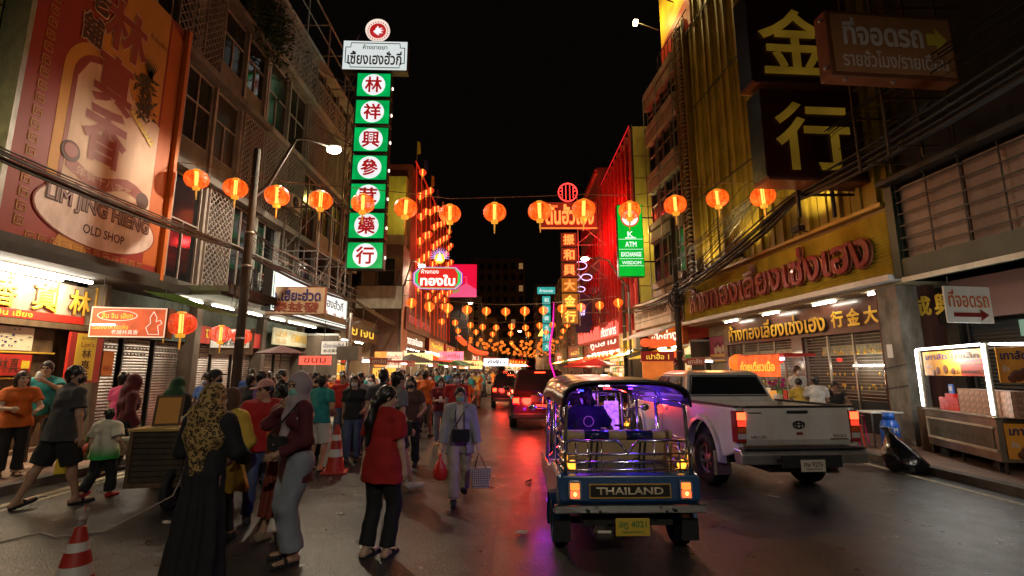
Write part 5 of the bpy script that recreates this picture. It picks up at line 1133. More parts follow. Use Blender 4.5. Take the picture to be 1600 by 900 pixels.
# umbrellas and stalls along the pavement edge
def parasol(label, x, y, z, r, m, group=None):
    t = thing('market_parasol', label, 'parasol', (x, y, 0), random.random(), group); c = MB(); n = 8
    c.v += [(0, 0, z)] + [(r * math.cos(6.2832 * i / n), r * math.sin(6.2832 * i / n), z - .32 * r) for i in range(n)] + [(0, 0, z - .03)]
    for i in range(n): c.face((0, 1 + i, 1 + (i + 1) % n)); c.face((n + 1, 1 + (i + 1) % n, 1 + i))
    c.build('canopy', m, t); MB().bar((0, 0, 0), (0, 0, z), .025, 6).build('pole', STEEL, t); f = MB()
    for i in range(n): f.bar((0, 0, z - .05), (r * math.cos(6.2832 * i / n) * .98, r * math.sin(6.2832 * i / n) * .98, z - .32 * r - .02), .008)
    f.build('rib', STEEL, t); return t
parasol('dark maroon market parasol over a cart before the pale shutters', -7.2, 15.4, 2.5, .8, mat('maroon_cloth', (.07, .02, .016), .8))
parasol('grey parasol over the stalls near the sweet shop', -5.3, 26, 2.6, 1.4, mat('grey_cloth', (.10, .10, .11), .8)); parasol('dark green parasol over a far stall', -4.7, 43, 2.7, 1.6, GREENP); parasol('black parasol over a stall past the noodle shop', -4.9, 52, 2.6, 1.6, mat('grey_cloth', (.10, .10, .11), .8)); parasol('red parasol over the tables near the red neon fascia', 5.6, 33, 2.55, 1.5, REDP); parasol('wide red parasol beyond the kerb pole', 5.8, 41, 2.6, 1.8, REDP)
STALLG = 'small lit food stalls along the kerb'
def food_cart(label, x, y, rz, seed, topm, group=None):
    rs = random.Random(seed); t = thing('food_cart', label, 'food cart', (x, y, 0), rz, group)
    box('counter', mat('cart_steel', (.45, .44, .42), .3, metal=.8, var=.3), t, -.8, .8, -.35, .35, .35, .95); box('roof', topm, t, -.95, .95, -.5, .5, 2.1, 2.18)
    for a in (-.75, .75):
        for b in (-.3, .3): MB().bar((a, b, .95), (a, b, 2.1), .02).build('post', STEEL, t)
    for i in range(9): xx = -.7 + i * .17; box('goods', rs.choice(GOODS), t, xx, xx + .13, -.25, .1, .953, 1.0 + rs.uniform(.05, .25))
    MB().tube([(-.7, -.3, 2.03), (.7, -.3, 2.03)], .025, 5).build('tube_lamp', TUBEW, t); b = box('sign_panel', rs.choice([REDP, DKRED, BB_CHAR]), t, -.6, .6, -.53, -.505, 1.92, 2.17); letters(rs.choice(['ขนมจีบ', 'น้ำส้ม', 'ปลาหมึก', 'เกาลัด']), SWH, t, 0, 1.97, .15, .9, -.535, .004, .006)
    for a in (-.6, .6): MB().lathe([(.001, -.03), (.2, -.03), (.2, .03), (.001, .03)], 14, Matrix.Translation((a, -.36, .2)) @ Matrix.Rotation(R(90), 4, 'X')).build('wheel', BLACKP, t)
    point_light('cart_light', (0, 0, 0), 12, (1, .85, .6), .1, t).location = (0, -.1, 1.9)
    return t
food_cart('food cart with a red lit panel under the flat roof by the maroon parasol', -5.2, 17.6, R(75), 1, WHITEP)
for i, (x, y) in enumerate(((-5.2, 23), (-5.0, 29), (-4.9, 35), (-4.9, 40), (-4.6, 47), (-4.7, 57), (-4.5, 66))):
    food_cart(['steel food cart with goods just past the herb shop', 'lit food cart before the jewellery shop', 'crowded food cart near the row of red lanterns', 'food cart under the green parasol end', 'far food cart near the noodle shop', 'tiny far cart below the lantern garland', 'tiny farthest cart before the bend'][i], x, y, R(85), 10 + i, [REDP, WHITEP, GREENP][i % 3])
food_cart('snack kiosk with striped roof beyond the pickup', 7.0, 17.6, R(-80), 30, mat('stripe_roof', (.4, .25, .18), .6)); food_cart('red food kiosk with lanterns near the kerb pole', 6.6, 21.6, R(-10), 31, REDP)
k = thing('menu_board', 'tall orange menu board with a red header and yellow pattern by the kiosk', 'board', (5.95, 20.2, 0), R(-6)); box('board', glow('lit_orange_c', (1, .22, .03), .55, .2, 2), k, -.62, .62, 0, .1, .6, 2.1); box('header', REDP, k, -.66, .66, -.03, .1, 2.1, 2.5); letters('เปาฮื้อ 1', LITYEL, k, 0, 2.18, .24, .9, -.04, .01, .01)
m_ = MB(); m_.prism([(-.5, 1.0), (.5, 1.0), (.3, 1.35), (0, 1.5), (-.3, 1.35)], -.012, -.004); m_.build('yellow_pattern', mat('pattern_tan', (.75, .4, .12), .6), k)
for x in (-.55, .55): MB().bar((x, .05, 0), (x, .05, .6), .03).build('leg', DARK, k)
for i, x in enumerate((-.5, -.15, .2, .5)):
    o = bpy.data.objects.new('shop_lantern', FARR); COL.objects.link(o); o.location = (5.95 + x, 20.1, 2.85); o.scale = (.7, .7, .7); tag(o, 'small red lantern over the orange menu board', 'lantern', 'red lanterns over the orange menu board')
# ---------------------------------------------------------------- vehicles
def apply_mods(o):
    dg = bpy.context.evaluated_depsgraph_get(); dg.update(); me = bpy.data.meshes.new_from_object(o.evaluated_get(dg)); o.modifiers.clear(); o.data = me; return o
def cut(o, cutters):
    for c in cutters: b = o.modifiers.new('cut', 'BOOLEAN'); b.operation = 'DIFFERENCE'; b.object = c; b.solver = 'EXACT'
    apply_mods(o)
def smooth_by_angle(o, deg=38):
    me = o.data; import bmesh
    bm = bmesh.new(); bm.from_mesh(me)
    for f in bm.faces: f.smooth = True
    for e in bm.edges: e.smooth = len(e.link_faces) == 2 and e.calc_face_angle(0) < R(deg)
    bm.to_mesh(me); bm.free(); return o
TYRE = mat('tyre_rubber', (.018, .017, .016), .8, bump=.2, bscale=60); RIM = mat('alloy_rim', (.42, .41, .40), .3, metal=.9); RUBB = mat('black_trim', (.015, .015, .016), .5)
HEADL = glow('tail_red', (1, .05, .015), 7); TAILA = glow('tail_amber', (1, .22, .03), 1.8); TAILR = mat('tail_red_glass', (.28, .012, .008), .12, coat=1); TAILW = mat('tail_clear_glass', (.5, .45, .42), .12, coat=1); TAILB = glow('tail_bulb', (1, .26, .05), 9)
PLATEW = mat('plate_white', (.55, .48, .36), .5); PLATEY = mat('plate_yellow', (.62, .42, .04), .5); PINK_ = mat('plate_ink', (.03, .03, .035), .5)
def wheel(parent, x, y, r, w, side=1, rim=RIM, spokes=6, name='wheel'):
    M_ = Matrix.Translation((x, y, r)) @ Matrix.Rotation(R(90) * side, 4, 'Y')
    t = MB(); k = .62
    t.lathe([(r * k, -w / 2), (r * .9, -w / 2), (r * .985, -w * .38), (r, -w * .2), (r, w * .2), (r * .985, w * .38), (r * .9, w / 2), (r * k, w / 2), (r * k, -w / 2)], 36, M_); o = t.build(name, TYRE, parent)
    q = MB(); q.lathe([(.001, w * .28), (r * .17, w * .32), (r * .2, w * .22)], 20, M_); q.lathe([(r * .50, w * .3), (r * .64, w * .47), (r * .64, -w * .3)], 30, M_)
    for i in range(spokes):
        a = 6.2832 * i / spokes; c, s = math.cos(a), math.sin(a)
        p = [Vector((r * .12 * c - r * .07 * s, r * .12 * s + r * .07 * c, w * .30)), Vector((r * .12 * c + r * .07 * s, r * .12 * s - r * .07 * c, w * .30)), Vector((r * .58 * c + r * .10 * s, r * .58 * s - r * .10 * c, w * .36)), Vector((r * .58 * c - r * .10 * s, r * .58 * s + r * .10 * c, w * .36))]
        n = len(q.v); q.v += [tuple(M_ @ v) for v in p] + [tuple(M_ @ (v - Vector((0, 0, .03)))) for v in p]
        q.face((n, n + 1, n + 2, n + 3)); 
        for j in range(4): q.face((n + j, n + 4 + j, n + 4 + (j + 1) % 4, n + (j + 1) % 4))
    q.build('rim', rim, o, fixn=True); d = MB(); d.lathe([(.001, 0), (r * .6, 0)], 24, M_); d.build('brake_disc', DARK, o); return o
def arc(cy, cz, r, a0, a1, n=12): return [(cy + r * math.cos(R(a0 + (a1 - a0) * i / n)), cz + r * math.sin(R(a0 + (a1 - a0) * i / n))) for i in range(n + 1)]
def rring(hw, z0, z1, y, rad, n=4, top_in=0):
    """rounded rectangle ring in the xz plane at y"""
    pts = []
    for (cx, cz, a0) in ((hw - rad, z0 + rad, -90), (hw - rad - top_in, z1 - rad, 0), (-hw + rad + top_in, z1 - rad, 90), (-hw + rad, z0 + rad, 180)):
        for i in range(n + 1): a = R(a0 + 90 * i / n); pts.append((cx + rad * math.cos(a), y, cz + rad * math.sin(a)))
    return pts

# ---- silver pickup
PAINT_P = mat('champagne_paint', (.78, .75, .70), .24, metal=.15, coat=.8, dirt=.15, vscale=2)
pk = thing('pickup_truck', 'silver four-door pickup truck seen from behind with lit red tail lamps', 'pickup truck', (3.85, 7.98, 0), R(4.8))
WB = 3.08; HW = .875
side_lo = [(-1.0, .62)] + [(-.62, .50)] + arc(0, .46, .50, 172, 8) + [(.62, .42), (WB - .6, .42)] + arc(WB, .46, .50, 172, 8) + [(WB + .78, .45), (WB + .82, .85), (WB + .55, 1.02), (WB - .35, 1.12), (.70, 1.20), (-1.0, 1.20)]
for s in (-1, 1):
    m = MB(); a, b = (-HW, -HW + .09) if s < 0 else (HW - .09, HW); m.prism(side_lo, a, b, 'yz'); o = m.build('side_panel', PAINT_P, pk, bevel=.022, fixn=True)
    for yy in (.66, 1.62, 2.55): box('door_gap', BLACKP, o, s * HW - .002, s * HW + .002, yy, yy + .012, .52, 1.16)
    for yy in (1.36, 2.32): box('door_handle', PAINT_P, o, s * HW - .02, s * HW + .03, yy, yy + .18, 1.0, 1.04, .01)
    box('belt_trim', RUBB, o, s * HW - .004, s * HW + .006, .72, 2.6, 1.165, 1.19)
    for yy in (0, WB):
        f = MB(); o1 = arc(yy, .46, .60, 186, -6, 16); i1 = arc(yy, .46, .495, 186, -6, 16); ring = [(p, q) for p, q in zip(o1, i1)]
        f.loft([[(s * (HW - .05), p[0], p[1]), (s * (HW + .045), p[0] * .55 + q[0] * .45, p[1] * .55 + q[1] * .45), (s * (HW + .05), q[0], q[1]), (s * (HW - .06), q[0], q[1])] for p, q in ring]); f.build('fender_flare', PAINT_P, pk, fixn=True, bevel=.008)
        w_ = MB(); w_.prism(arc(yy, .46, .49, 0, 180, 14), s * (HW - .32) if s > 0 else s * (HW - .092), s * (HW - .092) if s > 0 else s * (HW - .32), 'yz'); w_.build('wheel_well', BLACKP, pk)
    for yy in (0, WB): wheel(pk, s * (HW - .12), yy, .375, .25, s)
    box('mud_flap', mat('mud_flap', (.42, .34, .22), .7, dirt=.3), pk, s * .83 - .13, s * .83 + .13, -.475, -.46, .22, .56, .006)
    # stacked tail lamp wrapping the corner
    lx = s * (HW - .055); tl = box('tail_lamp', TAILR, pk, lx - .075, lx + .06, -1.045, -.90, .74, 1.165, .015)
    box('brake_light', HEADL, tl, lx - .062, lx + .066, -1.052, -.93, 1.04, 1.145, .01); box('brake_reflector', glow('tail_dim_red', (.9, .05, .02), 1.3), tl, lx - .062, lx + .064, -1.050, -.93, .955, 1.03, .01)
    box('amber_lens', mat('amber_glass', (.55, .10, .02), .15, coat=1), tl, lx - .062, lx + .063, -1.049, -.93, .875, .945, .008); box('clear_lens', TAILW, tl, lx - .062, lx + .063, -1.049, -.93, .79, .865, .008)
box('bed_floor', RUBB, pk, -.78, .78, -.95, .66, .62, .68); box('front_bulkhead', PAINT_P, pk, -.78, .78, .60, .66, .68, 1.2)
m = MB(); m.box(-HW, -HW + .1, -.98, .68, 1.203, 1.225); m.box(HW - .1, HW, -.98, .68, 1.203, 1.225); m.build('bed_rail_cap', RUBB, pk)
tg = MB(); tg.loft([[( -.755, -1.0, .70), (.755, -1.0, .70), (.755, -.95, .70), (-.755, -.95, .70)], [(-.755, -1.035, .78), (.755, -1.035, .78), (.755, -.95, .78), (-.755, -.95, .78)], [(-.755, -1.03, 1.10), (.755, -1.03, 1.10), (.755, -.95, 1.10), (-.755, -.95, 1.10)], [(-.755, -1.005, 1.20), (.755, -1.005, 1.20), (.755, -.95, 1.20), (-.755, -.95, 1.20)]])
tg = tg.build('tailgate', PAINT_P, pk, fixn=True, bevel=.012)
box('tailgate_cap', RUBB, tg, -.755, .755, -1.02, -.94, 1.202, 1.228, .006); box('tailgate_handle', RUBB, tg, -.15, .15, -1.045, -1.02, 1.125, 1.165, .008); box('upper_crease', BLACKP, tg, -.7, -.52, -1.036, -1.02, 1.13, 1.142)
em = MB()
for i in range(20):
    for (rx, rz_, cz_) in ((.08, .048, .975), (.08, .018, .995), (.032, .046, .975)):
        a, b = 6.2832 * i / 20, 6.2832 * (i + 1) / 20; em.bar((rx * math.cos(a), -1.045, cz_ + rz_ * math.sin(a)), (rx * math.cos(b), -1.045, cz_ + rz_ * math.sin(b)), .009)
em.build('maker_emblem', RUBB, tg); box('small_badge', DKRED, tg, -.04, .05, -1.04, -1.03, .84, .875)
letters('HILUX', CHROME, tg, -.58, .79, .045, .22, -1.038, .02, .02); letters('VIGO', CHROME, tg, .58, .80, .045, .20, -1.038, .02, .02); box('chrome_badge', CHROME, tg, .44, .70, -1.042, -1.03, .775, .792)
bp_ = MB(); bp_.loft([[(x, yb + (0 if abs(x) < .6 else .10), z) for (yb, z) in ((-1.20, .66), (-1.24, .60), (-1.22, .47), (-1.06, .47), (-1.02, .66))] for x in (-.90, -.84, -.6, .6, .84, .90)]); bp_.build('rear_bumper', mat('bumper_chrome', (.7, .66, .6), .3, metal=.9, var=.2), pk, fixn=True, bevel=.012)
box('bumper_step', RUBB, pk, -.86, .86, -1.16, -1.0, .662, .685, .006); box('plate_recess', RUBB, pk, -.42, .42, -1.245, -1.235, .45, .60)
pl = box('number_plate', PLATEW, pk, -.17, .17, -1.262, -1.248, .40, .55, .004); letters('ศษ 9276', PINK_, pl, 0, .465, .06, .26, -1.266, .004, .01); letters('กรุงเทพมหานคร', PINK_, pl, 0, .415, .03, .22, -1.266, .004)
# cab
cabm = MB(); st_ = [(.68, .80, 1.19, 0), (.80, .78, 1.19, 0)]
bot = [(-.84, .68), (.84, .68), (.86, 2.95), (-.86, 2.95)]; mid = [(-.80, .74), (.80, .74), (.82, 2.75), (-.82, 2.75)]; top = [(-.66, .92), (.66, .92), (.65, 2.05), (-.65, 2.05)]; cap_ = [(-.55, 1.03), (.55, 1.03), (.53, 1.9), (-.53, 1.9)]
cabm.loft([[(x, y, 1.12) for x, y in bot], [(x, y, 1.22) for x, y in mid], [(x, y, 1.66) for x, y in top], [(x, y, 1.715) for x, y in cap_]]); cab = cabm.build('cab', PAINT_P, pk, fixn=True, bevel=.045)
def win_on(parent, pts, off, m=GLASS, name='window', bev=.02):
    n = (Vector(pts[1]) - Vector(pts[0])).cross(Vector(pts[2]) - Vector(pts[0])).normalized() * off; mb = MB(); mb.loft([[Vector(p) - n * .3 for p in pts], [Vector(p) + n for p in pts]]); return mb.build(name, m, parent, fixn=True, bevel=0)
f_ = lambda z: (z - 1.22) / .44
def cabx(z): return .80 - .14 * f_(z)
def caby(z): return .74 + .18 * f_(z)
rw = win_on(cab, [(-cabx(1.30) + .09, caby(1.30), 1.30), (cabx(1.30) - .09, caby(1.30), 1.30), (cabx(1.6) - .09, caby(1.6), 1.6), (-cabx(1.6) + .09, caby(1.6), 1.6)], .012, GLASS, 'rear_window')
fr2 = MB()
cs = [(-cabx(1.30) + .07, caby(1.28), 1.28), (cabx(1.30) - .07, caby(1.28), 1.28), (cabx(1.6) - .07, caby(1.62), 1.62), (-cabx(1.6) + .07, caby(1.62), 1.62)]
for i in range(4): fr2.bar(cs[i], cs[(i + 1) % 4], .014)
fr2.build('window_seal', RUBB, rw)
for s in (-1, 1):
    for (y0, y1, yt0, yt1) in ((.98, 1.58, 1.08, 1.58), (1.64, 2.55, 1.64, 2.02)):
        pts = [(s * .818, y0, 1.25), (s * .823, y1, 1.25), (s * .69, yt1, 1.61), (s * .69, yt0, 1.61)]
        if s > 0: pts = pts
        else: pts = pts[::-1]
        win_on(cab, pts, .006, GLASS, 'side_window')
    MB().box(s * .86, s * 1.06, 2.48, 2.6, 1.18, 1.34).build('door_mirror', PAINT_P, pk, bevel=.03)
hood = MB(); hood.loft([rring(.84, .7, 1.13, 2.7, .06), rring(.84, .7, 1.10, 3.3, .08), rring(.80, .7, 1.0, 3.85, .10), rring(.74, .6, .9, 3.95, .1)]); hood.smooth = True; hood.build('bonnet', PAINT_P, pk, fixn=True)
box('chassis', DARK, pk, -.45, .45, -1.0, 3.6, .35, .62); MB().tube([(-.75, 0, .37), (-.2, 0, .36), (0, 0, .36), (.2, 0, .36), (.75, 0, .37)], [.05, .06, .14, .06, .05], 10).build('rear_axle', DARK, pk); MB().tube([(.3, .8, .4), (.5, -.2, .42), (.55, -.95, .40)], .035, 8).build('exhaust_pipe', mat('rust_pipe', (.16, .05, .03), .6, var=.4), pk)
box('spare_wheel_cover', mat('tan_underside', (.25, .17, .09), .7), pk, -.35, .35, -.85, -.3, .33, .42, .03)

# ---- blue and yellow three-wheeler
TB = mat('tuktuk_blue', (.012, .07, .20), .22, coat=.8, var=.15); TBD = mat('tuktuk_dark_blue', (.01, .02, .10), .25, coat=.7); TCR = mat('tuktuk_cream_vinyl', (.50, .36, .20), .45, var=.15); ROOFV = mat('roof_vinyl', (.09, .065, .045), .3, var=.3, coat=.3); ROOFI = mat('roof_lining', (.16, .10, .30), .22, coat=.8)
PURP = glow('led_violet', (.22, .02, 1), 7); LEDR = glow('led_red', (1, .02, .03), 9); LEDW = glow('led_white', (.9, .8, 1), 9); LEDB = glow('led_blue', (.03, .05, 1), 6)
def make_tuktuk(label, x, y, rz, full=True):
    t = thing('three_wheeled_taxi', label, 'tuk-tuk', (x, y, 0), rz)
    HWT = .66
    # rear body: blue box with rounded edge
    b = MB(); b.loft([rring(HWT, .52, .74, -.0, .05), rring(HWT + .01, .46, .76, .06, .05), rring(HWT, .34, .78, .6, .05), rring(HWT, .32, .60, 1.3, .05), rring(HWT - .04, .32, .58, 1.9, .05), rring(.40, .34, .70, 2.4, .08), rring(.28, .36, .72, 2.65, .08)]); b.build('body', TB, t, fixn=True, bevel=.01)
    br = box('rear_board', mat('thai_board', (.02, .015, .012), .4), t, -.36, .36, -.012, -.0, .555, .665); e = MB()
    for q in ((-.37, .37, .548, .556), (-.37, .37, .664, .672), (-.378, -.37, .548, .672), (.37, .378, .548, .672)): e.box(q[0], q[1], -.02, -.002, q[2], q[3])
    e.build('border', GOLDP, br)
    if full: letters('THAILAND', mat('pale_gold', (.75, .62, .42), .3, metal=.4), br, 0, .580, .062, .62, -.016, .01, .02)
    for s in (-1, 1):
        l = MB(); l.loft([rring(.058, .54, .70, -.035, .02), rring(.062, .535, .705, .0, .02)]); l = l.build('tail_lamp_housing', CHROME, t, (s * .515, 0, 0), fixn=True)
        box('tail_lens', TAILA, l, -.042, .042, -.05, -.034, .625, .685, .012); box('brake_lens', glow('tail_mid_red', (1, .10, .03), 2.5), l, -.042, .042, -.05, -.034, .555, .618, .012); MB().ell((0, -.045, .592), (.018, .015, .018), 8, 6).build('bulb', TAILB, l)
    bm_ = MB(); bm_.loft([[(xx, -.10 + (.0 if abs(xx) < .56 else .08) + dy, z) for dy, z in ((0, .415), (-.012, .425), (-.012, .485), (0, .495), (.035, .495), (.035, .415))] for xx in (-.70, -.56, .56, .70)]); bm_ = bm_.build('rear_bumper', mat('steel_bumper', (.62, .60, .56), .22, metal=1, var=.15), t, fixn=True, bevel=.004)
    for s in (-.3, .3): MB().ell((s, -.115, .455), (.016, .01, .016), 8, 5).build('bumper_bolt', DARK, bm_)
    for s in (-1, 1): MB().bar((s * .4, -.06, .45), (s * .4, .1, .45), .02).build('bumper_stay', DARK, t)
    pl = box('number_plate', PLATEY, t, -.155, .155, -.06, -.045, .235, .385, .004); letters('สฎ 4021', GREENP, pl, 0, .295, .07, .25, -.064, .004, .012); letters('กรุงเทพมหานคร', GREENP, pl, 0, .25, .03, .2, -.064, .003)
    # luggage rail
    fr = MB(); rz_ = (.79, .86, .93, 1.0)
    def U(z, r=.011, x=.60): fr.tube([(-x, .50, z), (-x, .06, z), (-x + .05, .02, z), (x - .05, .02, z), (x, .06, z), (x, .50, z)], r, 6)
    for z in rz_[:3]: U(z)
    fr.tube([(-.60, .5, 1.04), (-.60, .08, 1.03), (-.52, .02, 1.05), (-.10, .02, 1.05), (-.04, .02, .99), (0, .02, .93), (.04, .02, .99), (.10, .02, 1.05), (.52, .02, 1.05), (.60, .08, 1.03), (.60, .5, 1.04)], .013, 6)
    for xx in (-.60, -.49, -.38, -.25, .25, .38, .49, .60): fr.tube([(xx, .02, .76), (xx, .02, 1.04)], .009, 6)
    for s in (-1, 1):
        for yy in (.2, .36): fr.tube([(s * .6, yy, .76), (s * .6, yy, 1.03)], .008, 6)
        fr.tube([(s * .14, .02, .86), (s * .08, .02, .9), (s * .02, .02, .86), (s * .06, .02, .82), (s * .14, .02, .86)], .007, 5)
    fr.tube([(-.38, .02, .80), (-.34, .02, .93), (-.38, .02, .99)], .007, 5); fr.build('luggage_rail', CHROME, t)
    for s in (-1, 1): l = MB(); l.ell((s * .52, .06, .83), (.045, .03, .045), 12, 8); l.build('indicator_lamp', glow('amber_lamp', (1, .38, .03), 3), t)
    # seat
    se = box('passenger_seat', TCR, t, -.56, .56, .62, 1.1, .60, .72, .03); bk = MB(); bk.loft([[(-.58, .50, .72), (.58, .50, .72), (.58, .62, .72), (-.58, .62, .72)], [(-.58, .42, 1.02), (.58, .42, 1.02), (.58, .52, 1.02), (-.58, .52, 1.02)]]); bk.build('backrest', TCR, t, fixn=True, bevel=.03)
    for a, b_, m_ in ((-.56, -.34, TCR), (-.34, -.09, TBD), (-.09, .09, TCR), (.09, .36, TBD), (.36, .56, TCR)): r_ = MB(); r_.tube([(a, .45, 1.05), (b_, .45, 1.05)], .055, 12); r_.build('headrest_roll', m_, t)
    for xx in (-.26, -.2, .24, .29): st = MB(); st.bar((xx, .41, 1.03), (xx - .02, .47, .74), .012); st.build('strap', BLACKP, t)
    # posts and roof
    ps = MB()
    for s in (-1, 1):
        ps.tube([(s * .585, .03, .75), (s * .575, .06, 1.36), (s * .54, .07, 1.42)], .018, 8)
        for yy in (.95, 1.75): ps.tube([(s * .60, yy, .5), (s * .575, yy, 1.40)], .018, 8)
        ps.tube([(s * .575, .07, 1.40), (s * .575, 1.9, 1.40)], .012, 6); ps.tube([(s * .62, .5, .80), (s * .62, .95, .72)], .012, 6); ps.tube([(s * .62, .95, .62), (s * .62, 1.7, .62)], .012, 6)
    ps.build('post', CHROME, t)
    def roof_arc(y, drop=0.0, w=.60, top=1.60, base=1.375, n=16):
        return [(w * math.copysign(abs(math.cos(math.pi * i / n)) ** .58, math.cos(math.pi * i / n)), y, base + (top - base) * abs(math.sin(math.pi * i / n)) ** .55 - drop) for i in range(n + 1)]
    rf = MB(); rf.smooth = True; rings = [roof_arc(y, d) for y, d in ((-.02, .012), (.0, 0), (.3, 0), (.32, .006), (.35, 0), (.7, -.02), (.72, -.014), (.75, -.02), (1.2, -.02), (1.6, .0), (1.95, .04), (2.1, .12))]
    n = len(rings[0]); n0 = 0
    for r_ in rings: rf.v += r_
    for i in range(len(rings) - 1):
        for j in range(n - 1): a = i * n + j; rf.face((a, a + 1, a + 1 + n, a + n))
    ro = rf.build('roof', ROOFV, t)
    sm_ = ro.modifiers.new('thickness', 'SOLIDIFY'); sm_.thickness = .022; sm_.offset = -1
    li = MB(); li.smooth = True; rings = [[(p[0] * .955, p[1], p[2] - .03) for p in roof_arc(y, 0)] for y in (.02, .7, 1.4, 1.9)]
    for r_ in rings: li.v += r_
    for i in range(3):
        for j in range(n - 1): a = i * n + j; li.face((a + n, a + 1 + n, a + 1, a))
    li.build('roof_lining', ROOFI, ro)
    ra_ = MB(); ra_.tube(roof_arc(-.025, 0, .605, 1.605, 1.37), .014, 6); ra_.build('roof_edge_tube', mat('roof_edge', (.02, .018, .02), .3, coat=.5), ro); r2 = MB(); r2.tube([(p[0] * .93, .8, p[2] - .045) for p in roof_arc(0, 0)], .012, 6); r2.build('roof_hoop', CHROME, ro)
    # front: driver's seat, dash, windshield frame, fork and wheel
    box('driver_seat', BLACKP, t, -.26, .26, 1.45, 1.85, .60, .70, .03); d = box('dashboard', TBD, t, -.38, .38, 2.12, 2.3, .72, 1.0, .04)
    for i in range(9): box('dash_light', PURP if i % 3 else LEDB, d, -.36 + i * .085, -.31 + i * .085, 2.105, 2.118, .80 + (i % 2) * .08, .83 + (i % 2) * .08)
    ws = MB()
    for s in (-1, 1): ws.tube([(s * .50, 2.2, .75), (s * .46, 2.05, 1.42)], .02, 6)
    ws.tube([(-.46, 2.05, 1.42), (.46, 2.05, 1.42)], .02, 6); ws.build('windscreen_frame', CHROME, t)
    hb = MB(); hb.tube([(-.42, 1.98, .98), (-.15, 2.08, 1.0), (.15, 2.08, 1.0), (.42, 1.98, .98)], .014, 6); hb.bar((0, 2.1, 1.0), (0, 2.5, .35), .025, 6); hb.build('handlebar', DARK, t)
    for s in (-1, 1): box('side_panel', TBD if s < 0 else TB, t, s * .63 - .012, s * .63 + .012, 1.2, 2.1, .40, .62, .01)
    for s in (-1, 1):
        mr = MB(); mr.tube([(s * .5, 2.05, 1.2), (s * .72, 2.0, 1.22)], .008, 5); mr.ell((s * .76, 2.0, 1.22), (.06, .015, .045), 12, 6); mr.build('mirror', CHROME, t)
    for s in (-1, 1):
        wheel(t, s * .60, .48, .225, .15, s, CHROME if False else RIM, 8); fd = MB(); o1 = arc(.48, .23, .29, 200, -20, 12)
        fd.loft([[(s * .53, p[0], p[1]), (s * .70, p[0], p[1]), (s * .70, p[0] * 1, p[1] - .015), (s * .53, p[0], p[1] - .015)] for p in o1]); fd.build('mudguard', TB, t, fixn=True); box('mud_flap', BLACKP, t, s * .61 - .08, s * .61 + .08, .17, .18, .12, .32)
    wheel(t, 0, 2.55, .215, .12, 1, RIM, 8)
    box('undercarriage', DARK, t, -.42, .42, .1, 2.3, .28, .33); ax = MB(); ax.tube([(-.55, .48, .23), (-.1, .48, .23), (0, .48, .23), (.1, .48, .23), (.55, .48, .23)], [.03, .035, .09, .035, .03], 10); ax.tube([(-.28, .0, .26), (-.26, .5, .27)], .05, 10)
    for s in (-.38, .38): ax.tube([(s + .04 * math.cos(q * 1.3), .38 + .04 * math.sin(q * 1.3), .24 + q * .011) for q in range(14)], .012, 5)
    ax.build('rear_axle', mat('greasy_steel', (.10, .085, .07), .4, metal=.7), t); box('exhaust_box', mat('greasy_steel', (.10, .085, .07), .4, metal=.7), t, -.34, -.16, -.02, .25, .18, .28, .03)
    for i, (xx, yy, m_, zz) in enumerate(((-.05, .9, LEDW, 0), (.02, .9, LEDW, 0), (-.01, .85, LEDR, -.03), (.03, .85, LEDR, -.03), (-.3, .75, LEDB, -.05), (.34, 1.1, PURP, -.04))): box('roof_led', m_, t, xx - .022, xx + .022, yy, yy + .03, 1.53 + zz, 1.545 + zz)
    box('radio_lit_panel', glow('led_panel_mixed', (.5, .15, .9), 1.2, .5, 20), t, .22, .40, 2.0, 2.06, .78, 1.3)
    for (xx, yy, zz, pw, c) in ((-.2, 1.75, 1.28, 8, (.25, .05, 1)), (.3, .8, 1.38, 6, (.12, .05, 1)), (-.2, .9, 1.40, 5, (.5, .05, 1)), (-.70, 1.2, .25, 2, (.28, .04, 1))): point_light('led_light', (0, 0, 0), pw, c, .05, t).location = (xx, yy, zz)
    return t
tk = make_tuktuk('blue three-wheeled taxi with THAILAND board and brown canopy, driver inside', 1.09, 4.78, R(1.5))
tk2 = make_tuktuk('second three-wheeled taxi half hidden ahead of the first one', 1.40, 8.4, R(2), full=False)
w = MB(); w.smooth = True; w.tube([(-.33, 2.2, 1.0), (-.38, 2.25, 1.5), (-.50, 2.3, 1.9), (-.50, 2.3, 2.25), (-.42, 2.3, 2.7), (-.40, 2.3, 3.2)], [.012, .016, .02, .022, .018, .008], 6); w.build('pink_light_whip', glow('magenta_led', (.9, .01, .35), 1.6), tk2)
box('tin_canopy', STEEL, tk2, -.72, -.25, -.2, .3, 1.42, 1.46)

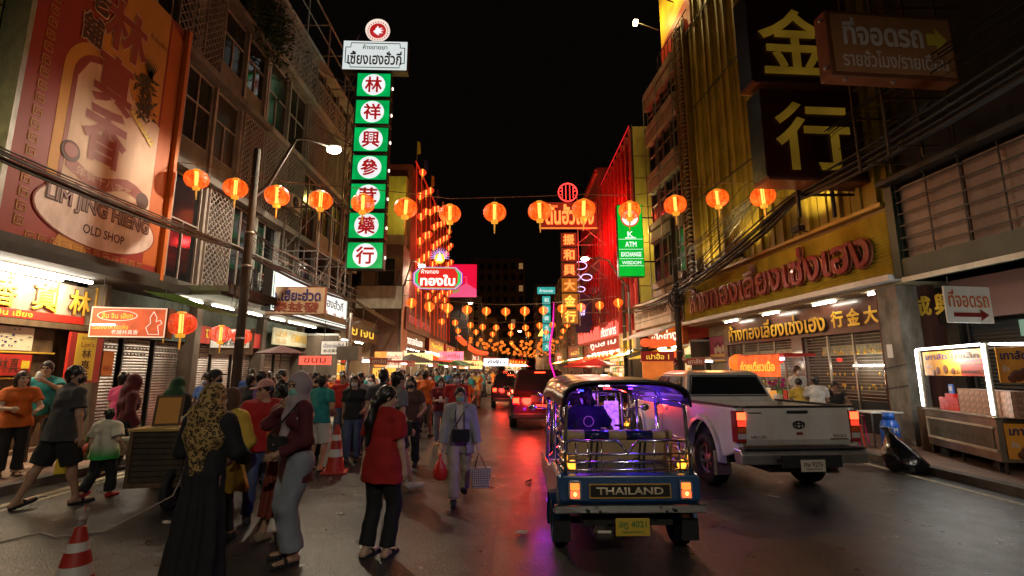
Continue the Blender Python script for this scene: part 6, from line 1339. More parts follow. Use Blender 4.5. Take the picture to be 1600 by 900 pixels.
# ---- cars farther on
def make_car(label, x, y, rz, paint, L=4.5, H=1.75, HWc=.92, belt=1.05, suv=True, lamps=True, taxi=None, group=None):
    t = thing('parked_car' if False else ('sport_utility_car' if suv else 'saloon_car'), label, 'car', (x, y, 0), rz, group)
    b = MB(); b.smooth = True
    rear_top = belt; b.loft([rring(HWc - .12, .42, belt - .12, 0, .10), rring(HWc - .02, .34, belt - .02, .12, .12), rring(HWc, .30, belt, .8, .12), rring(HWc, .28, belt, L * .5, .12), rring(HWc, .30, belt - .04, L * .72, .14), rring(HWc - .04, .34, belt - .16, L * .93, .14), rring(HWc - .18, .42, belt - .28, L, .14)])
    body = b.build('body', paint, t, fixn=True)
    cs = []
    for yy in (.95, L - .95):
        c = MB(); c.lathe([(.36, -1.2), (.36, 1.2)], 24, Matrix.Translation((0, yy, .34)) @ Matrix.Rotation(R(90), 4, 'Y'), cap=True); cs.append(c.build('cutter', BLACKP, t))
    cut(body, cs)
    for c in cs: bpy.data.objects.remove(c)
    smooth_by_angle(body)
    g = MB(); r0 = .12 if suv else .75
    def gr(z, hw, y0, y1): return [(-hw, y0, z), (hw, y0, z), (hw + .0, y1, z), (-hw, y1, z)]
    g.loft([gr(belt - .06, HWc - .07, r0, L * .70), gr(belt + .05, HWc - .10, r0 + .05, L * .66), gr(H - .06, HWc - .24, r0 + (.30 if suv else .65), L * .50), gr(H, HWc - .34, r0 + (.42 if suv else .8), L * .46)]); gh = g.build('greenhouse', paint, t, fixn=True, bevel=.04)
    fz = lambda z: (z - belt - .05) / (H - .11 - belt)
    def gx(z): return (HWc - .10) - .14 * fz(z)
    def gy(z): return r0 + .05 + ((.25 if suv else .6)) * fz(z)
    z0, z1 = belt + .07, H - .13
    win_on(gh, [(-gx(z0) + .1, gy(z0), z0), (gx(z0) - .1, gy(z0), z0), (gx(z1) - .1, gy(z1), z1), (-gx(z1) + .1, gy(z1), z1)], .012, GLASS, 'rear_window')
    for s in (-1, 1):
        for (a, b_) in ((gy(z0) + .25, L * .36), (L * .375, L * .60)):
            pts = [(s * gx(z0), a, z0), (s * gx(z0), b_, z0), (s * gx(z1), min(b_, L * .5 - .1), z1), (s * gx(z1), max(a, gy(z1) + .15), z1)]
            win_on(gh, pts if s > 0 else pts[::-1], .008, GLASS, 'side_window')
        for yy in (.95, L - .95): wheel(t, s * (HWc - .12), yy, .34, .22, s)
        l = box('tail_lamp', TAILR, t, s * (HWc - .18) - .1, s * (HWc - .18) + .1, -.03, .1, belt - .32, belt - .08, .02)
        if lamps: box('brake_light', HEADL, l, s * (HWc - .18) - .08, s * (HWc - .18) + .08, -.045, -.02, belt - .26, belt - .12, .01)
        MB().ell((s * (HWc + .08), L * .6, belt + .08), (.11, .06, .08), 10, 6).build('door_mirror', paint, t)
    if lamps: box('high_brake_light', HEADL, gh, -.16, .16, gy(z1) - .02, gy(z1) + .05, H - .10, H - .07)
    pl = box('number_plate', PLATEW, t, -.17, .17, -.04, -.02, belt - .42, belt - .30); letters('กข 2', PINK_, pl, 0, belt - .39, .06, .2, -.045, .003)
    box('rear_bumper', RUBB, t, -HWc + .12, HWc - .12, -.07, .1, .34, .50, .03); box('emblem', CHROME, t, -.06, .06, -.035, -.02, belt - .2, belt - .14)
    if suv: box('spare_wheel', RUBB, t, -.3, .3, -.03, .0, belt - .25, belt - .02, .02)
    point_light('brake_glow', (0, 0, 0), (80 if suv else 1) if y < 16 else 40, (1, .04, .02), .15, t).location = (-.4, -.35, belt - .2)
    return t
DK = mat('dark_maroon_paint', (.035, .008, .008), .2, coat=1); BLKP = mat('black_car_paint', (.012, .011, .012), .2, coat=1); GRNT = mat('taxi_green', (.02, .16, .04), .25, coat=1)
make_car('dark maroon sport utility car braking ahead of the three-wheelers', .85, 14.6, R(1), DK)
make_car('black estate car braking farther ahead, near the road centre', -.05, 22.8, R(2), BLKP, H=1.6)
make_car('dark saloon taxi with a green glow in its window, hidden by the three-wheeler', 2.35, 12.2, R(2), BLKP, H=1.5, belt=.95, suv=False)
t_ = scene.objects.get('saloon_car'); box('green_window_reflection', glow('taxi_green_glow', (.02, .8, .12), 2.2), t_, -.62, -.18, 1.18, 1.32, 1.36, 1.44, .02)  # glowing bar stands for a green lamp's reflection in the rear window
for i, (x, y) in enumerate(((.9, 31), (-.5, 38), (2.6, 29), (1.1, 47), (2.8, 40), (-.4, 52))): make_car(['black car queuing beyond the estate car', 'dark maroon car queuing far down the road', 'black van-like car in the outer lane beyond the pickup', 'distant black car in the outer queue', 'distant maroon car in the outer lane', 'tiny distant car at the head of the queue'][i], x, y, R(2), [BLKP, DK][i % 2], H=[1.5, 1.75][i % 2])
# ---------------------------------------------------------------- kerb stall at the edge of the picture
sd = (Vector((7.62, 7.95, 0)) - Vector((8.2, 10.0, 0))); rzs = math.atan2(sd.y, sd.x); SL = sd.length
fs = thing('food_stall', 'chestnut stall with white tube-lit booth over a steel counter', 'food stall', (8.2, 10.0, 0), rzs)
SS = mat('stall_steel', (.34, .30, .24), .34, metal=.75, var=.4, vscale=2, dirt=.3); SSG = mat('stall_panel_olive', (.16, .15, .10), .4, metal=.4, var=.3)
box('counter', SS, fs, 0, SL, 0, 1.1, .30, .95, .01); box('counter_top', CHROME if False else SS, fs, -.03, SL + .03, -.03, 1.13, .953, .985, .005)
box('inset_panel', SSG, fs, .12, SL - .1, -.012, -.002, .48, .80); m_ = MB()
for q in ((.08, SL - .06, .80, .83), (.08, SL - .06, .44, .48)): m_.box(q[0], q[1], -.03, -.003, q[2], q[3])
m_.box(.08, .12, -.03, -.003, .48, .80); m_.build('panel_trim', CREAM, fs); letters('ขนมหวาน อร่อย', mat('faded_ink', (.06, .08, .04), .6), fs, SL / 2, .58, .10, 1.5, -.014, .002)
box('wooden_end', WOOD, fs, -.42, -.01, .05, 1.0, .12, .98, .01)
for x in (.3, SL - .3):
    for y in (.12, 1.0): MB().lathe([(.001, -.03), (.14, -.03), (.14, .03), (.001, .03)], 16, Matrix.Translation((x, y, .14)) @ Matrix.Rotation(R(90), 4, 'X')).build('wheel', TYRE, fs)
for x in (0, .95, 1.9, SL):
    box('leg', DARK, fs, x + (.02 if x < SL else -.05), x + (.05 if x < SL else -.02), .05, .08, .0 if x == SL else .14, .30)
BZ0, BZ1 = 1.0, 2.12; booth = MB()
for (x, y) in ((.0, .02), (SL - .03, .02), (.0, 1.05), (SL - .03, 1.05)): booth.box(x, x + .03, y, y + .03, .986, BZ1)
booth.box(0, SL, .02, .05, BZ1, BZ1 + .03); booth.box(0, SL, 1.05, 1.08, BZ1, BZ1 + .03); booth.box(0, .03, .05, 1.05, BZ1, BZ1 + .03); booth.box(SL - .03, SL, .05, 1.05, BZ1, BZ1 + .03); booth.build('booth_frame', SS, fs)
TB2 = glow('booth_tube', (.95, 1, .94), 11)
for (a, b) in (((.02, -.02, 1.02), (.02, -.02, BZ1)), ((SL - .0, -.02, 1.02), (SL - .0, -.02, BZ1)), ((.05, -.02, BZ1 + .01), (SL - .06, -.02, BZ1 + .01)), ((SL + .02, .08, BZ1 + .01), (SL + .02, 1.05, BZ1 + .01))): MB().tube([a, b], .022, 8).build('tube_lamp', TB2, fs)
PO = mat('poster_orange', (.95, .34, .03), .5, var=.45, vscale=2.2); PR = mat('poster_deep_red', (.62, .06, .02), .5)
def chestnut_poster(parent, x0, x1, z0, z1, y, rot=None):
    w = x1 - x0; h = z1 - z0; p = box('poster', PO, parent, x0, x1, y, y + .012, z0, z1); box('red_field', PR, parent, x0 + w * .62, x1, y - .004, y - .001, z0, z0 + h * .62)
    letters('เกาลัด', NAVYP, p, x0 + w * .24, z0 + h * .66, h * .26, w * .38, y - .006, .004, .025); letters('บังเล็ก', BB_INK, p, x0 + w * .70, z0 + h * .66, h * .25, w * .40, y - .008, .004, .02)
    letters('เกาลัดคั่วร้อนทุกวัน 089', YELP, p, x0 + w * .68, z0 + h * .42, h * .10, w * .5, y - .008, .003); letters('082-9890857', BB_INK, p, x0 + w * .7, z0 + h * .08, h * .13, w * .5, y - .008, .003, .01); letters('ชั่ง', SWH, p, x0 + w * .1, z0 + h * .32, h * .18, w * .1, y - .008, .003, .01)
    for (a, b, r_) in ((.25, .2, .17), (.38, .25, .19), (.5, .18, .14), (.18, .12, .12)): m = MB(); m.ell((x0 + w * a, y - .004, z0 + h * b), (h * r_, .006, h * r_), 14, 8); m.build('printed_chestnut', mat('chestnut_print', (.16, .045, .015), .4, var=.5, vscale=8), parent)
    return p
chestnut_poster(fs, .10, SL - .07, 1.62, 2.07, .05)
f2 = bpy.data.objects.new('end_panel', None); COL.objects.link(f2); f2.parent = fs; f2.location = (SL + .005, .02, 0); f2.rotation_euler = (0, 0, R(90))
chestnut_poster(f2, .10, 1.02, 1.52, 2.07, -.03); chestnut_poster(f2, .06, 1.05, .36, .90, -.02)
point_light('booth_light', (0, 0, 0), 34, (.95, 1, .95), .2, fs).location = (SL * .5, -.15, 2.0); point_light('booth_light', (0, 0, 0), 16, (.95, 1, .95), .2, fs).location = (SL * .5, .5, 2.0)
# carton wall on the counter
BXR = mat('carton_red', (.70, .03, .02), .5); BXP = mat('carton_print', (.42, .22, .14), .5, var=.85, vscale=22)
rc = random.Random(6)
for r_ in range(3):
    for i in range(4): x = .30 + i * .155; tag(box('red_carton', BXR, None, 0, .15, 0, .12, 0, .075, .003), 'small red carton in the neat stack at the near end of the stall counter', 'carton', 'red cartons stacked on the stall counter');
def placed(o, u, v, z): o.location = Matrix.Rotation(rzs, 3, 'Z') @ Vector((u, v, 0)) + Vector((8.2, 10.0, z)); o.rotation_euler = (0, 0, rzs)
reds = [o for o in scene.objects if o.name.startswith('red_carton')]
for k_, o in enumerate(reds): placed(o, .32 + (k_ % 4) * .155, .12 + .0, .986 + (k_ // 4) * .077)
pm = box('printed_carton', BXP, None, 0, .15, 0, .3, 0, .10, .003).data; bpy.data.objects.remove(scene.objects['printed_carton'])
for r_ in range(4):
    for i in range(9):
        o = bpy.data.objects.new('printed_carton', pm); COL.objects.link(o); placed(o, .96 + i * .155, .12, .986 + r_ * .102); tag(o, 'printed carton in the stall counter stack, ' + ('bottom', 'second', 'third', 'top')[r_] + ' row, ' + ORD_[i] + ' from the red cartons', 'carton', 'printed cartons stacked on the stall counter')
o = box('red_carton', BXR, None, 0, .28, 0, .14, 0, .07, .004); tag(o, 'wide bright red carton under the small blue display card', 'carton'); placed(o, .5, .14, .986 + .232)
o = box('display_card', mat('blue_card', (.03, .13, .50), .4), None, 0, .15, 0, .02, 0, .17, .004); tag(o, 'small blue display card standing on top of the red cartons', 'card'); placed(o, .56, .18, .986 + .304); box('white_print', WHITEP, o, .035, .115, -.004, -.001, .05, .13)
o = box('price_sheet', mat('price_orange', (.75, .17, .05), .5), None, 0, .35, 0, .015, 0, .38); tag(o, 'orange price sheet leaning on the end counter of the chestnut stall', 'sheet'); o.location = (8.1, 8.0, .99); o.rotation_euler = (R(-8), 0, R(8)); letters('ราคา 100', SWH, o, .17, .2, .08, .28, -.004, .003)
# bin bag
bg = MB(); bg.smooth = True; rings = []
for i, (z, r_) in enumerate(((0, .26), (.06, .33), (.18, .34), (.32, .28), (.45, .19), (.56, .11), (.66, .06), (.72, .10))):
    ring = []
    for j in range(22): a = 6.2832 * j / 22; q = r_ * (1 + .13 * math.sin(a * 5 + i) + .07 * math.sin(a * 9 - i * 2)); q *= .82; ring.append((q * math.cos(a) * 1.1 - .25 * (z / .7) ** 1.5, q * math.sin(a) * .8, z))
    rings.append(ring)
bg.loft(rings); tag(bg.build('bin_bag', mat('black_plastic', (.010, .010, .012), .18, coat=.5, bump=.6, bscale=9), None, (6.75, 8.75, 0), R(-60), fixn=True), 'knotted shiny black bin bag slumped at the kerb before the stall', 'bin bag')
# gas cylinder
gc = thing('gas_cylinder', 'tall blue gas cylinder with white print standing on the pavement', 'gas cylinder', (7.72, 10.35, .12)); GB = mat('gas_blue', (.01, .10, .48), .35, coat=.3)
m_ = MB(); m_.lathe([(.001, .02), (.15, .02), (.165, .06), (.165, .48), (.13, .58), (.05, .62), (.04, .64)], 24); m_.build('cylinder', GB, gc); m_ = MB(); m_.lathe([(.10, .60), (.105, .60), (.105, .74), (.095, .74), (.10, .60)], 18); m_.build('collar', GB, gc); m_ = MB(); m_.lathe([(.12, 0), (.13, 0), (.13, .05), (.12, .05), (.12, 0)], 18); m_.build('foot_ring', GB, gc)
letters('M', WHITEP, gc, -.0, .36, .1, .08, -.168, .004, .02); letters('ปตท 15 กก.', WHITEP, gc, 0, .25, .04, .14, -.168, .004)
# stools, tables, crates behind the pickup
def stool(label, x, y, m, h=.45, z=.12, group=None):
    t = thing('plastic_stool', label, 'stool', (x, y, z), random.random(), group); box('seat', m, t, -.16, .16, -.16, .16, h - .04, h, .01)
    for a in (-1, 1):
        for b in (-1, 1): MB().bar((a * .17, b * .17, 0), (a * .13, b * .13, h - .04), .018).build('leg', m, t)
PLR = mat('plastic_red', (.55, .03, .03), .4); PLB = mat('plastic_blue', (.04, .12, .5), .4); PLP = mat('plastic_pink', (.7, .05, .25), .4)
stool('red plastic stool beside the gas cylinder', 7.35, 10.9, PLR); stool('blue plastic stool behind the red stool', 7.2, 11.6, PLB); stool('bright pink plastic stool against the dark shutter', 7.65, 11.3, PLP, .62)
tb = thing('folding_table', 'white folding table crowded with dishes behind the pickup bed', 'table', (7.45, 12.4, .12)); box('tabletop', WHITEP, tb, -.5, .5, -.5, .5, .72, .75, .01)
for a in (-1, 1):
    for b in (-1, 1): MB().bar((a * .42, b * .42, 0), (a * .42, b * .42, .72), .015).build('leg', STEEL, tb)
tb = thing('side_table', 'narrow pale table edge beside the stone pier', 'table', (7.9, 10.9, .12)); box('tabletop', WHITEP, tb, -.35, .35, -.3, .3, .70, .73, .01)
for a in (-1, 1):
    for b in (-1, 1): MB().bar((a * .3, b * .25, 0), (a * .3, b * .25, .70), .015).build('leg', STEEL, tb)
fc = food_cart('red and yellow lit noodle cart with white tube lamp before the gold-shop grille', 7.55, 14.2, R(-78), 44, PLR); b_ = box('lit_board', glow('lit_red_yellow', (.9, .12, .02), 1.0, .4, 6), fc, -.85, .85, -.60, -.57, 1.55, 2.15); letters('ก๋วยเตี๋ยวเนื้อ', LITYEL, fc, 0, 1.7, .28, 1.4, -.62, .01, .02)
o = bpy.data.objects.new('shop_lantern', FARR); COL.objects.link(o); o.location = (6.95, 15.2, 1.95); o.data = FAR_L; tag(o, 'single orange lantern hanging beside the noodle cart', 'lantern')
pt = thing('potted_orchid', 'pot of magenta orchids on the noodle cart counter behind the pickup', 'plant', (6.85, 12.9, .95)); MB().lathe([(.001, 0), (.09, 0), (.12, .16), (.001, .16)], 14).build('pot', WHITEP, pt); MAG = mat('orchid_magenta', (.55, .02, .22), .5)
for i in range(5):
    a = i * 1.26; m_ = MB(); m_.tube([(0, 0, .15), (.04 * math.cos(a), .04 * math.sin(a), .4), (.16 * math.cos(a), .16 * math.sin(a), .52)], .008, 5); m_.build('stem', GREENP, pt)
    m_ = MB()
    for q in range(5): b_ = q * 1.2566; c_ = Vector((.17 * math.cos(a), .17 * math.sin(a), .52 - .03 * i)); m_.ell(c_ + Vector((.035 * math.cos(b_), -.01, .035 * math.sin(b_))), (.03, .012, .03), 7, 4)
    m_.build('blossom', MAG, pt)
MB().box(6.7, 7.0, 12.7, 13.1, .12, .95).build('plinth', WHITEP, None); tag(scene.objects['plinth'], 'white plinth carrying the orchid pot behind the pickup', 'stand'); scene.objects['plinth'].name = 'plant_stand'
# ---------------------------------------------------------------- people: smooth-blended bodies, clothes as shells over them
def surface_nets(F, org, h):
    S = F < 0; nx, ny, nz = F.shape
    cnt = np.zeros((nx - 1, ny - 1, nz - 1), np.int8)
    for a in (0, 1):
        for b in (0, 1):
            for c in (0, 1): cnt += S[a:nx - 1 + a, b:ny - 1 + b, c:nz - 1 + c]
    act = (cnt > 0) & (cnt < 8); I = np.argwhere(act)
    if not len(I): return [], []
    idm = np.full(act.shape, -1, np.int32); idm[act] = np.arange(len(I))
    acc = np.zeros((len(I), 3)); n = np.zeros(len(I))
    cor = {(a, b, c): F[I[:, 0] + a, I[:, 1] + b, I[:, 2] + c] for a in (0, 1) for b in (0, 1) for c in (0, 1)}
    for ax in range(3):
        for p in (0, 1):
            for q in (0, 1):
                e0 = [p, q]; e0.insert(ax, 0); e1 = [p, q]; e1.insert(ax, 1); f0 = cor[tuple(e0)]; f1 = cor[tuple(e1)]; m = (f0 < 0) != (f1 < 0)
                t = np.where(m, f0 / np.where(m, f0 - f1, 1), 0); pt = np.array(e0, float)[None, :].repeat(len(I), 0); pt[:, ax] += t; acc += np.where(m[:, None], pt, 0); n += m
    V = (I + acc / n[:, None]) * h + np.array(org)
    Q = []
    for ax in range(3):
        sl0 = [slice(1, -1)] * 3; sl1 = [slice(1, -1)] * 3; sl0[ax] = slice(0, -1); sl1[ax] = slice(1, None)
        a = S[tuple(sl0)]; b = S[tuple(sl1)]; E = np.argwhere(a != b); 
        if not len(E): continue
        inside = a[E[:, 0], E[:, 1], E[:, 2]]; off = np.ones(3, int); off[ax] = 0; E = E + off
        o1, o2 = [k for k in range(3) if k != ax]
        def cell(d1, d2): G = E.copy(); G[:, o1] -= d1; G[:, o2] -= d2; return idm[G[:, 0], G[:, 1], G[:, 2]]
        q = np.stack([cell(1, 1), cell(0, 1), cell(0, 0), cell(1, 0)], 1)
        flip = inside if ax != 1 else ~inside
        q[~flip] = q[~flip][:, ::-1]; Q.append(q)
    Q = np.concatenate(Q); Q = Q[(Q >= 0).all(1)]
    return V, Q
class Field:
    def __init__(s, lo, hi, h):
        s.h = h; s.lo = np.array(lo, float); n = np.ceil((np.array(hi) - s.lo) / h).astype(int) + 2; s.F = np.full(n, .12, np.float32)
        s.ax = [s.lo[i] + h * np.arange(n[i], dtype=np.float32) for i in range(3)]
    def sub(s, lo, hi):
        sl = [];
        for i in range(3):
            a = int(max(0, (lo[i] - s.lo[i]) // s.h)); b = int(min(s.F.shape[i], (hi[i] - s.lo[i]) // s.h + 2)); sl.append(slice(a, max(a, b)))
        return tuple(sl)
    def grid(s, sl): return s.ax[0][sl[0]][:, None, None], s.ax[1][sl[1]][None, :, None], s.ax[2][sl[2]][None, None, :]
    def blend(s, sl, d, k):
        f = s.F[sl]
        if k > 0: hh = np.clip(.5 + .5 * (f - d) / k, 0, 1); s.F[sl] = f * (1 - hh) + d * hh - k * hh * (1 - hh)
        else: s.F[sl] = np.minimum(f, d)
    def cap(s, a, b, ra, rb, k=.02, fy=1.0, fx=1.0, flat=False, ya=None):
        a = np.array(a, float); b = np.array(b, float); r = max(ra, rb) * max(1, fy, fx) + .05; sl = s.sub(np.minimum(a, b) - r, np.maximum(a, b) + r); X, Y, Z = s.grid(sl)
        ba = b - a; L2 = max(1e-9, ba @ ba); px, py, pz = X - a[0], Y - a[1], Z - a[2]; t = (px * ba[0] + py * ba[1] + pz * ba[2]) / L2; tc = np.clip(t, 0, 1)
        qx = (px - tc * ba[0]) / fx; qy = (py - tc * ba[1]) / fy; qz = pz - tc * ba[2]; d = np.sqrt(qx * qx + qy * qy + qz * qz) - (ra + (rb - ra) * tc)
        d = d * min(1, fy, fx)
        if flat: d = np.maximum(d, (t - 1) * math.sqrt(L2))
        s.blend(sl, d.astype(np.float32), k); return s
    def ell(s, c, r, k=.02, M=None):
        c = np.array(c, float); R_ = max(r) + .05; sl = s.sub(c - R_, c + R_); X, Y, Z = s.grid(sl); px, py, pz = X - c[0], Y - c[1], Z - c[2]
        if M is not None: px, py, pz = [M[0][i] * px + M[1][i] * py + M[2][i] * pz for i in range(3)]
        q = np.sqrt((px / r[0]) ** 2 + (py / r[1]) ** 2 + (pz / r[2]) ** 2); d = (q - 1) * min(r) * (.6 + .4 * np.minimum(1, q)); s.blend(sl, d.astype(np.float32), k); return s
    def cut_ell(s, c, r, M=None):
        c = np.array(c, float); X, Y, Z = s.grid((slice(None),) * 3); px, py, pz = X - c[0], Y - c[1], Z - c[2]
        if M is not None: px, py, pz = [M[0][i] * px + M[1][i] * py + M[2][i] * pz for i in range(3)]
        q = np.sqrt((px / r[0]) ** 2 + (py / r[1]) ** 2 + (pz / r[2]) ** 2); s.F = np.maximum(s.F, -(q - 1) * min(r)); return s
    def plane(s, p, n):
        """keep the side the normal points away from"""
        X, Y, Z = s.grid((slice(None),) * 3); s.F = np.maximum(s.F, (X - p[0]) * n[0] + (Y - p[1]) * n[1] + (Z - p[2]) * n[2]); return s
    def wrinkle(s, amp, seed=0, f=38, only=None):
        X, Y, Z = s.grid((slice(None),) * 3); s.F = s.F + (amp * (np.sin(f * X + 9 * Z + 4 * np.sin(7 * Z + seed)) * np.sin(f * .7 * Y - 13 * Z + seed) + .7 * np.sin(27 * Z + 14 * X + 11 * Y + seed * 2))).astype(np.float32); return s
    def folds(s, amp, c, n=14, seed=0):
        X, Y, Z = s.grid((slice(None),) * 3); s.F = s.F + (amp * np.sin(n * np.arctan2(Y - c[1], X - c[0]) + 2 * np.sin(3 * Z + seed))).astype(np.float32) * np.clip((c[2] - Z) / .5, 0, 1).astype(np.float32); return s
    def mesh(s, name):
        V, Q = surface_nets(s.F, s.lo, s.h); me = bpy.data.meshes.new(name)
        if len(V): me.from_pydata(V.tolist(), [], Q.tolist()); me.polygons.foreach_set('use_smooth', [True] * len(Q)); me.update()
        return me
def ik(a, t, l1, l2, hint):
    a = np.array(a, float); t = np.array(t, float); d = t - a; D = np.linalg.norm(d); D2 = min(D, (l1 + l2) * .999); u = d / max(D, 1e-6); x = (l1 * l1 - l2 * l2 + D2 * D2) / (2 * D2); y = math.sqrt(max(0, l1 * l1 - x * x)); hv = np.array(hint, float); hv = hv - u * (hv @ u); hv /= max(1e-6, np.linalg.norm(hv)); return a + u * x + hv * y, a + u * D2
SKIN = [mat('skin_tan', (.42, .24, .15), .5, var=.08), mat('skin_light', (.55, .35, .24), .5, var=.08), mat('skin_brown', (.26, .14, .085), .5, var=.08)]
HAIR = mat('black_hair', (.012, .009, .008), .38, var=.3, vscale=30); EYEM = mat('eye_dark', (.015, .01, .01), .15); LIPM = mat('lip', (.32, .10, .08), .5)
def cloth(name, c, v=.22, r=.85, b=.15): return mat('cloth_' + name, c, r, var=v, vscale=7, bump=b, bscale=55)
def rotm(yaw, pitch, roll=0): return np.array((Matrix.Rotation(R(yaw), 3, 'Z') @ Matrix.Rotation(R(pitch), 3, 'X') @ Matrix.Rotation(R(roll), 3, 'Y')))
def skeleton(p):
    k = p.get('H', 1.7) / 1.70; w = p.get('wide', 1.0); fem = p.get('fem', 0); J = {'k': k, 'w': w}
    pel = np.array(p.get('pel', (0, 0, 0)), float) * k + np.array((0, 0, .93 * k)); lean = rotm(p.get('twist', 0), p.get('lean', 2)); J['pel'] = pel
    up = lean @ np.array((0, 0, 1.0)); right = lean @ np.array((1.0, 0, 0)); fwd = lean @ np.array((0, -1.0, 0)); J['up'], J['rt'], J['fw'] = up, right, fwd
    J['waist'] = pel + up * .16 * k; J['chest'] = pel + up * .36 * k; J['neck'] = pel + up * .51 * k
    hy, hp = p.get('head', (0, 0))[:2]; J['HM'] = rotm(hy, hp); J['head'] = J['neck'] + (up * .055 + np.array((0, 0, .10)) + J['HM'] @ np.array((0, -.018, 0))) * k
    sh = (.163 if fem else .182) * k * w ** .5
    feet = p.get('feet', ((-.1, 0, 0, 0, 0), (.1, 0, 0, 0, 0))); hands = p.get('hands', ((-.25, -.03, .80), (.25, -.03, .80))); eh = p.get('elbow', ((-.5, 1, -.2), (.5, 1, -.2)))
    for i, s in enumerate((-1, 1)):
        J['hip', i] = pel + np.array((s * .088 * k * (1.05 if fem else 1), 0, -.03 * k)); f = feet[i]; an = np.array((f[0], f[1], f[2])) * k + np.array((0, .03 * k, .085 * k))
        J['knee', i], J['ank', i] = ik(J['hip', i], an, .42 * k, .415 * k, (s * .12, -1, 0)); ya = f[3] if len(f) > 3 else 0; pi = f[4] if len(f) > 4 else 0
        d = rotm(ya, pi) @ np.array((0, -1.0, 0)); J['toe', i] = J['ank', i] + d * .165 * k + np.array((0, 0, -.052 * k)); J['heel', i] = J['ank', i] - d * .045 * k + np.array((0, 0, -.045 * k)); J['fdir', i] = d
        J['sho', i] = J['neck'] + right * s * sh - up * .062 * k
        J['elb', i], J['wri', i] = ik(J['sho', i], np.array(hands[i]) * k, .285 * k, .25 * k, eh[i])
        J['hdir', i] = (J['wri', i] - J['elb', i]) / np.linalg.norm(J['wri', i] - J['elb', i])
    return J
def bounds(J, m=.30):
    P = np.array([v for q, v in J.items() if isinstance(v, np.ndarray) and v.shape == (3,) and q not in ('up', 'rt', 'fw') and not (isinstance(q, tuple) and q[0] in ('fdir', 'hdir'))]); lo = P.min(0) - .16; hi = P.max(0) + .16; lo[2] = max(lo[2], -.03); hi[2] = max(hi[2], J['head'][2] + .2); return lo, hi
def up_(J): return J['up']
def torso(F, J, e=0.0, fem=0, low=True, k=.03):
    s = J['k']; w = J['w']
    F.cap(J['pel'], J['waist'], .128 * s * w + e, (.108 if fem else .118) * s * w + e, k, fy=.80, fx=1.12); F.cap(J['waist'], J['chest'], (.105 if fem else .118) * s * w + e, .135 * s * w + e, k, fy=.74, fx=1.12)
    F.cap(J['chest'] , J['neck'] - J['up'] * .07 * s, .135 * s * w + e, .085 * s * w + e, k, fy=.74, fx=1.2)
    F.cap(J['sho', 0], J['sho', 1], .054 * s + e, .054 * s + e, k)
    for q in (0, 1): F.cap(J['neck'] - up_(J) * .005 * s, J['neck'] * .35 + J['sho', q] * .65, .046 * s + e, .044 * s + e, .035)
    if fem:
        for q in (-1, 1): F.ell(J['chest'] + J['rt'] * q * .07 * s + J['fw'] * .085 * s, (.05 * s + e * .7, .042 * s + e * .7, .05 * s + e * .7), .045)
    if w > 1.08: F.ell(J['waist'] + J['fw'] * .05 * s, (.13 * s * w + e, .12 * s * w + e, .13 * s + e), .05)
def arm(F, J, i, e=0.0, to=1.0, k=.02):
    s = J['k']; F.cap(J['sho', i], J['elb', i], .052 * s + e, .040 * s + e, k) if to >= 1 else F.cap(J['sho', i], J['sho', i] + (J['elb', i] - J['sho', i]) * to, .056 * s + e, .050 * s + e * 1.5, k, flat=True)
    if to > 1: F.cap(J['elb', i], J['elb', i] + (J['wri', i] - J['elb', i]) * (to - 1), .040 * s + e, .030 * s + e * 1.1, k, flat=True)
def leg(F, J, i, e=0.0, knee=1.0, shin=1.0, wt=1.0, k=.025, flare=0):
    s = J['k']; F.cap(J['hip', i], J['hip', i] + (J['knee', i] - J['hip', i]) * knee, .088 * s * wt + e, .058 * s * wt + e + (flare if shin == 0 else 0), k, flat=shin == 0)
    if shin: F.cap(J['knee', i], J['knee', i] + (J['ank', i] - J['knee', i]) * shin, .056 * s * wt + e, .038 * s * wt + e + flare, k, flat=True)
def hand(F, J, i, fing=True):
    s = J['k']; w = J['wri', i]; d = J['hdir', i]; side = 1 if i == 0 else -1
    n = np.array((1.0, 0, 0)); n = n - d * (n @ d); n = n / max(.2, np.linalg.norm(n)); t = np.cross(d, n)       # n = palm normal, t = across
    F.cap(w, w + d * .055 * s, .026 * s, .030 * s, .015); c = w + d * .06 * s
    if not fing: F.cap(c, c + d * .08 * s, .027 * s, .018 * s, .01); return
    for q in (-1.5, -.5, .5, 1.5):
        L = (.040, .046, .044, .034)[int(q + 1.5)] * s; b0 = c + t * q * .0185 * s; m = b0 + d * L + n * .006 * s * side; e = m + d * L * .7 + n * .022 * s * side; F.cap(b0, m, .0105 * s, .0098 * s, .004); F.cap(m, e, .0098 * s, .0085 * s, .003)
    b0 = w + d * .02 * s - t * .022 * s; m = b0 - t * .03 * s + d * .025 * s + n * .012 * s * side; F.cap(b0, m, .014 * s, .012 * s, .006); F.cap(m, m + d * .03 * s + n * .01 * s * side, .012 * s, .010 * s, .004)
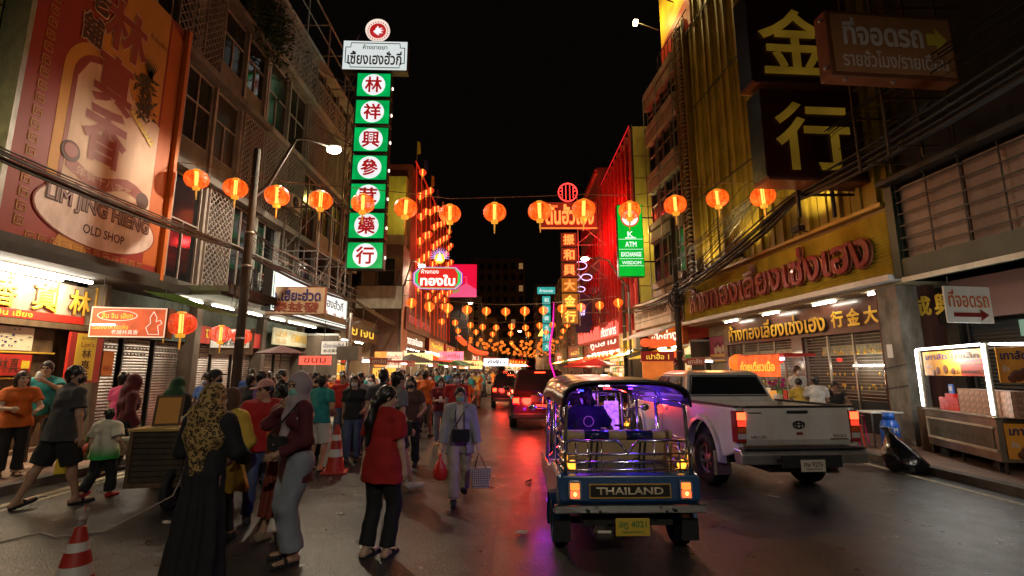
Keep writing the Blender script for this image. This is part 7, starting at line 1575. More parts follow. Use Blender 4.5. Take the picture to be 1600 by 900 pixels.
def body_mesh(J, fem, h, shoes):
    lo, hi = bounds(J); F = Field(lo, hi, h); s = J['k']; HM = J['HM']; c = J['head']; g = lambda x, y, z: c + HM @ np.array((x, y, z)) * s
    torso(F, J, 0, fem); F.cap(J['neck'] - J['up'] * .03 * s, c - HM @ np.array((0, -.005, .04)) * s, .056 * s, .050 * s, .02)
    F.ell(g(0, .012, .025), (.074 * s, .093 * s, .098 * s), .02, HM.T.T if False else HM.tolist()); F.ell(g(0, -.030, -.045), (.056 * s, .062 * s, .068 * s), .03, HM.tolist())
    if h < .02:
        F.cap(g(0, -.090, .012), g(0, -.110, -.022), .008 * s, .013 * s, .012); F.ell(g(0, -.078, .035), (.045 * s, .018 * s, .012 * s), .01, HM.tolist()); F.ell(g(0, -.088, -.055), (.026 * s, .013 * s, .012 * s), .01, HM.tolist()); F.ell(g(0, -.082, -.095), (.02 * s, .018 * s, .016 * s), .012, HM.tolist())
        for q in (-1, 1): F.ell(g(q * .077, .012, -.005), (.010 * s, .022 * s, .032 * s), .006, HM.tolist()); F.ell(g(q * .04, -.06, -.025), (.022 * s, .02 * s, .02 * s), .015, HM.tolist())
    for i in (0, 1):
        arm(F, J, i, 0, 1.0); F.cap(J['elb', i], J['wri', i], .038 * s, .025 * s, .02); hand(F, J, i, h < .015)
        F.cap(J['hip', i], J['knee', i], .086 * s * J['w'] ** .5, .055 * s, .03); kk, aa = J['knee', i], J['ank', i]; F.cap(kk, aa, .052 * s, .034 * s, .02); F.ell(kk + (aa - kk) * .3 + np.array((0, .022, 0)) * s, (.045 * s, .05 * s, .09 * s), .03)
        F.cap(J['heel', i], J['toe', i], .030 * s, .022 * s, .015, fx=1.3); F.cap(J['ank', i], J['heel', i], .036 * s, .03 * s, .02)
    return F.mesh('body')
def garment(kind, J, fem, h, a, seed):
    lo, hi = bounds(J); s = J['k']; HM = J['HM']; c = J['head']; g = lambda x, y, z: c + HM @ np.array((x, y, z)) * s; hl = HM.tolist(); up = J['up']
    if kind in ('tee', 'shirt', 'vest', 'blouse'):
        F = Field(lo, hi, h); e = a.get('e', .016); hem = J['pel'] - np.array((0, 0, a.get('hem', .08))) * s
        torso(F, J, e, fem); F.cap(J['waist'], hem, .122 * s * J['w'] + e, .160 * s * J['w'] + e, .03, fy=.84, fx=1.16, flat=True)
        for i in (0, 1): F.cap(J['hip', i], J['hip', i] * .7 + J['knee', i] * .3, .094 * s * J['w'] ** .5 + e * 1.2, .09 * s * J['w'] ** .5 + e * 1.3, .03)
        if kind == 'shirt': arm(F, J, 0, e * .9, 1.97); arm(F, J, 1, e * .9, 1.97)
        elif kind == 'blouse': arm(F, J, 0, e, 1.5); arm(F, J, 1, e, 1.5)
        elif kind == 'tee': arm(F, J, 0, e, a.get('sl', .62)); arm(F, J, 1, e, a.get('sl', .62))
        F.plane(J['neck'] + up * (.030 if a.get('collar') is None else .055) * s + J['fw'] * .02 * s, up * .85 + J['fw'] * .53); 
        X, Y, Z = F.grid((slice(None),) * 3); F.F = np.where((np.abs(X - hem[0]) < .24 * s) & (Z < hem[2] + .04), np.maximum(F.F, hem[2] - Z), F.F)
        F.wrinkle(a.get('wr', .0055), seed, 24)
    elif kind == 'jacket':
        F = Field(lo, hi, h); e = .030; hem = J['pel'] - np.array((0, 0, a.get('hem', .18))) * s; torso(F, J, e, fem); F.cap(J['waist'], hem, .125 * s + e, .165 * s + e, .03, fy=.84, fx=1.16, flat=True); arm(F, J, 0, .028, 1.93); arm(F, J, 1, .028, 1.93); F.plane(J['neck'] + up * .05 * s, up)
        X, Y, Z = F.grid((slice(None),) * 3); F.F = np.where((np.abs(X - hem[0]) < .24 * s) & (Z < hem[2] + .04), np.maximum(F.F, hem[2] - Z), F.F)
        wdt = .045 + .05 * np.clip((J['chest'][2] - Z) / .4, 0, 1); F.F = np.where(Y < J['chest'][1] - .05 * s, np.maximum(F.F, wdt - np.abs(X - J['chest'][0])), F.F); F.wrinkle(.004, seed, 26)
    elif kind in ('trousers', 'jeans', 'wide_trousers', 'leggings'):
        F = Field(lo, hi, h); e = {'trousers': .021, 'jeans': .017, 'wide_trousers': .024, 'leggings': .010}[kind]; wt = 1.18 if kind == 'wide_trousers' else 1.0; fl = {'wide_trousers': .035, 'jeans': .014, 'trousers': .018, 'leggings': 0}[kind]
        F.cap(J['pel'] + np.array((0, 0, -.04)) * s, J['waist'], .125 * s * J['w'] + e * .7, .113 * s * J['w'] + e * .7, .02, fy=.8, fx=1.1)
        for i in (0, 1): leg(F, J, i, e, 1, a.get('len', .94), wt * J['w'] ** .5, .02, fl)
        F.wrinkle(.0042, seed, 20)
    elif kind == 'shorts':
        F = Field(lo, hi, h); F.cap(J['pel'] + np.array((0, 0, -.04)) * s, J['waist'], .13 * s * J['w'] + .012, .115 * s * J['w'] + .012, .02, fy=.8, fx=1.1)
        for i in (0, 1):
            leg(F, J, i, .022, .98 if a.get('long') else .72, 0, 1.08 * J['w'] ** .5, .02, .03)
        F.wrinkle(.004, seed, 24)
    elif kind in ('skirt', 'robe'):
        F = Field(lo, hi, h); fy = .8; hem = np.array((J['pel'][0] * .5 + (J['ank', 0][0] + J['ank', 1][0]) * .25, J['pel'][1] * .5 + (J['ank', 0][1] + J['ank', 1][1]) * .25, a.get('z', .12) * s)); top = J['waist'] + up * .03 * s
        F.cap(top, hem, .115 * s + .014, (a.get('fl', .21)) * s, .03, fy=fy, fx=1.1, flat=True)
        if kind == 'robe': torso(F, J, .03, fem); arm(F, J, 0, .032, 1.95); arm(F, J, 1, .032, 1.95)
        F.plane((0, 0, hem[2]), (0, 0, -1)); F.folds(.011, (hem[0], hem[1], top[2]), 11, seed); F.wrinkle(.003, seed, 22)
    elif kind.startswith('hair'):
        lo2 = c - .26; hi2 = c + .22; lo2[2] = c[2] - max(.2, a.get('len', .15)) * s - .1; F = Field(lo2, hi2, h); F.ell(g(0, .018, .032), (.087 * s, .106 * s, .106 * s), .01, hl)
        n = HM @ np.array((0, -.78, -.63)); F.plane(g(0, -.088, .060), n)
        if kind == 'hair_short': F.cap(g(0, .05, -.02), g(0, .055, -.07), .062 * s, .045 * s, .02)
        if kind == 'hair_long':
            L = a.get('len', .35); F.cap(g(0, .05, .0), g(0, .075, -L * .5), .078 * s, .085 * s, .03, fy=.7); F.cap(g(0, .075, -L * .5), g(0, .085, -L), .085 * s, .06 * s, .03, fy=.55)
            for q in (-1, 1): F.cap(g(q * .075, .02, .02), g(q * .085, .01, -L * .45), .028 * s, .028 * s, .02)
        if kind == 'hair_pony':
            L = a.get('len', .45); F.cap(g(0, .06, -.0), g(0, .125, -.06), .05 * s, .045 * s, .03); F.cap(g(0, .125, -.06), g(0, .14, -L * .55), .045 * s, .055 * s, .03); F.cap(g(0, .14, -L * .55), g(0, .13, -L), .055 * s, .018 * s, .03)
        if kind == 'hair_bun': F.ell(g(0, .12, .06), (.045 * s, .045 * s, .045 * s), .01)
        X, Y, Z = F.grid((slice(None),) * 3); F.F = F.F + (.004 * np.sin(30 * np.arctan2(Y - c[1], X - c[0]) + 6 * np.sin(9 * Z)) + .005 * np.sin(60 * X + 40 * Z) * np.sin(50 * Y)).astype(np.float32)
    elif kind == 'hijab':
        dl = a.get('drape', .42); lo2 = lo.copy(); lo2[2] = max(0, J['neck'][2] - dl * s - .15); F = Field(lo2, hi, h); F.ell(g(0, .015, .015), (.098 * s, .122 * s, .125 * s), .02, hl); F.cap(g(0, .01, -.04), J['neck'], .088 * s, .095 * s, .03); F.cap(J['neck'] - up * .03 * s, J['neck'] - up * dl * .5 * s, .10 * s, a.get('w', .155) * s + .03, .04, fy=.86, fx=1.25)
        bk = a.get('back', 0); fr = a.get('front', 0)
        if bk: F.cap(J['neck'] - J['fw'] * .06 * s, J['neck'] - J['fw'] * .11 * s - up * bk * s, .15 * s, .045 * s, .05, fy=.75, fx=1.2)
        if fr:
            for q in (-1,) if a.get('one') else (-1, 1): F.cap(J['neck'] + J['fw'] * .06 * s, J['neck'] + J['fw'] * .13 * s - up * fr * s + J['rt'] * q * .07 * s, .085 * s, .07 * s, .04, fy=.75)
        F.plane(J['neck'] - up * (max(dl, bk, fr) + .02) * s, -up); F.cut_ell(g(0, -.135, -.012), (.062 * s, .085 * s, .080 * s), hl); F.wrinkle(.005, seed, 20); F.folds(.007, (J['neck'][0], J['neck'][1], J['neck'][2] + .1), 9, seed)
    elif kind == 'mask':
        F = Field(c - .2, c + .2, h * .8); F.ell(g(0, -.034, -.045), (.066 * s, .078 * s, .060 * s), .01, hl); n = HM @ np.array((0, 1.0, .1)); F.plane(g(0, -.045, -.04), n); F.plane(g(0, -.1, .005), HM @ np.array((0, 0, 1.0)))
    elif kind in ('shoes', 'sneakers', 'sandals'):
        F = Field(np.minimum.reduce([J['toe', 0], J['toe', 1], J['ank', 0], J['ank', 1]]) - .10, np.maximum.reduce([J['toe', 0], J['toe', 1], J['ank', 0], J['ank', 1]]) + .12, h)
        for i in (0, 1):
            if kind == 'sandals': F.cap(J['heel', i] - np.array((0, 0, .032)) * s, J['toe', i] + J['fdir', i] * .02 * s - np.array((0, 0, .020)) * s, .026 * s, .026 * s, .0, fx=1.75); F.cap(J['ank', i] + J['fdir', i] * .07 * s + np.array((-.04, 0, -.035)) * s, J['ank', i] + J['fdir', i] * .07 * s + np.array((.04, 0, -.035)) * s, .018 * s, .018 * s, .0)
            else: F.cap(J['heel', i], J['toe', i] + J['fdir', i] * .01, .044 * s, .036 * s, .01, fx=1.12); F.cap(J['ank', i] - np.array((0, 0, .01)), J['heel', i] + np.array((0, 0, .01)), .046 * s, .044 * s, .015, flat=False)
        if kind == 'sandals': 
            zt = max(J['heel', 0][2], J['heel', 1][2])
    elif kind == 'cap':
        F = Field(c - .25, c + .25, h); F.ell(g(0, .012, .045), (.094 * s, .112 * s, .098 * s), .01, hl); F.plane(g(0, 0, .045), HM @ np.array((0, -.1, -1.0))); F.ell(g(0, -.13, .052), (.072 * s, .075 * s, .012 * s), .01, hl)
    me = F.mesh(kind); return me
NAMES = {'tee': 't_shirt', 'shirt': 'long_sleeved_top', 'vest': 'vest_top', 'blouse': 'blouse', 'hair_short': 'hair', 'hair_long': 'hair', 'hair_pony': 'hair', 'hair_bun': 'hair', 'mask': 'face_mask', 'cap': 'cap', 'hijab': 'headscarf'}
def person(label, x, y, rz, pose, outfit, h=.0105, z=0.0, group=None, skin=0, seed=1, features=True):
    J = skeleton(pose); fem = pose.get('fem', 0); t = thing('person', label, 'person', (x, y, z), R(rz), group)
    m = body_mesh(J, fem, h, None); m.materials.append(SKIN[skin]); o = bpy.data.objects.new('body', m); COL.objects.link(o); o.parent = t
    masked = False
    for it in outfit:
        kind, mt = it[0], it[1]; a = it[2] if len(it) > 2 else {}
        if kind == 'mask': masked = True
        if h > .02 and kind in ('mask',): hh = .018
        else: hh = h if kind not in ('shoes', 'sandals', 'hair_short') or h < .02 else h
        g_ = garment(kind, J, fem, hh, a, seed); 
        if not len(g_.vertices): continue
        g_.materials.append(mt); o = bpy.data.objects.new(NAMES.get(kind, kind), g_); COL.objects.link(o); o.parent = t
        if a.get('label'): o['label'] = a['label']
    if features:
        HM = J['HM']; c = J['head']; s = J['k']; g = lambda x, y, z: tuple(c + HM @ np.array((x, y, z)) * s)
        for q in (-1, 1):
            e = MB(); e.ell((0, 0, 0), (.0145 * s, .008 * s, .0075 * s), 10, 6); e.build('eye', EYEM, t, g(q * .032, -.0845, .012)); b = MB(); b.bar(g(q * .016, -.094, .034), g(q * .05, -.084, .034), .0042 * s); b.build('eyebrow', HAIR, t)
        if not masked: e = MB(); e.ell((0, 0, 0), (.023 * s, .008 * s, .0075 * s), 10, 6); e.build('mouth', LIPM, t, g(0, -.0985, -.056))
    t['_j'] = 0; del t['_j']; return t, J
def wpt(t, v): return t.matrix_basis @ Vector(tuple(v))
def strap(parent, pts, r, m, name='strap'): return MB().tube(pts, r, 6).build(name, m, parent)
# ---------------------------------------------------------------- the people in the street
def leopard():
    m = bpy.data.materials.new('leopard_cloth'); m.use_nodes = True; nt = m.node_tree; N = nt.nodes; L = nt.links; b = N['Principled BSDF']; b.inputs['Roughness'].default_value = .8
    tc = N.new('ShaderNodeTexCoord'); v = N.new('ShaderNodeTexVoronoi'); v.inputs['Scale'].default_value = 34; n = N.new('ShaderNodeTexNoise'); n.inputs['Scale'].default_value = 30; mx = N.new('ShaderNodeMixRGB'); mx.inputs[0].default_value = .06
    L.new(tc.outputs['Object'], n.inputs['Vector']); L.new(tc.outputs['Object'], mx.inputs[1]); L.new(n.outputs['Color'], mx.inputs[2]); L.new(mx.outputs[0], v.inputs['Vector'])
    r = N.new('ShaderNodeValToRGB'); e = r.color_ramp.elements; e[0].position = .22; e[0].color = (.28, .16, .045, 1); e[1].position = .30; e[1].color = (.012, .008, .005, 1); q = e.new(.50); q.color = (.03, .018, .008, 1); q = e.new(.56); q.color = (.42, .27, .09, 1)
    L.new(v.outputs['Distance'], r.inputs[0]); L.new(r.outputs[0], b.inputs['Base Color']); return m
LEO = leopard()
def fade_shirt():
    m = bpy.data.materials.new('green_white_fade'); m.use_nodes = True; nt = m.node_tree; N = nt.nodes; L = nt.links; b = N['Principled BSDF']; b.inputs['Roughness'].default_value = .8
    tc = N.new('ShaderNodeTexCoord'); s = N.new('ShaderNodeSeparateXYZ'); L.new(tc.outputs['Object'], s.inputs[0]); r = N.new('ShaderNodeValToRGB'); e = r.color_ramp.elements; e[0].position = .56; e[0].color = (.03, .36, .06, 1); e[1].position = .72; e[1].color = (.62, .58, .45, 1); L.new(s.outputs[2], r.inputs[0]); L.new(r.outputs[0], b.inputs['Base Color']); return m
K = {n: cloth(n, c) for n, c in dict(black=(.012, .012, .013), charcoal=(.045, .045, .048), grey=(.16, .16, .17), ltgrey=(.30, .30, .31), white=(.62, .60, .56), red=(.38, .014, .012), dkred=(.17, .012, .016), maroon=(.09, .010, .016), rust=(.20, .035, .015), orange=(.62, .13, .015), teal=(.02, .24, .24), green=(.02, .14, .05), dkgreen=(.012, .06, .025), yellow=(.60, .40, .05), khaki=(.24, .18, .11), beige=(.40, .34, .25), cream=(.58, .52, .42), navy=(.015, .02, .06), blue=(.04, .10, .32), denim=(.07, .10, .17), ltdenim=(.24, .26, .30), mauve=(.38, .30, .31), pink=(.55, .05, .16), brown=(.10, .05, .03), maskgreen=(.22, .48, .40), maskwhite=(.60, .62, .66), maskblack=(.02, .02, .025), purple=(.09, .02, .16), gold=(.45, .28, .06)).items()}
K['fade'] = fade_shirt(); BHAIR = mat('brown_hair', (.035, .018, .010), .5, var=.3, vscale=30)
HB = .0088
def held(kind, label, cat, loc, rz=0): return thing(kind, label, cat, loc, rz)
def handbag(label, c, w, h, d, m, rz=0, hand_=None, straps=None, clasp=None):
    t = thing('handbag', label, 'bag', c, rz); b = MB(); b.loft([[( -w * .46, -d / 2, 0), (w * .46, -d / 2, 0), (w * .46, d / 2, 0), (-w * .46, d / 2, 0)], [(-w * .5, -d * .6, h * .5), (w * .5, -d * .6, h * .5), (w * .5, d * .6, h * .5), (-w * .5, d * .6, h * .5)], [(-w * .46, -d * .35, h), (w * .46, -d * .35, h), (w * .46, d * .35, h), (-w * .46, d * .35, h)]]); b.build('pouch', m, t, fixn=True, bevel=.012)
    box('flap', m, t, -w * .48, w * .48, -d * .62, -d * .5, h * .45, h * .98, .004)
    if clasp: box('clasp', CHROME, t, -.015, .015, -d * .68, -d * .61, h * .42, h * .52)
    if straps: 
        inv = Matrix.Rotation(-rz, 4, 'Z') @ Matrix.Translation(-Vector(c))
        for k_, s_ in enumerate(straps): strap(t, [inv @ Vector(tuple(q)) for q in s_], .008, m)
    return t
# ---- woman in black with leopard scarf
P, J = person('woman in a long black robe with a leopard-print headscarf, back to the viewer', -2.60, 4.34, 174, dict(H=1.57, fem=1, wide=1.08, head=(-8, 4), feet=((-.10, .05, 0, 0), (.12, -.02, 0, 10)), hands=((-.20, -.28, 1.02), (.22, -.26, 1.02))),
  [('robe', K['black'], {'z': .05, 'fl': .25}), ('hijab', LEO, {'drape': .36, 'back': .50, 'w': .15}), ('shoes', K['black'])], h=HB, seed=3)
# ---- woman with grey scarf and phone
P, J = person('woman with mauve-grey headscarf and green mask, phone at her cheek, pale jeans', -2.03, 4.84, -48, dict(H=1.66, fem=1, head=(20, 6), feet=((-.10, .0, 0, -8), (.12, -.06, 0, 12)), hands=((-.13, -.13, 1.40), (.16, -.22, 1.0)), elbow=((-.6, -.4, -.8), (.5, 1, -.2))),
  [('shirt', K['maroon'], {'hem': .22, 'e': .018}), ('wide_trousers', K['ltdenim'], {'len': .90}), ('sandals', K['black']), ('hijab', K['mauve'], {'drape': .26, 'front': .46, 'one': 1, 'w': .12}), ('mask', K['maskgreen'])], h=HB, seed=5)
w = wpt(P, J['wri', 0] + J['hdir', 0] * .10); t = thing('mobile_phone', 'dark phone held at the cheek of the woman in the mauve headscarf', 'phone', w + Vector((.02, -.0, .0)), R(-48)); MB().box(-.005, .012, -.035, .035, -.07, .08).build('phone_body', BLACKP, t, bevel=.004)
c = wpt(P, J['pel'] + np.array((0, -.19, .06))); handbag('small black crossbody bag at the waist of the woman in the mauve headscarf', c, .22, .14, .06, K['black'], R(-30), straps=[[c + Vector((-.09, 0, .13)), wpt(P, J['sho', 1] + np.array((0, -.07, .06)))]], clasp=1)
# ---- woman in rust dress behind them
P, J = person('woman in a long pleated rust-coloured dress and sneakers, mostly hidden', -2.42, 5.40, 150, dict(H=1.56, fem=1, feet=((-.08, 0, 0, 0), (.08, .1, 0, 0))), [('robe', K['rust'], {'z': .26, 'fl': .20}), ('sneakers', K['khaki']), ('hair_bun', HAIR)], h=HB, seed=8)
# ---- person in yellow reaching up
P, J = person('person in a loose yellow top raising one arm beside the wooden cart', -2.98, 5.35, -15, dict(H=1.5, fem=1, hands=((-.20, -.22, 1.52), (.22, -.15, .95)), elbow=((-1, .1, -.7), (.5, 1, -.2))), [('robe', K['yellow'], {'z': .55, 'fl': .24}), ('leggings', K['black']), ('hijab', K['brown'], {'drape': .2}), ('shoes', K['black'])], h=HB, seed=9)
# ---- woman in red T-shirt
P, J = person('woman in a plain red T-shirt with long black ponytail, black trousers and flip-flops', -1.25, 4.93, 158, dict(H=1.54, fem=1, head=(-38, 8), feet=((-.11, -.02, 0, 6), (.10, .05, 0, -4)), hands=((-.235, -.10, .74), (.24, .02, .76))), [('tee', K['red'], {'hem': .20, 'e': .024, 'sl': .70}), ('trousers', K['black'], {'len': .95}), ('sandals', K['black']), ('hair_pony', HAIR, {'len': .50})], h=HB, skin=1, seed=4)
# ---- man in grey T-shirt walking right
P, J = person('man in a grey T-shirt and black shorts with a dark shoulder bag, walking away', -1.72, 7.35, 128, dict(H=1.68, head=(8, 4), lean=4, feet=((-.07, -.32, 0, 0), (.08, .22, .03, 0, -18)), hands=((-.23, -.16, .90), (.24, .0, .82))), [('tee', K['grey'], {'hem': .16, 'e': .024}), ('shorts', K['black'], {}), ('sneakers', K['cream']), ('hair_short', HAIR)], h=HB, seed=6)
c = wpt(P, J['hip', 0] + np.array((-.16, -.10, -.02))); handbag('dark leather shoulder bag hanging at the grey T-shirt man\'s hip', c - Vector((0, 0, .06)), .24, .19, .09, K['black'], R(110), straps=[[c + Vector((0, 0, .1)), wpt(P, J['sho', 0] + np.array((-.03, 0, .06)))]])
# ---- woman in suit
P, J = person('woman in grey jacket, cream trousers and green mask walking with a bag in each hand', -.70, 6.80, 4, dict(H=1.47, fem=1, head=(0, 2), feet=((-.07, -.26, 0, 4), (.07, .30, .05, -6, -22)), hands=((-.27, -.10, .80), (.29, -.12, .80))), [('jacket', K['ltgrey'], {'hem': .20}), ('vest', K['cream'], {'e': .012, 'hem': .0}), ('trousers', K['beige'], {'len': .93}), ('shoes', K['black']), ('hair_short', HAIR), ('mask', K['maskgreen'])], h=HB, skin=1, seed=2)
for s_, dx in ((-1, -.05), (1, .05)): strap(P, [tuple(J['neck'] + np.array((dx, -.05, .0))), tuple(J['chest'] + np.array((dx * 1.2, -.155, 0))), tuple(J['waist'] + np.array((dx * .8 + .02, -.150, -.06)))], .006, K['black'], 'lanyard')
c = wpt(P, J['pel'] + np.array((.02, -.21, -.01))); handbag('flat black crossbody bag before the walking woman in the grey jacket', c, .24, .16, .05, K['black'], R(4), straps=[[c + Vector((-.11, 0, .14)), wpt(P, J['sho', 1] + np.array((-.04, -.07, .05)))]])
h0 = wpt(P, J['wri', 0] + J['hdir', 0] * .12); h1 = wpt(P, J['wri', 1] + J['hdir', 1] * .12)
t = thing('plastic_bag', 'bright red plastic carrier bag in the hand of the walking woman', 'bag', h0 - Vector((0, 0, .32))); b = MB(); b.smooth = True; rings = []
for z, rx, ry in ((0, .05, .03), (.03, .085, .055), (.12, .09, .06), (.19, .065, .045), (.25, .028, .022), (.30, .016, .016), (.33, .03, .01)): rings.append([(rx * math.cos(a) * (1 + .12 * math.sin(5 * a + z * 20)), ry * math.sin(a), z) for a in [6.2832 * j / 18 for j in range(18)]])
b.loft(rings); b.build('bag_body', mat('red_carrier', (.65, .035, .02), .35, bump=.5, bscale=14), t, fixn=True)
t = thing('woven_basket', 'silver-checked woven shopping basket with dark handles in the walking woman\'s hand', 'basket', h1 - Vector((-.02, 0, .42)), R(8)); b = MB(); CHK = bpy.data.materials.new('woven_check'); CHK.use_nodes = True; nt_ = CHK.node_tree; ck = nt_.nodes.new('ShaderNodeTexChecker'); ck.inputs['Scale'].default_value = 52; ck.inputs['Color1'].default_value = (.55, .48, .38, 1); ck.inputs['Color2'].default_value = (.10, .08, .065, 1); tc_ = nt_.nodes.new('ShaderNodeTexCoord'); mp_ = nt_.nodes.new('ShaderNodeMapping'); mp_.inputs['Rotation'].default_value = (0, R(45), 0); nt_.links.new(tc_.outputs['Object'], mp_.inputs[0]); nt_.links.new(mp_.outputs[0], ck.inputs['Vector']); nt_.links.new(ck.outputs['Color'], nt_.nodes['Principled BSDF'].inputs['Base Color']); nt_.nodes['Principled BSDF'].inputs['Roughness'].default_value = .35
b.loft([[(-.10, -.055, 0), (.10, -.055, 0), (.10, .055, 0), (-.10, .055, 0)], [(-.135, -.07, .24), (.135, -.07, .24), (.135, .07, .24), (-.135, .07, .24)]]); b.build('woven_body', CHK, t, fixn=True, bevel=.01); box('rim', K['beige'], t, -.14, .14, -.075, .075, .235, .25)
for y in (-.07, .07): strap(t, [(-.07, y, .24), (-.05, y * .6, .36), (-.02, 0, .43), (.01, y * .6, .36), (.07, y, .24)], .007, K['brown'], 'handle')
# ---- dark red T-shirt woman with phone
P, J = person('woman in a dark red T-shirt and mask looking down at her phone, grey jeans', -1.72, 12.1, 8, dict(H=1.54, fem=1, head=(0, 18), feet=((-.08, -.12, 0, 8), (.09, .10, .0, -8)), hands=((-.07, -.26, 1.12), (.07, -.26, 1.12))), [('tee', K['dkred'], {'e': .02}), ('jeans', K['ltdenim']), ('sandals', K['gold']), ('hair_long', HAIR, {'len': .2}), ('mask', K['maskwhite'])], h=.011, skin=1, seed=12)
w = wpt(P, (J['wri', 0] + J['wri', 1]) / 2 + np.array((0, -.09, .02))); t = thing('mobile_phone', 'phone held in both hands by the woman in the dark red T-shirt', 'phone', w); MB().box(-.035, .035, -.006, .006, -.05, .08).build('phone_body', WHITEP, t, bevel=.003)
P, J = person('masked man in a red T-shirt just behind the walking woman', -1.18, 10.6, 6, dict(H=1.66, feet=((-.1, -.1, 0), (.1, .1, 0))), [('tee', K['red']), ('shorts', K['khaki'], {'long': 1}), ('shoes', K['black']), ('hair_short', HAIR), ('mask', K['maskwhite'])], h=.012, seed=13)
# ---- standing reader in grey shirt
P, J = person('person in a grey long-sleeved shirt and black mask reading something, dark jeans', -3.20, 10.5, 28, dict(H=1.66, head=(6, 22), feet=((-.10, 0, 0, 5), (.10, .03, 0, -5)), hands=((-.08, -.28, 1.16), (.12, -.28, 1.14))), [('shirt', K['ltgrey'], {'hem': .12}), ('jeans', K['denim']), ('sandals', K['black']), ('hair_short', HAIR), ('mask', K['maskblack'])], h=.011, seed=14)
w = wpt(P, (J['wri', 0] + J['wri', 1]) / 2 + np.array((0, -.10, .03))); t = thing('leaflet', 'small pale leaflet in the hands of the reader in grey', 'leaflet', w, R(28)); MB().box(-.08, .08, -.03, -.026, -.05, .05).build('sheet', CREAM, t)
c = wpt(P, J['pel'] + np.array((-.12, -.16, .08))); handbag('black crossbody bag on the reader in grey', c, .2, .14, .06, K['black'], R(28), straps=[[c + Vector((0, 0, .13)), wpt(P, J['sho', 1] + np.array((-.03, -.06, .06)))]])
P, J = person('man in a teal T-shirt and pale shorts seen from behind between the cones', -3.40, 8.9, 165, dict(H=1.62, head=(20, 5), feet=((-.1, 0, 0), (.1, .04, 0)), hands=((-.2, -.2, 1.0), (.22, -.15, .95))), [('tee', K['teal'], {'e': .02}), ('shorts', K['white'], {'long': 1}), ('sandals', K['black']), ('hair_short', HAIR)], h=.010, seed=15)
# ---- big man in charcoal T-shirt
P, J = person('heavy-set man in charcoal T-shirt and long black shorts walking away', -5.88, 6.62, 152, dict(H=1.75, wide=1.22, lean=5, head=(-42, 0), feet=((-.12, -.22, 0, 0), (.13, .26, .03, 6, -15)), hands=((-.33, -.08, .82), (.36, -.16, .84))), [('tee', K['charcoal'], {'hem': .14, 'e': .022, 'sl': .68}), ('shorts', K['black'], {'long': 1}), ('sandals', K['black']), ('hair_short', HAIR), ('mask', K['maskblack'])], h=HB, seed=16)
c = wpt(P, J['hip', 1] + np.array((.17, .02, .03))); handbag('small black crossbody pouch on the heavy-set man in charcoal', c - Vector((0, 0, .08)), .18, .22, .07, K['black'], R(60), straps=[[c + Vector((0, 0, .1)), wpt(P, J['waist'] + np.array((.12, .15, .12))), wpt(P, J['sho', 0] + np.array((.06, .05, .07)))]])
# ---- child
P, J = person('small child in a white and green shirt with face mask, walking between adults', -5.60, 7.0, 176, dict(H=1.17, wide=1.15, head=(48, 5), feet=((-.10, -.18, 0, 0), (.11, .24, .05, 0, -20)), hands=((-.32, -.12, .95), (.33, .02, .85))), [('tee', K['fade'], {'hem': .18, 'e': .03, 'sl': .8}), ('trousers', K['black'], {'len': .9}), ('shoes', K['red']), ('hair_short', HAIR), ('mask', K['maskwhite'])], h=HB, skin=1, seed=17)
P, J = person('woman in a dark maroon headscarf and long top stepping beside the child', -6.25, 8.15, 132, dict(H=1.62, fem=1, lean=6, feet=((-.08, -.24, 0), (.1, .28, .04, 0, -20)), hands=((-.26, -.15, .88), (.24, -.1, .9))), [('robe', K['maroon'], {'z': .45, 'fl': .20}), ('trousers', K['black']), ('hijab', K['maroon'], {'drape': .36, 'back': .42}), ('sandals', K['brown'])], h=HB, seed=18)
# ---- people on the pavement at the edge
P, J = person('woman in an orange shirt with long brown hair and black trousers on the kerb', -7.62, 7.75, 52, dict(H=1.56, fem=1, head=(10, 2), feet=((-.10, 0, 0, -10), (.11, .08, 0, 10)), hands=((-.12, -.36, 1.12), (.2, -.3, 1.08))), [('tee', K['orange'], {'hem': .12, 'e': .024}), ('trousers', K['black'], {'len': .9}), ('sandals', K['brown']), ('hair_long', BHAIR, {'len': .40})], h=HB, z=.12, skin=1, seed=19)
P, J = person('man in a teal T-shirt holding a tissue at his chin, khaki trousers', -7.95, 8.5, 24, dict(H=1.72, head=(4, 0), feet=((-.14, -.1, 0, 0), (.14, .12, 0, 0)), hands=((-.20, -.3, 1.15), (.09, -.30, 1.40)), elbow=((-.5, 1, -.2), (.8, -.1, -.6))), [('tee', K['teal'], {'e': .024}), ('trousers', K['khaki']), ('sandals', K['black']), ('hair_short', HAIR)], h=HB, z=.12, seed=20)
w = wpt(P, J['wri', 1] + J['hdir', 1] * .10); t = thing('tissue', 'crumpled white tissue in the hand of the teal T-shirt man', 'tissue', w); m_ = MB(); m_.smooth = True; m_.ell((0, 0, .03), (.05, .03, .08), 10, 7); m_.build('paper', WHITEP, t)
person('person in a pink top standing behind the heavy-set man', -6.95, 8.9, 170, dict(H=1.66, fem=1), [('tee', K['pink']), ('trousers', K['black']), ('hair_short', HAIR), ('shoes', K['black'])], h=.011, z=.12 if False else 0, seed=21)
person('woman in a dark green headscarf standing behind the wooden cart', -5.2, 7.75, 172, dict(H=1.58, fem=1, wide=1.1), [('robe', K['black'], {'z': .1}), ('hijab', K['dkgreen'], {'drape': .38, 'back': .35}), ('shoes', K['black'])], h=.010, seed=22)
person('man in black T-shirt and black cap in profile beyond the cart', -4.95, 8.25, 95, dict(H=1.70, hands=((-.15, -.3, 1.1), (.2, -.25, 1.05))), [('tee', K['black']), ('trousers', K['navy']), ('hair_short', HAIR), ('cap', K['black']), ('mask', K['maskblack']), ('shoes', K['black'])], h=.010, seed=23)
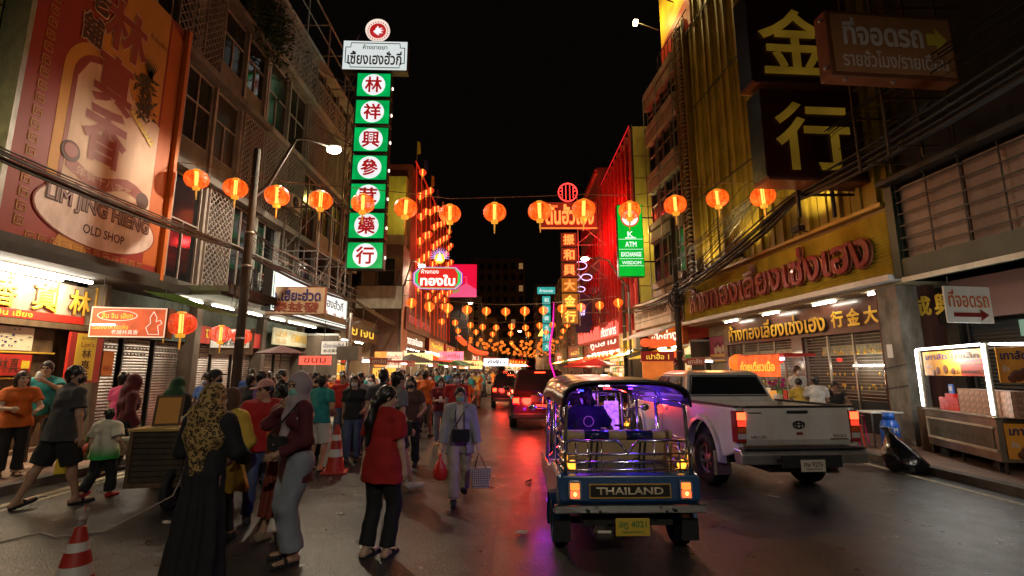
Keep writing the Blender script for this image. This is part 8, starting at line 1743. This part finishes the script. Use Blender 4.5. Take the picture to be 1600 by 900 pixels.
P, J = person('person in red T-shirt and red and white cap behind the women at the cart', -2.95, 6.0, 30, dict(H=1.58, head=(-60, 10)), [('tee', K['red'], {'e': .03}), ('jeans', K['denim']), ('hair_short', HAIR), ('cap', mat('cap_red_white', (.62, .30, .26), .8, var=.9, vscale=3)), ('shoes', K['black'])], h=.010, seed=24)
MID = [(-5.2, 9.9, 175, 'black', 'hair_short', 1.62, 'man with short black hair in black behind the cart'), (-4.75, 9.4, 120, 'purple', 'hair_short', 1.68, 'man in a purple top in profile beyond the cap man'), (-4.3, 9.2, 190, 'charcoal', 'hair_long', 1.6, 'woman with loose black hair in charcoal'), (-4.15, 8.6, 200, 'khaki', 'hair_bun', 1.58, 'woman in khaki with hair in a bun'), (-3.9, 9.9, 20, 'maroon', 'hair_short', 1.66, 'man in maroon facing the camera behind the mauve headscarf'),
       (-3.75, 8.1, 185, 'black', 'hair_long', 1.56, 'long-haired woman in black just behind the mauve headscarf'), (-3.05, 9.7, 10, 'black', 'hair_long', 1.60, 'masked woman in black with long hair by the teal shirt man'), (-2.75, 11.6, 170, 'red', 'hair_short', 1.66, 'man in a bright red T-shirt seen from behind'), (-3.2, 12.6, 190, 'red', 'cap', 1.64, 'person in red with a pale cap next to the bright red shirt'), (-2.15, 8.3, 175, 'charcoal', 'hair_short', 1.72, 'tall man in dark clothes close behind the grey T-shirt man'),
       (-1.85, 9.2, 5, 'brown', 'hair_long', 1.58, 'smiling long-haired woman facing the camera beside the grey T-shirt man'), (-2.3, 13.2, 165, 'orange', 'hair_short', 1.7, 'man in an orange vest-like top with dark trousers'), (-1.3, 13.8, 10, 'orange', 'hair_long', 1.55, 'woman in an orange dress behind the red shirt woman'), (-2.7, 14.4, 30, 'yellow', 'hair_short', 1.66, 'man in a lime yellow shirt with rucksack strap'), (-4.6, 11.2, 60, 'white', 'hair_short', 1.64, 'man in white at the parasol cart'), (-4.2, 12.4, 15, 'red', 'hair_short', 1.62, 'person in red top at the cart counter'), (-5.6, 11.4, 150, 'blue', 'hair_short', 1.68, 'man in blue beside the shutters')]
for i, (x, y, rz, top, hr, H, lab) in enumerate(MID):
    fem = hr in ('hair_long', 'hair_bun'); o = [('tee', K[top]), (['jeans', 'trousers', 'shorts'][i % 3], K[['denim', 'black', 'khaki'][i % 3]]), ('shoes', K['black'])]
    o += [('hair_short', HAIR), ('cap', K['white'])] if hr == 'cap' else [(hr, HAIR)]
    if i % 2 == 0: o.append(('mask', K[['maskwhite', 'maskblack', 'maskgreen'][i % 3]]))
    person(lab, x, y, rz, dict(H=H, fem=fem, head=((i * 37) % 50 - 25, 4), feet=((-.1, -.1 * (i % 3), 0), (.1, .08 * (i % 3), 0)), hands=((-.2, -.2 * (i % 2), .85 + .15 * (i % 2)), (.22, -.24 * ((i + 1) % 2), .85 + .18 * ((i + 1) % 2)))), o, h=.013, skin=i % 3, seed=30 + i)
# ---- drivers
sit = lambda H, hands: dict(H=H, pel=(0, 0, -.93 + .72 / (H / 1.7)), lean=4, feet=((-.13, -.42, .34 / (H / 1.7), 0), (.13, -.42, .34 / (H / 1.7), 0)), hands=hands, head=(0, 4))
def seated_in(vehicle, lx, ly, label, top, H=1.6, emblem=False):
    p = vehicle.matrix_basis @ Vector((lx, ly, 0)); P, J = person(label, p.x, p.y, math.degrees(vehicle.rotation_euler.z) + 180, dict(H=H, pel=(0, .05, -.93 + .76 / (H / 1.7)), lean=5, feet=((-.13, -.42, .36, 0), (.13, -.42, .36, 0)), hands=((-.26, -.34, 1.04), (.26, -.34, 1.04)), head=(0, 6)), [('tee', K[top], {'e': .022}), ('trousers', K['black']), ('hair_short', HAIR), ('shoes', K['black'])], h=.010, seed=50); return P, J
P, J = seated_in(tk, -.12, 1.52, 'driver of the blue three-wheeled taxi in a purple-lit T-shirt, back to the viewer', 'navy')
m_ = MB()
for i in range(18): a, b_ = 6.2832 * i / 18, 6.2832 * (i + 1) / 18; q = J['chest'] + np.array((0, .125, .0)); m_.bar((q[0] + .06 * math.cos(a), q[1], q[2] + .06 * math.sin(a)), (q[0] + .06 * math.cos(b_), q[1], q[2] + .06 * math.sin(b_)), .006)
m_.build('round_shirt_print', SWH, P)
seated_in(tk2, -.0, 1.5, 'driver of the second three-wheeled taxi, barely visible', 'black')
# ---- diners behind the pickup
def diner(label, x, y, rz, top, H, hands, hr='hair_short', mask=False, hz=.45, stand=False, skin=0, seed=1):
    pose = dict(H=H, hands=hands) if stand else dict(H=H, pel=(0, .05, -.93 + (hz + .09) / (H / 1.7)), lean=6, feet=((-.13, -.38, 0, 0), (.13, -.38, 0, 0)), hands=hands, head=(0, 8))
    o = [('vest' if top == 'black' else 'tee', K[top]), ('shorts' if not stand else 'jeans', K['denim']), (hr, HAIR), ('sandals', K['black'])]
    if mask: o.append(('mask', K['maskwhite']))
    return person(label, x, y, rz, pose, o, h=.012, z=.12, seed=seed, skin=skin)
stool('red stool under the diner in the white T-shirt', 7.15, 11.75, PLR, .45); stool('red stool under the diner in black by the grille', 7.95, 12.3, PLR, .45); 
diner('masked man standing at the table in a pale patterned T-shirt, arms folded', 7.55, 13.2, 12, 'white', 1.70, ((.02, -.2, 1.12), (.02, -.22, 1.08)), mask=True, stand=True, seed=61)
diner('man in a white printed T-shirt sitting with his back to the street', 7.15, 11.75, 160, 'white', 1.68, ((-.15, -.35, .88), (.15, -.35, .88)), hz=.62, seed=62)
diner('small diner in yellow with black hair beside the white T-shirt man', 6.90, 12.0, 175, 'yellow', 1.5, ((-.15, -.35, .9), (.15, -.35, .9)), hr='hair_bun', hz=.62, seed=63)
diner('diner in a black sleeveless top raising a hand to the mouth by the grille', 7.95, 12.3, -20, 'black', 1.6, ((-.05, -.22, 1.12), (.18, -.3, .85)), hz=.5, skin=2, seed=64)
# ---- crowd: prototypes and copies
protos = []
CR = [('red', 'jeans', 'denim', 'hair_short', 0, 'a red T-shirt'), ('orange', 'trousers', 'khaki', 'hair_long', 1, 'an orange top'), ('white', 'shorts', 'denim', 'hair_short', 0, 'a white T-shirt and shorts'), ('black', 'jeans', 'black', 'hair_long', 1, 'black clothes'), ('teal', 'trousers', 'charcoal', 'hair_short', 0, 'a teal T-shirt'), ('cream', 'skirt', 'cream', 'hair_long', 1, 'a long pale dress'), ('charcoal', 'shorts', 'black', 'cap', 0, 'dark clothes and a cap'), ('dkred', 'jeans', 'navy', 'hair_bun', 1, 'a dark red top'), ('yellow', 'shorts', 'khaki', 'hair_short', 0, 'a yellow top'), ('grey', 'wide_trousers', 'beige', 'hair_long', 1, 'a grey top and pale trousers'), ('brown', 'skirt', 'maroon', 'hijab', 1, 'a headscarf and long dress'), ('blue', 'jeans', 'denim', 'hair_short', 0, 'a blue shirt')]
random.seed(21); np.random.seed(3)
for i, (top, low, lc, hr, fem, desc) in enumerate(CR):
    walk = .22 * (i % 3) / 2; o = [('tee' if i % 4 else 'shirt', K[top]), (low, K[lc], {'z': .25} if low == 'skirt' else {}), ('shoes', K['black'])]; o += [('hair_short', HAIR), ('cap', K['grey'])] if hr == 'cap' else ([('hijab', K['beige'], {'drape': .3})] if hr == 'hijab' else [(hr, HAIR)])
    if i % 2: o.append(('mask', K['maskwhite']))
    P, J = person('person in ' + desc + ' among the crowd', 0, 0, 0, dict(H=1.68 - .12 * fem + .02 * (i % 3), fem=fem, head=((i * 53) % 60 - 30, 6), feet=((-.1, -walk, 0), (.1, walk, .02)), hands=((-.22, -.25 * (i % 2), .84 + .2 * (i % 2)), (.24, -.3 * ((i + 1) % 2) * (i % 3), .82 + .25 * ((i + 1) % 2)))), o, h=.020, seed=70 + i, skin=i % 3, features=False); protos.append((P, desc))
def zone(y, x):
    if x > 3: return 'near the lit restaurants across the road' if y < 50 else 'far off across the road'
    for lim, z in ((17.5, 'by the maroon parasol'), (23, 'before the long canopy'), (29, 'in front of the herb shop'), (37, 'in front of the jewellery shop'), (46, 'near the row of red lanterns'), (56, 'near the noodle shop'), (68, 'under the lantern garland')):
        if y < lim: return z
    return 'at the far end of the street'
pts = []; used = set(); rc = random.Random(99); tries = 0
while len(pts) < 185 and tries < 9000:
    tries += 1; y = 9.8 + 72 * rc.random() ** 1.45; lo_x = -6.7 if y < 20 else -6.2; hi_x = -1.35 - .3 * rc.random() if y < 26 else (-1.5 if y < 60 else 0.3); x = lo_x + (hi_x - lo_x) * rc.random() ** .9
    if (y < 15.5 and x > -3.9) or (y < 12 and x > -4.6): continue
    if any((x - a) ** 2 + (y - b) ** 2 < (.28 if y < 40 else .5) for a, b in pts) or any((x - m[0]) ** 2 + (y - m[1]) ** 2 < .3 for m in MID): continue
    pts.append((x, y))
for _ in range(16):
    y = rc.uniform(16, 50); pts.append((rc.uniform(7.3, 7.9) if y < 22 else rc.uniform(5.2, 7.4), y))
for x, y in ((-2.4, 36), (-1.9, 33), (-1.4, 40), (-.9, 47)): pts.append((x, y))
for i, (x, y) in enumerate(pts):
    k_ = rc.randrange(len(protos)); P, d = protos[k_]
    if (x, y) == (-2.4, 36): P, d = protos[5]
    if id(P) in used: c = copy_tree(P)
    else: c = P; used.add(id(P))
    c.location = (x, y, .12 if abs(x) > 7.1 else 0); c.rotation_euler = (0, 0, R(rc.choice([0, 10, -20, 175, 190, 160, 60, -70]) + rc.uniform(-15, 15))); s_ = rc.uniform(.95, 1.05); c.scale = (s_, s_, s_)
    c['label'] = 'person in ' + d + ' ' + zone(y, x); c['group'] = 'crowd walking down the street'
for P, d in protos:
    if id(P) not in used:
        for ch in list(P.children): bpy.data.objects.remove(ch)
        bpy.data.objects.remove(P)

# ---------------------------------------------------------------- wooden cart, cones and small things
ct = thing('wooden_cart', 'dark slatted wooden vendor cart on bicycle wheels with a tub and pictures on top', 'cart', (-4.12, 6.45, 0), R(8)); DW = mat('dark_plank', (.055, .038, .022), .75, var=.5, vscale=5, bump=.3)
for i in range(9): box('slat', DW, ct, -.62, .0, -.015, .01, .34 + i * .068, .40 + i * .068, .003)
for i in range(9): box('slat', DW, ct, -.66, -.64, -.0, .8, .34 + i * .068, .40 + i * .068, .003)
box('inner_box', BLACKP, ct, -.62, .62, .02, .8, .32, .94); box('corner_post', WOOD, ct, -.66, -.62, -.03, .01, .28, .95); box('corner_post', WOOD, ct, -.02, .03, -.03, .01, .28, .95); box('top_board', mat('lit_edge_board', (.45, .30, .09), .5), ct, -.68, .66, -.05, .84, .953, .985, .004); box('bottom_rail', WOOD, ct, -.66, .66, -.04, .0, .28, .335)
for i in range(6): MB().tube([(.06 + i * .09, -.02, .95), (.06 + i * .09, -.03, .88)], .02, 8).build('hanging_hook', STEEL, ct)
for s_ in (-.36, .42): wheel(ct, s_ if False else .35 * 0 + (.30 if s_ > 0 else -.1), .4 if s_ > 0 else .78, .26, .06, 1, DARK, 10)
wheel(ct, -.12, .02, .25, .07, 1, DARK, 8)
tub = thing('plastic_tub', 'translucent white plastic tub on the wooden cart', 'tub', (-4.08, 6.85, .99), R(8)); m_ = MB(); m_.loft([rring(.19, 0, .30, 0, .02), rring(.21, 0, .30, .32, .02)]); m_.build('tub_body', mat('milky_plastic', (.50, .50, .50), .3, var=.1), tub, fixn=True); box('lid', WHITEP, tub, -.22, .22, -.01, .34, .303, .32, .005); box('contents', BLACKP, tub, -.2, .2, -.03, -.01, .02, .1)
pf = thing('picture_frame', 'small framed board leaning on the wooden cart top', 'picture frame', (-4.55, 6.65, .99), R(20)); m_ = MB(); m_.prism([(-.16, 0), (.16, 0), (.16, .40), (-.16, .40)], -.01, .01); f_o = m_.build('frame', WOOD, pf); f_o.rotation_euler = (R(-14), 0, 0); q = box('print', BB_YEL, f_o, -.13, .13, -.014, -.011, .03, .37)
rbx = thing('snack_box', 'small white box with red print beside the tub on the cart', 'box', (-4.32, 6.58, .99), R(6)); box('carton', CREAM, rbx, 0, .22, 0, .16, 0, .13, .004); box('red_stripe', REDP, rbx, .0, .22, -.003, -.001, .01, .06)
sk = thing('red_sack', 'red and orange striped sack hanging on the side of the wooden cart', 'sack', (-3.75, 6.28, .42), R(12)); m_ = MB(); m_.smooth = True; m_.loft([[(rx * math.cos(a) * (1 + .06 * math.sin(4 * a)) + off, ry * math.sin(a), z) for a in [6.2832 * j / 16 for j in range(16)]] for z, rx, ry, off in ((0, .10, .06, .05), (.05, .19, .10, .03), (.25, .18, .11, 0), (.45, .13, .08, -.02), (.55, .10, .05, -.03))]); o = m_.build('sack_body', mat('sack_red', (.45, .03, .015), .5, bump=.4, bscale=12), sk, fixn=True)
m_ = MB(); m_.smooth = True; m_.lathe([(.193, .13), (.195, .20)], 16, Matrix.Diagonal((1, .58, 1, 1))); m_.build('white_band', WHITEP, sk); m_ = MB(); m_.smooth = True; m_.lathe([(.175, .30), (.15, .42)], 16, Matrix.Diagonal((1, .62, 1, 1))); m_.build('orange_band', BB_ORG, sk)
bb_ = thing('black_sack', 'shiny black plastic sack inside the cart frame', 'sack', (-3.92, 6.34, .40)); m_ = MB(); m_.smooth = True; m_.loft([[(r_ * math.cos(a) * (1 + .12 * math.sin(5 * a + z * 9)), r_ * .7 * math.sin(a), z) for a in [6.2832 * j / 16 for j in range(16)]] for z, r_ in ((0, .1), (.08, .15), (.25, .14), (.40, .07), (.46, .09))]); m_.build('sack_body', mat('black_plastic', (.010, .010, .012), .18), bb_, fixn=True)
tag(MB().tube([(-4.0, 6.35, .6), (-4.0, 6.1, .25), (-4.35, 5.6, .02), (-4.7, 5.4, .015), (-5.0, 5.55, .015), (-5.15, 5.2, .015), (-4.9, 4.6, .015), (-4.6, 3.9, .015)], .009, 6).build('power_cord', mat('pale_cord', (.35, .30, .25), .6)), 'pale cord trailing from the wooden cart across the asphalt', 'cord')
CO = mat('cone_red', (.50, .035, .02), .5, var=.2, dirt=.3); CW = mat('cone_white', (.62, .58, .52), .4)
def cone(label, x, y, h=.75, rz=0):
    t = thing('traffic_cone', label, 'traffic cone', (x, y, 0), rz); f = lambda z: .165 - .13 * z / h
    box('base', CO, t, -.21, .21, -.21, .21, 0, .035, .012); z0 = .035
    for z1, m, nm in ((h * .34, CO, 'body'), (h * .50, CW, 'reflective_band'), (h * .68, CO, 'body'), (h * .80, CW, 'reflective_band'), (h, CO, 'body')):
        MB().lathe([(f(z0), z0), (f(z1), z1)], 24).build(nm, m, t); z0 = z1
    MB().lathe([(f(h), h), (f(h) - .006, h + .004), (.02, h)], 18).build('rim', CO, t); return t
cone('near red cone with a plastic cup balanced on top, cut by the picture edge', -3.30, 4.0, .53, .3); cone('red and white cone beside the teal T-shirt man', -3.02, 8.75, .78, .2); cone('red and white cone behind the reader in grey', -3.38, 11.3, .78, .7)
cp = thing('plastic_cup', 'clear plastic cup with brown iced drink and straw on top of the near cone', 'cup', (-3.30, 4.0, .53)); CUPM = mat('clear_cup', (.55, .50, .46), .15, alpha=.45); MB().lathe([(.028, 0), (.042, .12), (.045, .122)], 20).build('cup_body', CUPM, cp); MB().lathe([(.001, .004), (.027, .004), (.034, .05), (.001, .05)], 18).build('drink', mat('iced_tea', (.16, .03, .01), .2), cp); MB().tube([(0, 0, .03), (.02, 0, .16)], .004, 6).build('straw', REDP, cp); MB().ell((.0, 0, .06), (.02, .02, .012), 8, 5).build('ice', WHITEP, cp)
# shopping bags and baskets on the pavement
for (x, y, z, m, lab) in ((-7.0, 8.05, .12, YELP, 'yellow box-shaped shopping bag on the kerb by the khaki trousers'), (-5.9, 7.75, .45, CREAM, 'pale plastic bag carried low beside the maroon headscarf')):
    t = thing('shopping_bag', lab, 'bag', (x, y, z), .3); b = MB(); b.loft([[(-.13, -.07, 0), (.13, -.07, 0), (.13, .07, 0), (-.13, .07, 0)], [(-.12, -.05, .26), (.12, -.05, .26), (.12, .05, .26), (-.12, .05, .26)]]); b.build('bag_body', m, t, fixn=True, bevel=.015); strap(t, [(-.06, 0, .25), (-.03, 0, .38), (.03, 0, .38), (.06, 0, .25)], .006, m, 'handle')
# potted plant near the shutters
for (x, y, lab) in ((-6.9, 10.0, 'spiky potted plant before the brown shutters'), (-7.4, 9.3, 'low leafy potted plant before the brown shutters')):
    t = thing('potted_plant', lab, 'plant', (x - .5, y, .12)); MB().lathe([(.001, 0), (.13, 0), (.17, .25), (.15, .25), (.001, .24)], 16).build('pot', BB_CHAR, t)
    for i in range(12):
        a = i * 2.4; h = .5 + .3 * ((i * 7) % 5) / 5; d = .12 + .1 * (i % 3); m_ = MB(); m_.quad((-.02 * math.sin(a), .02 * math.cos(a), .24), (.02 * math.sin(a), -.02 * math.cos(a), .24), (d * math.cos(a) + .015 * math.sin(a), d * math.sin(a) - .015 * math.cos(a), h * .7), (d * 1.4 * math.cos(a), d * 1.4 * math.sin(a), h), (d * math.cos(a) - .015 * math.sin(a), d * math.sin(a) + .015 * math.cos(a), h * .7)); m_.build('leaf', LEAF, t)
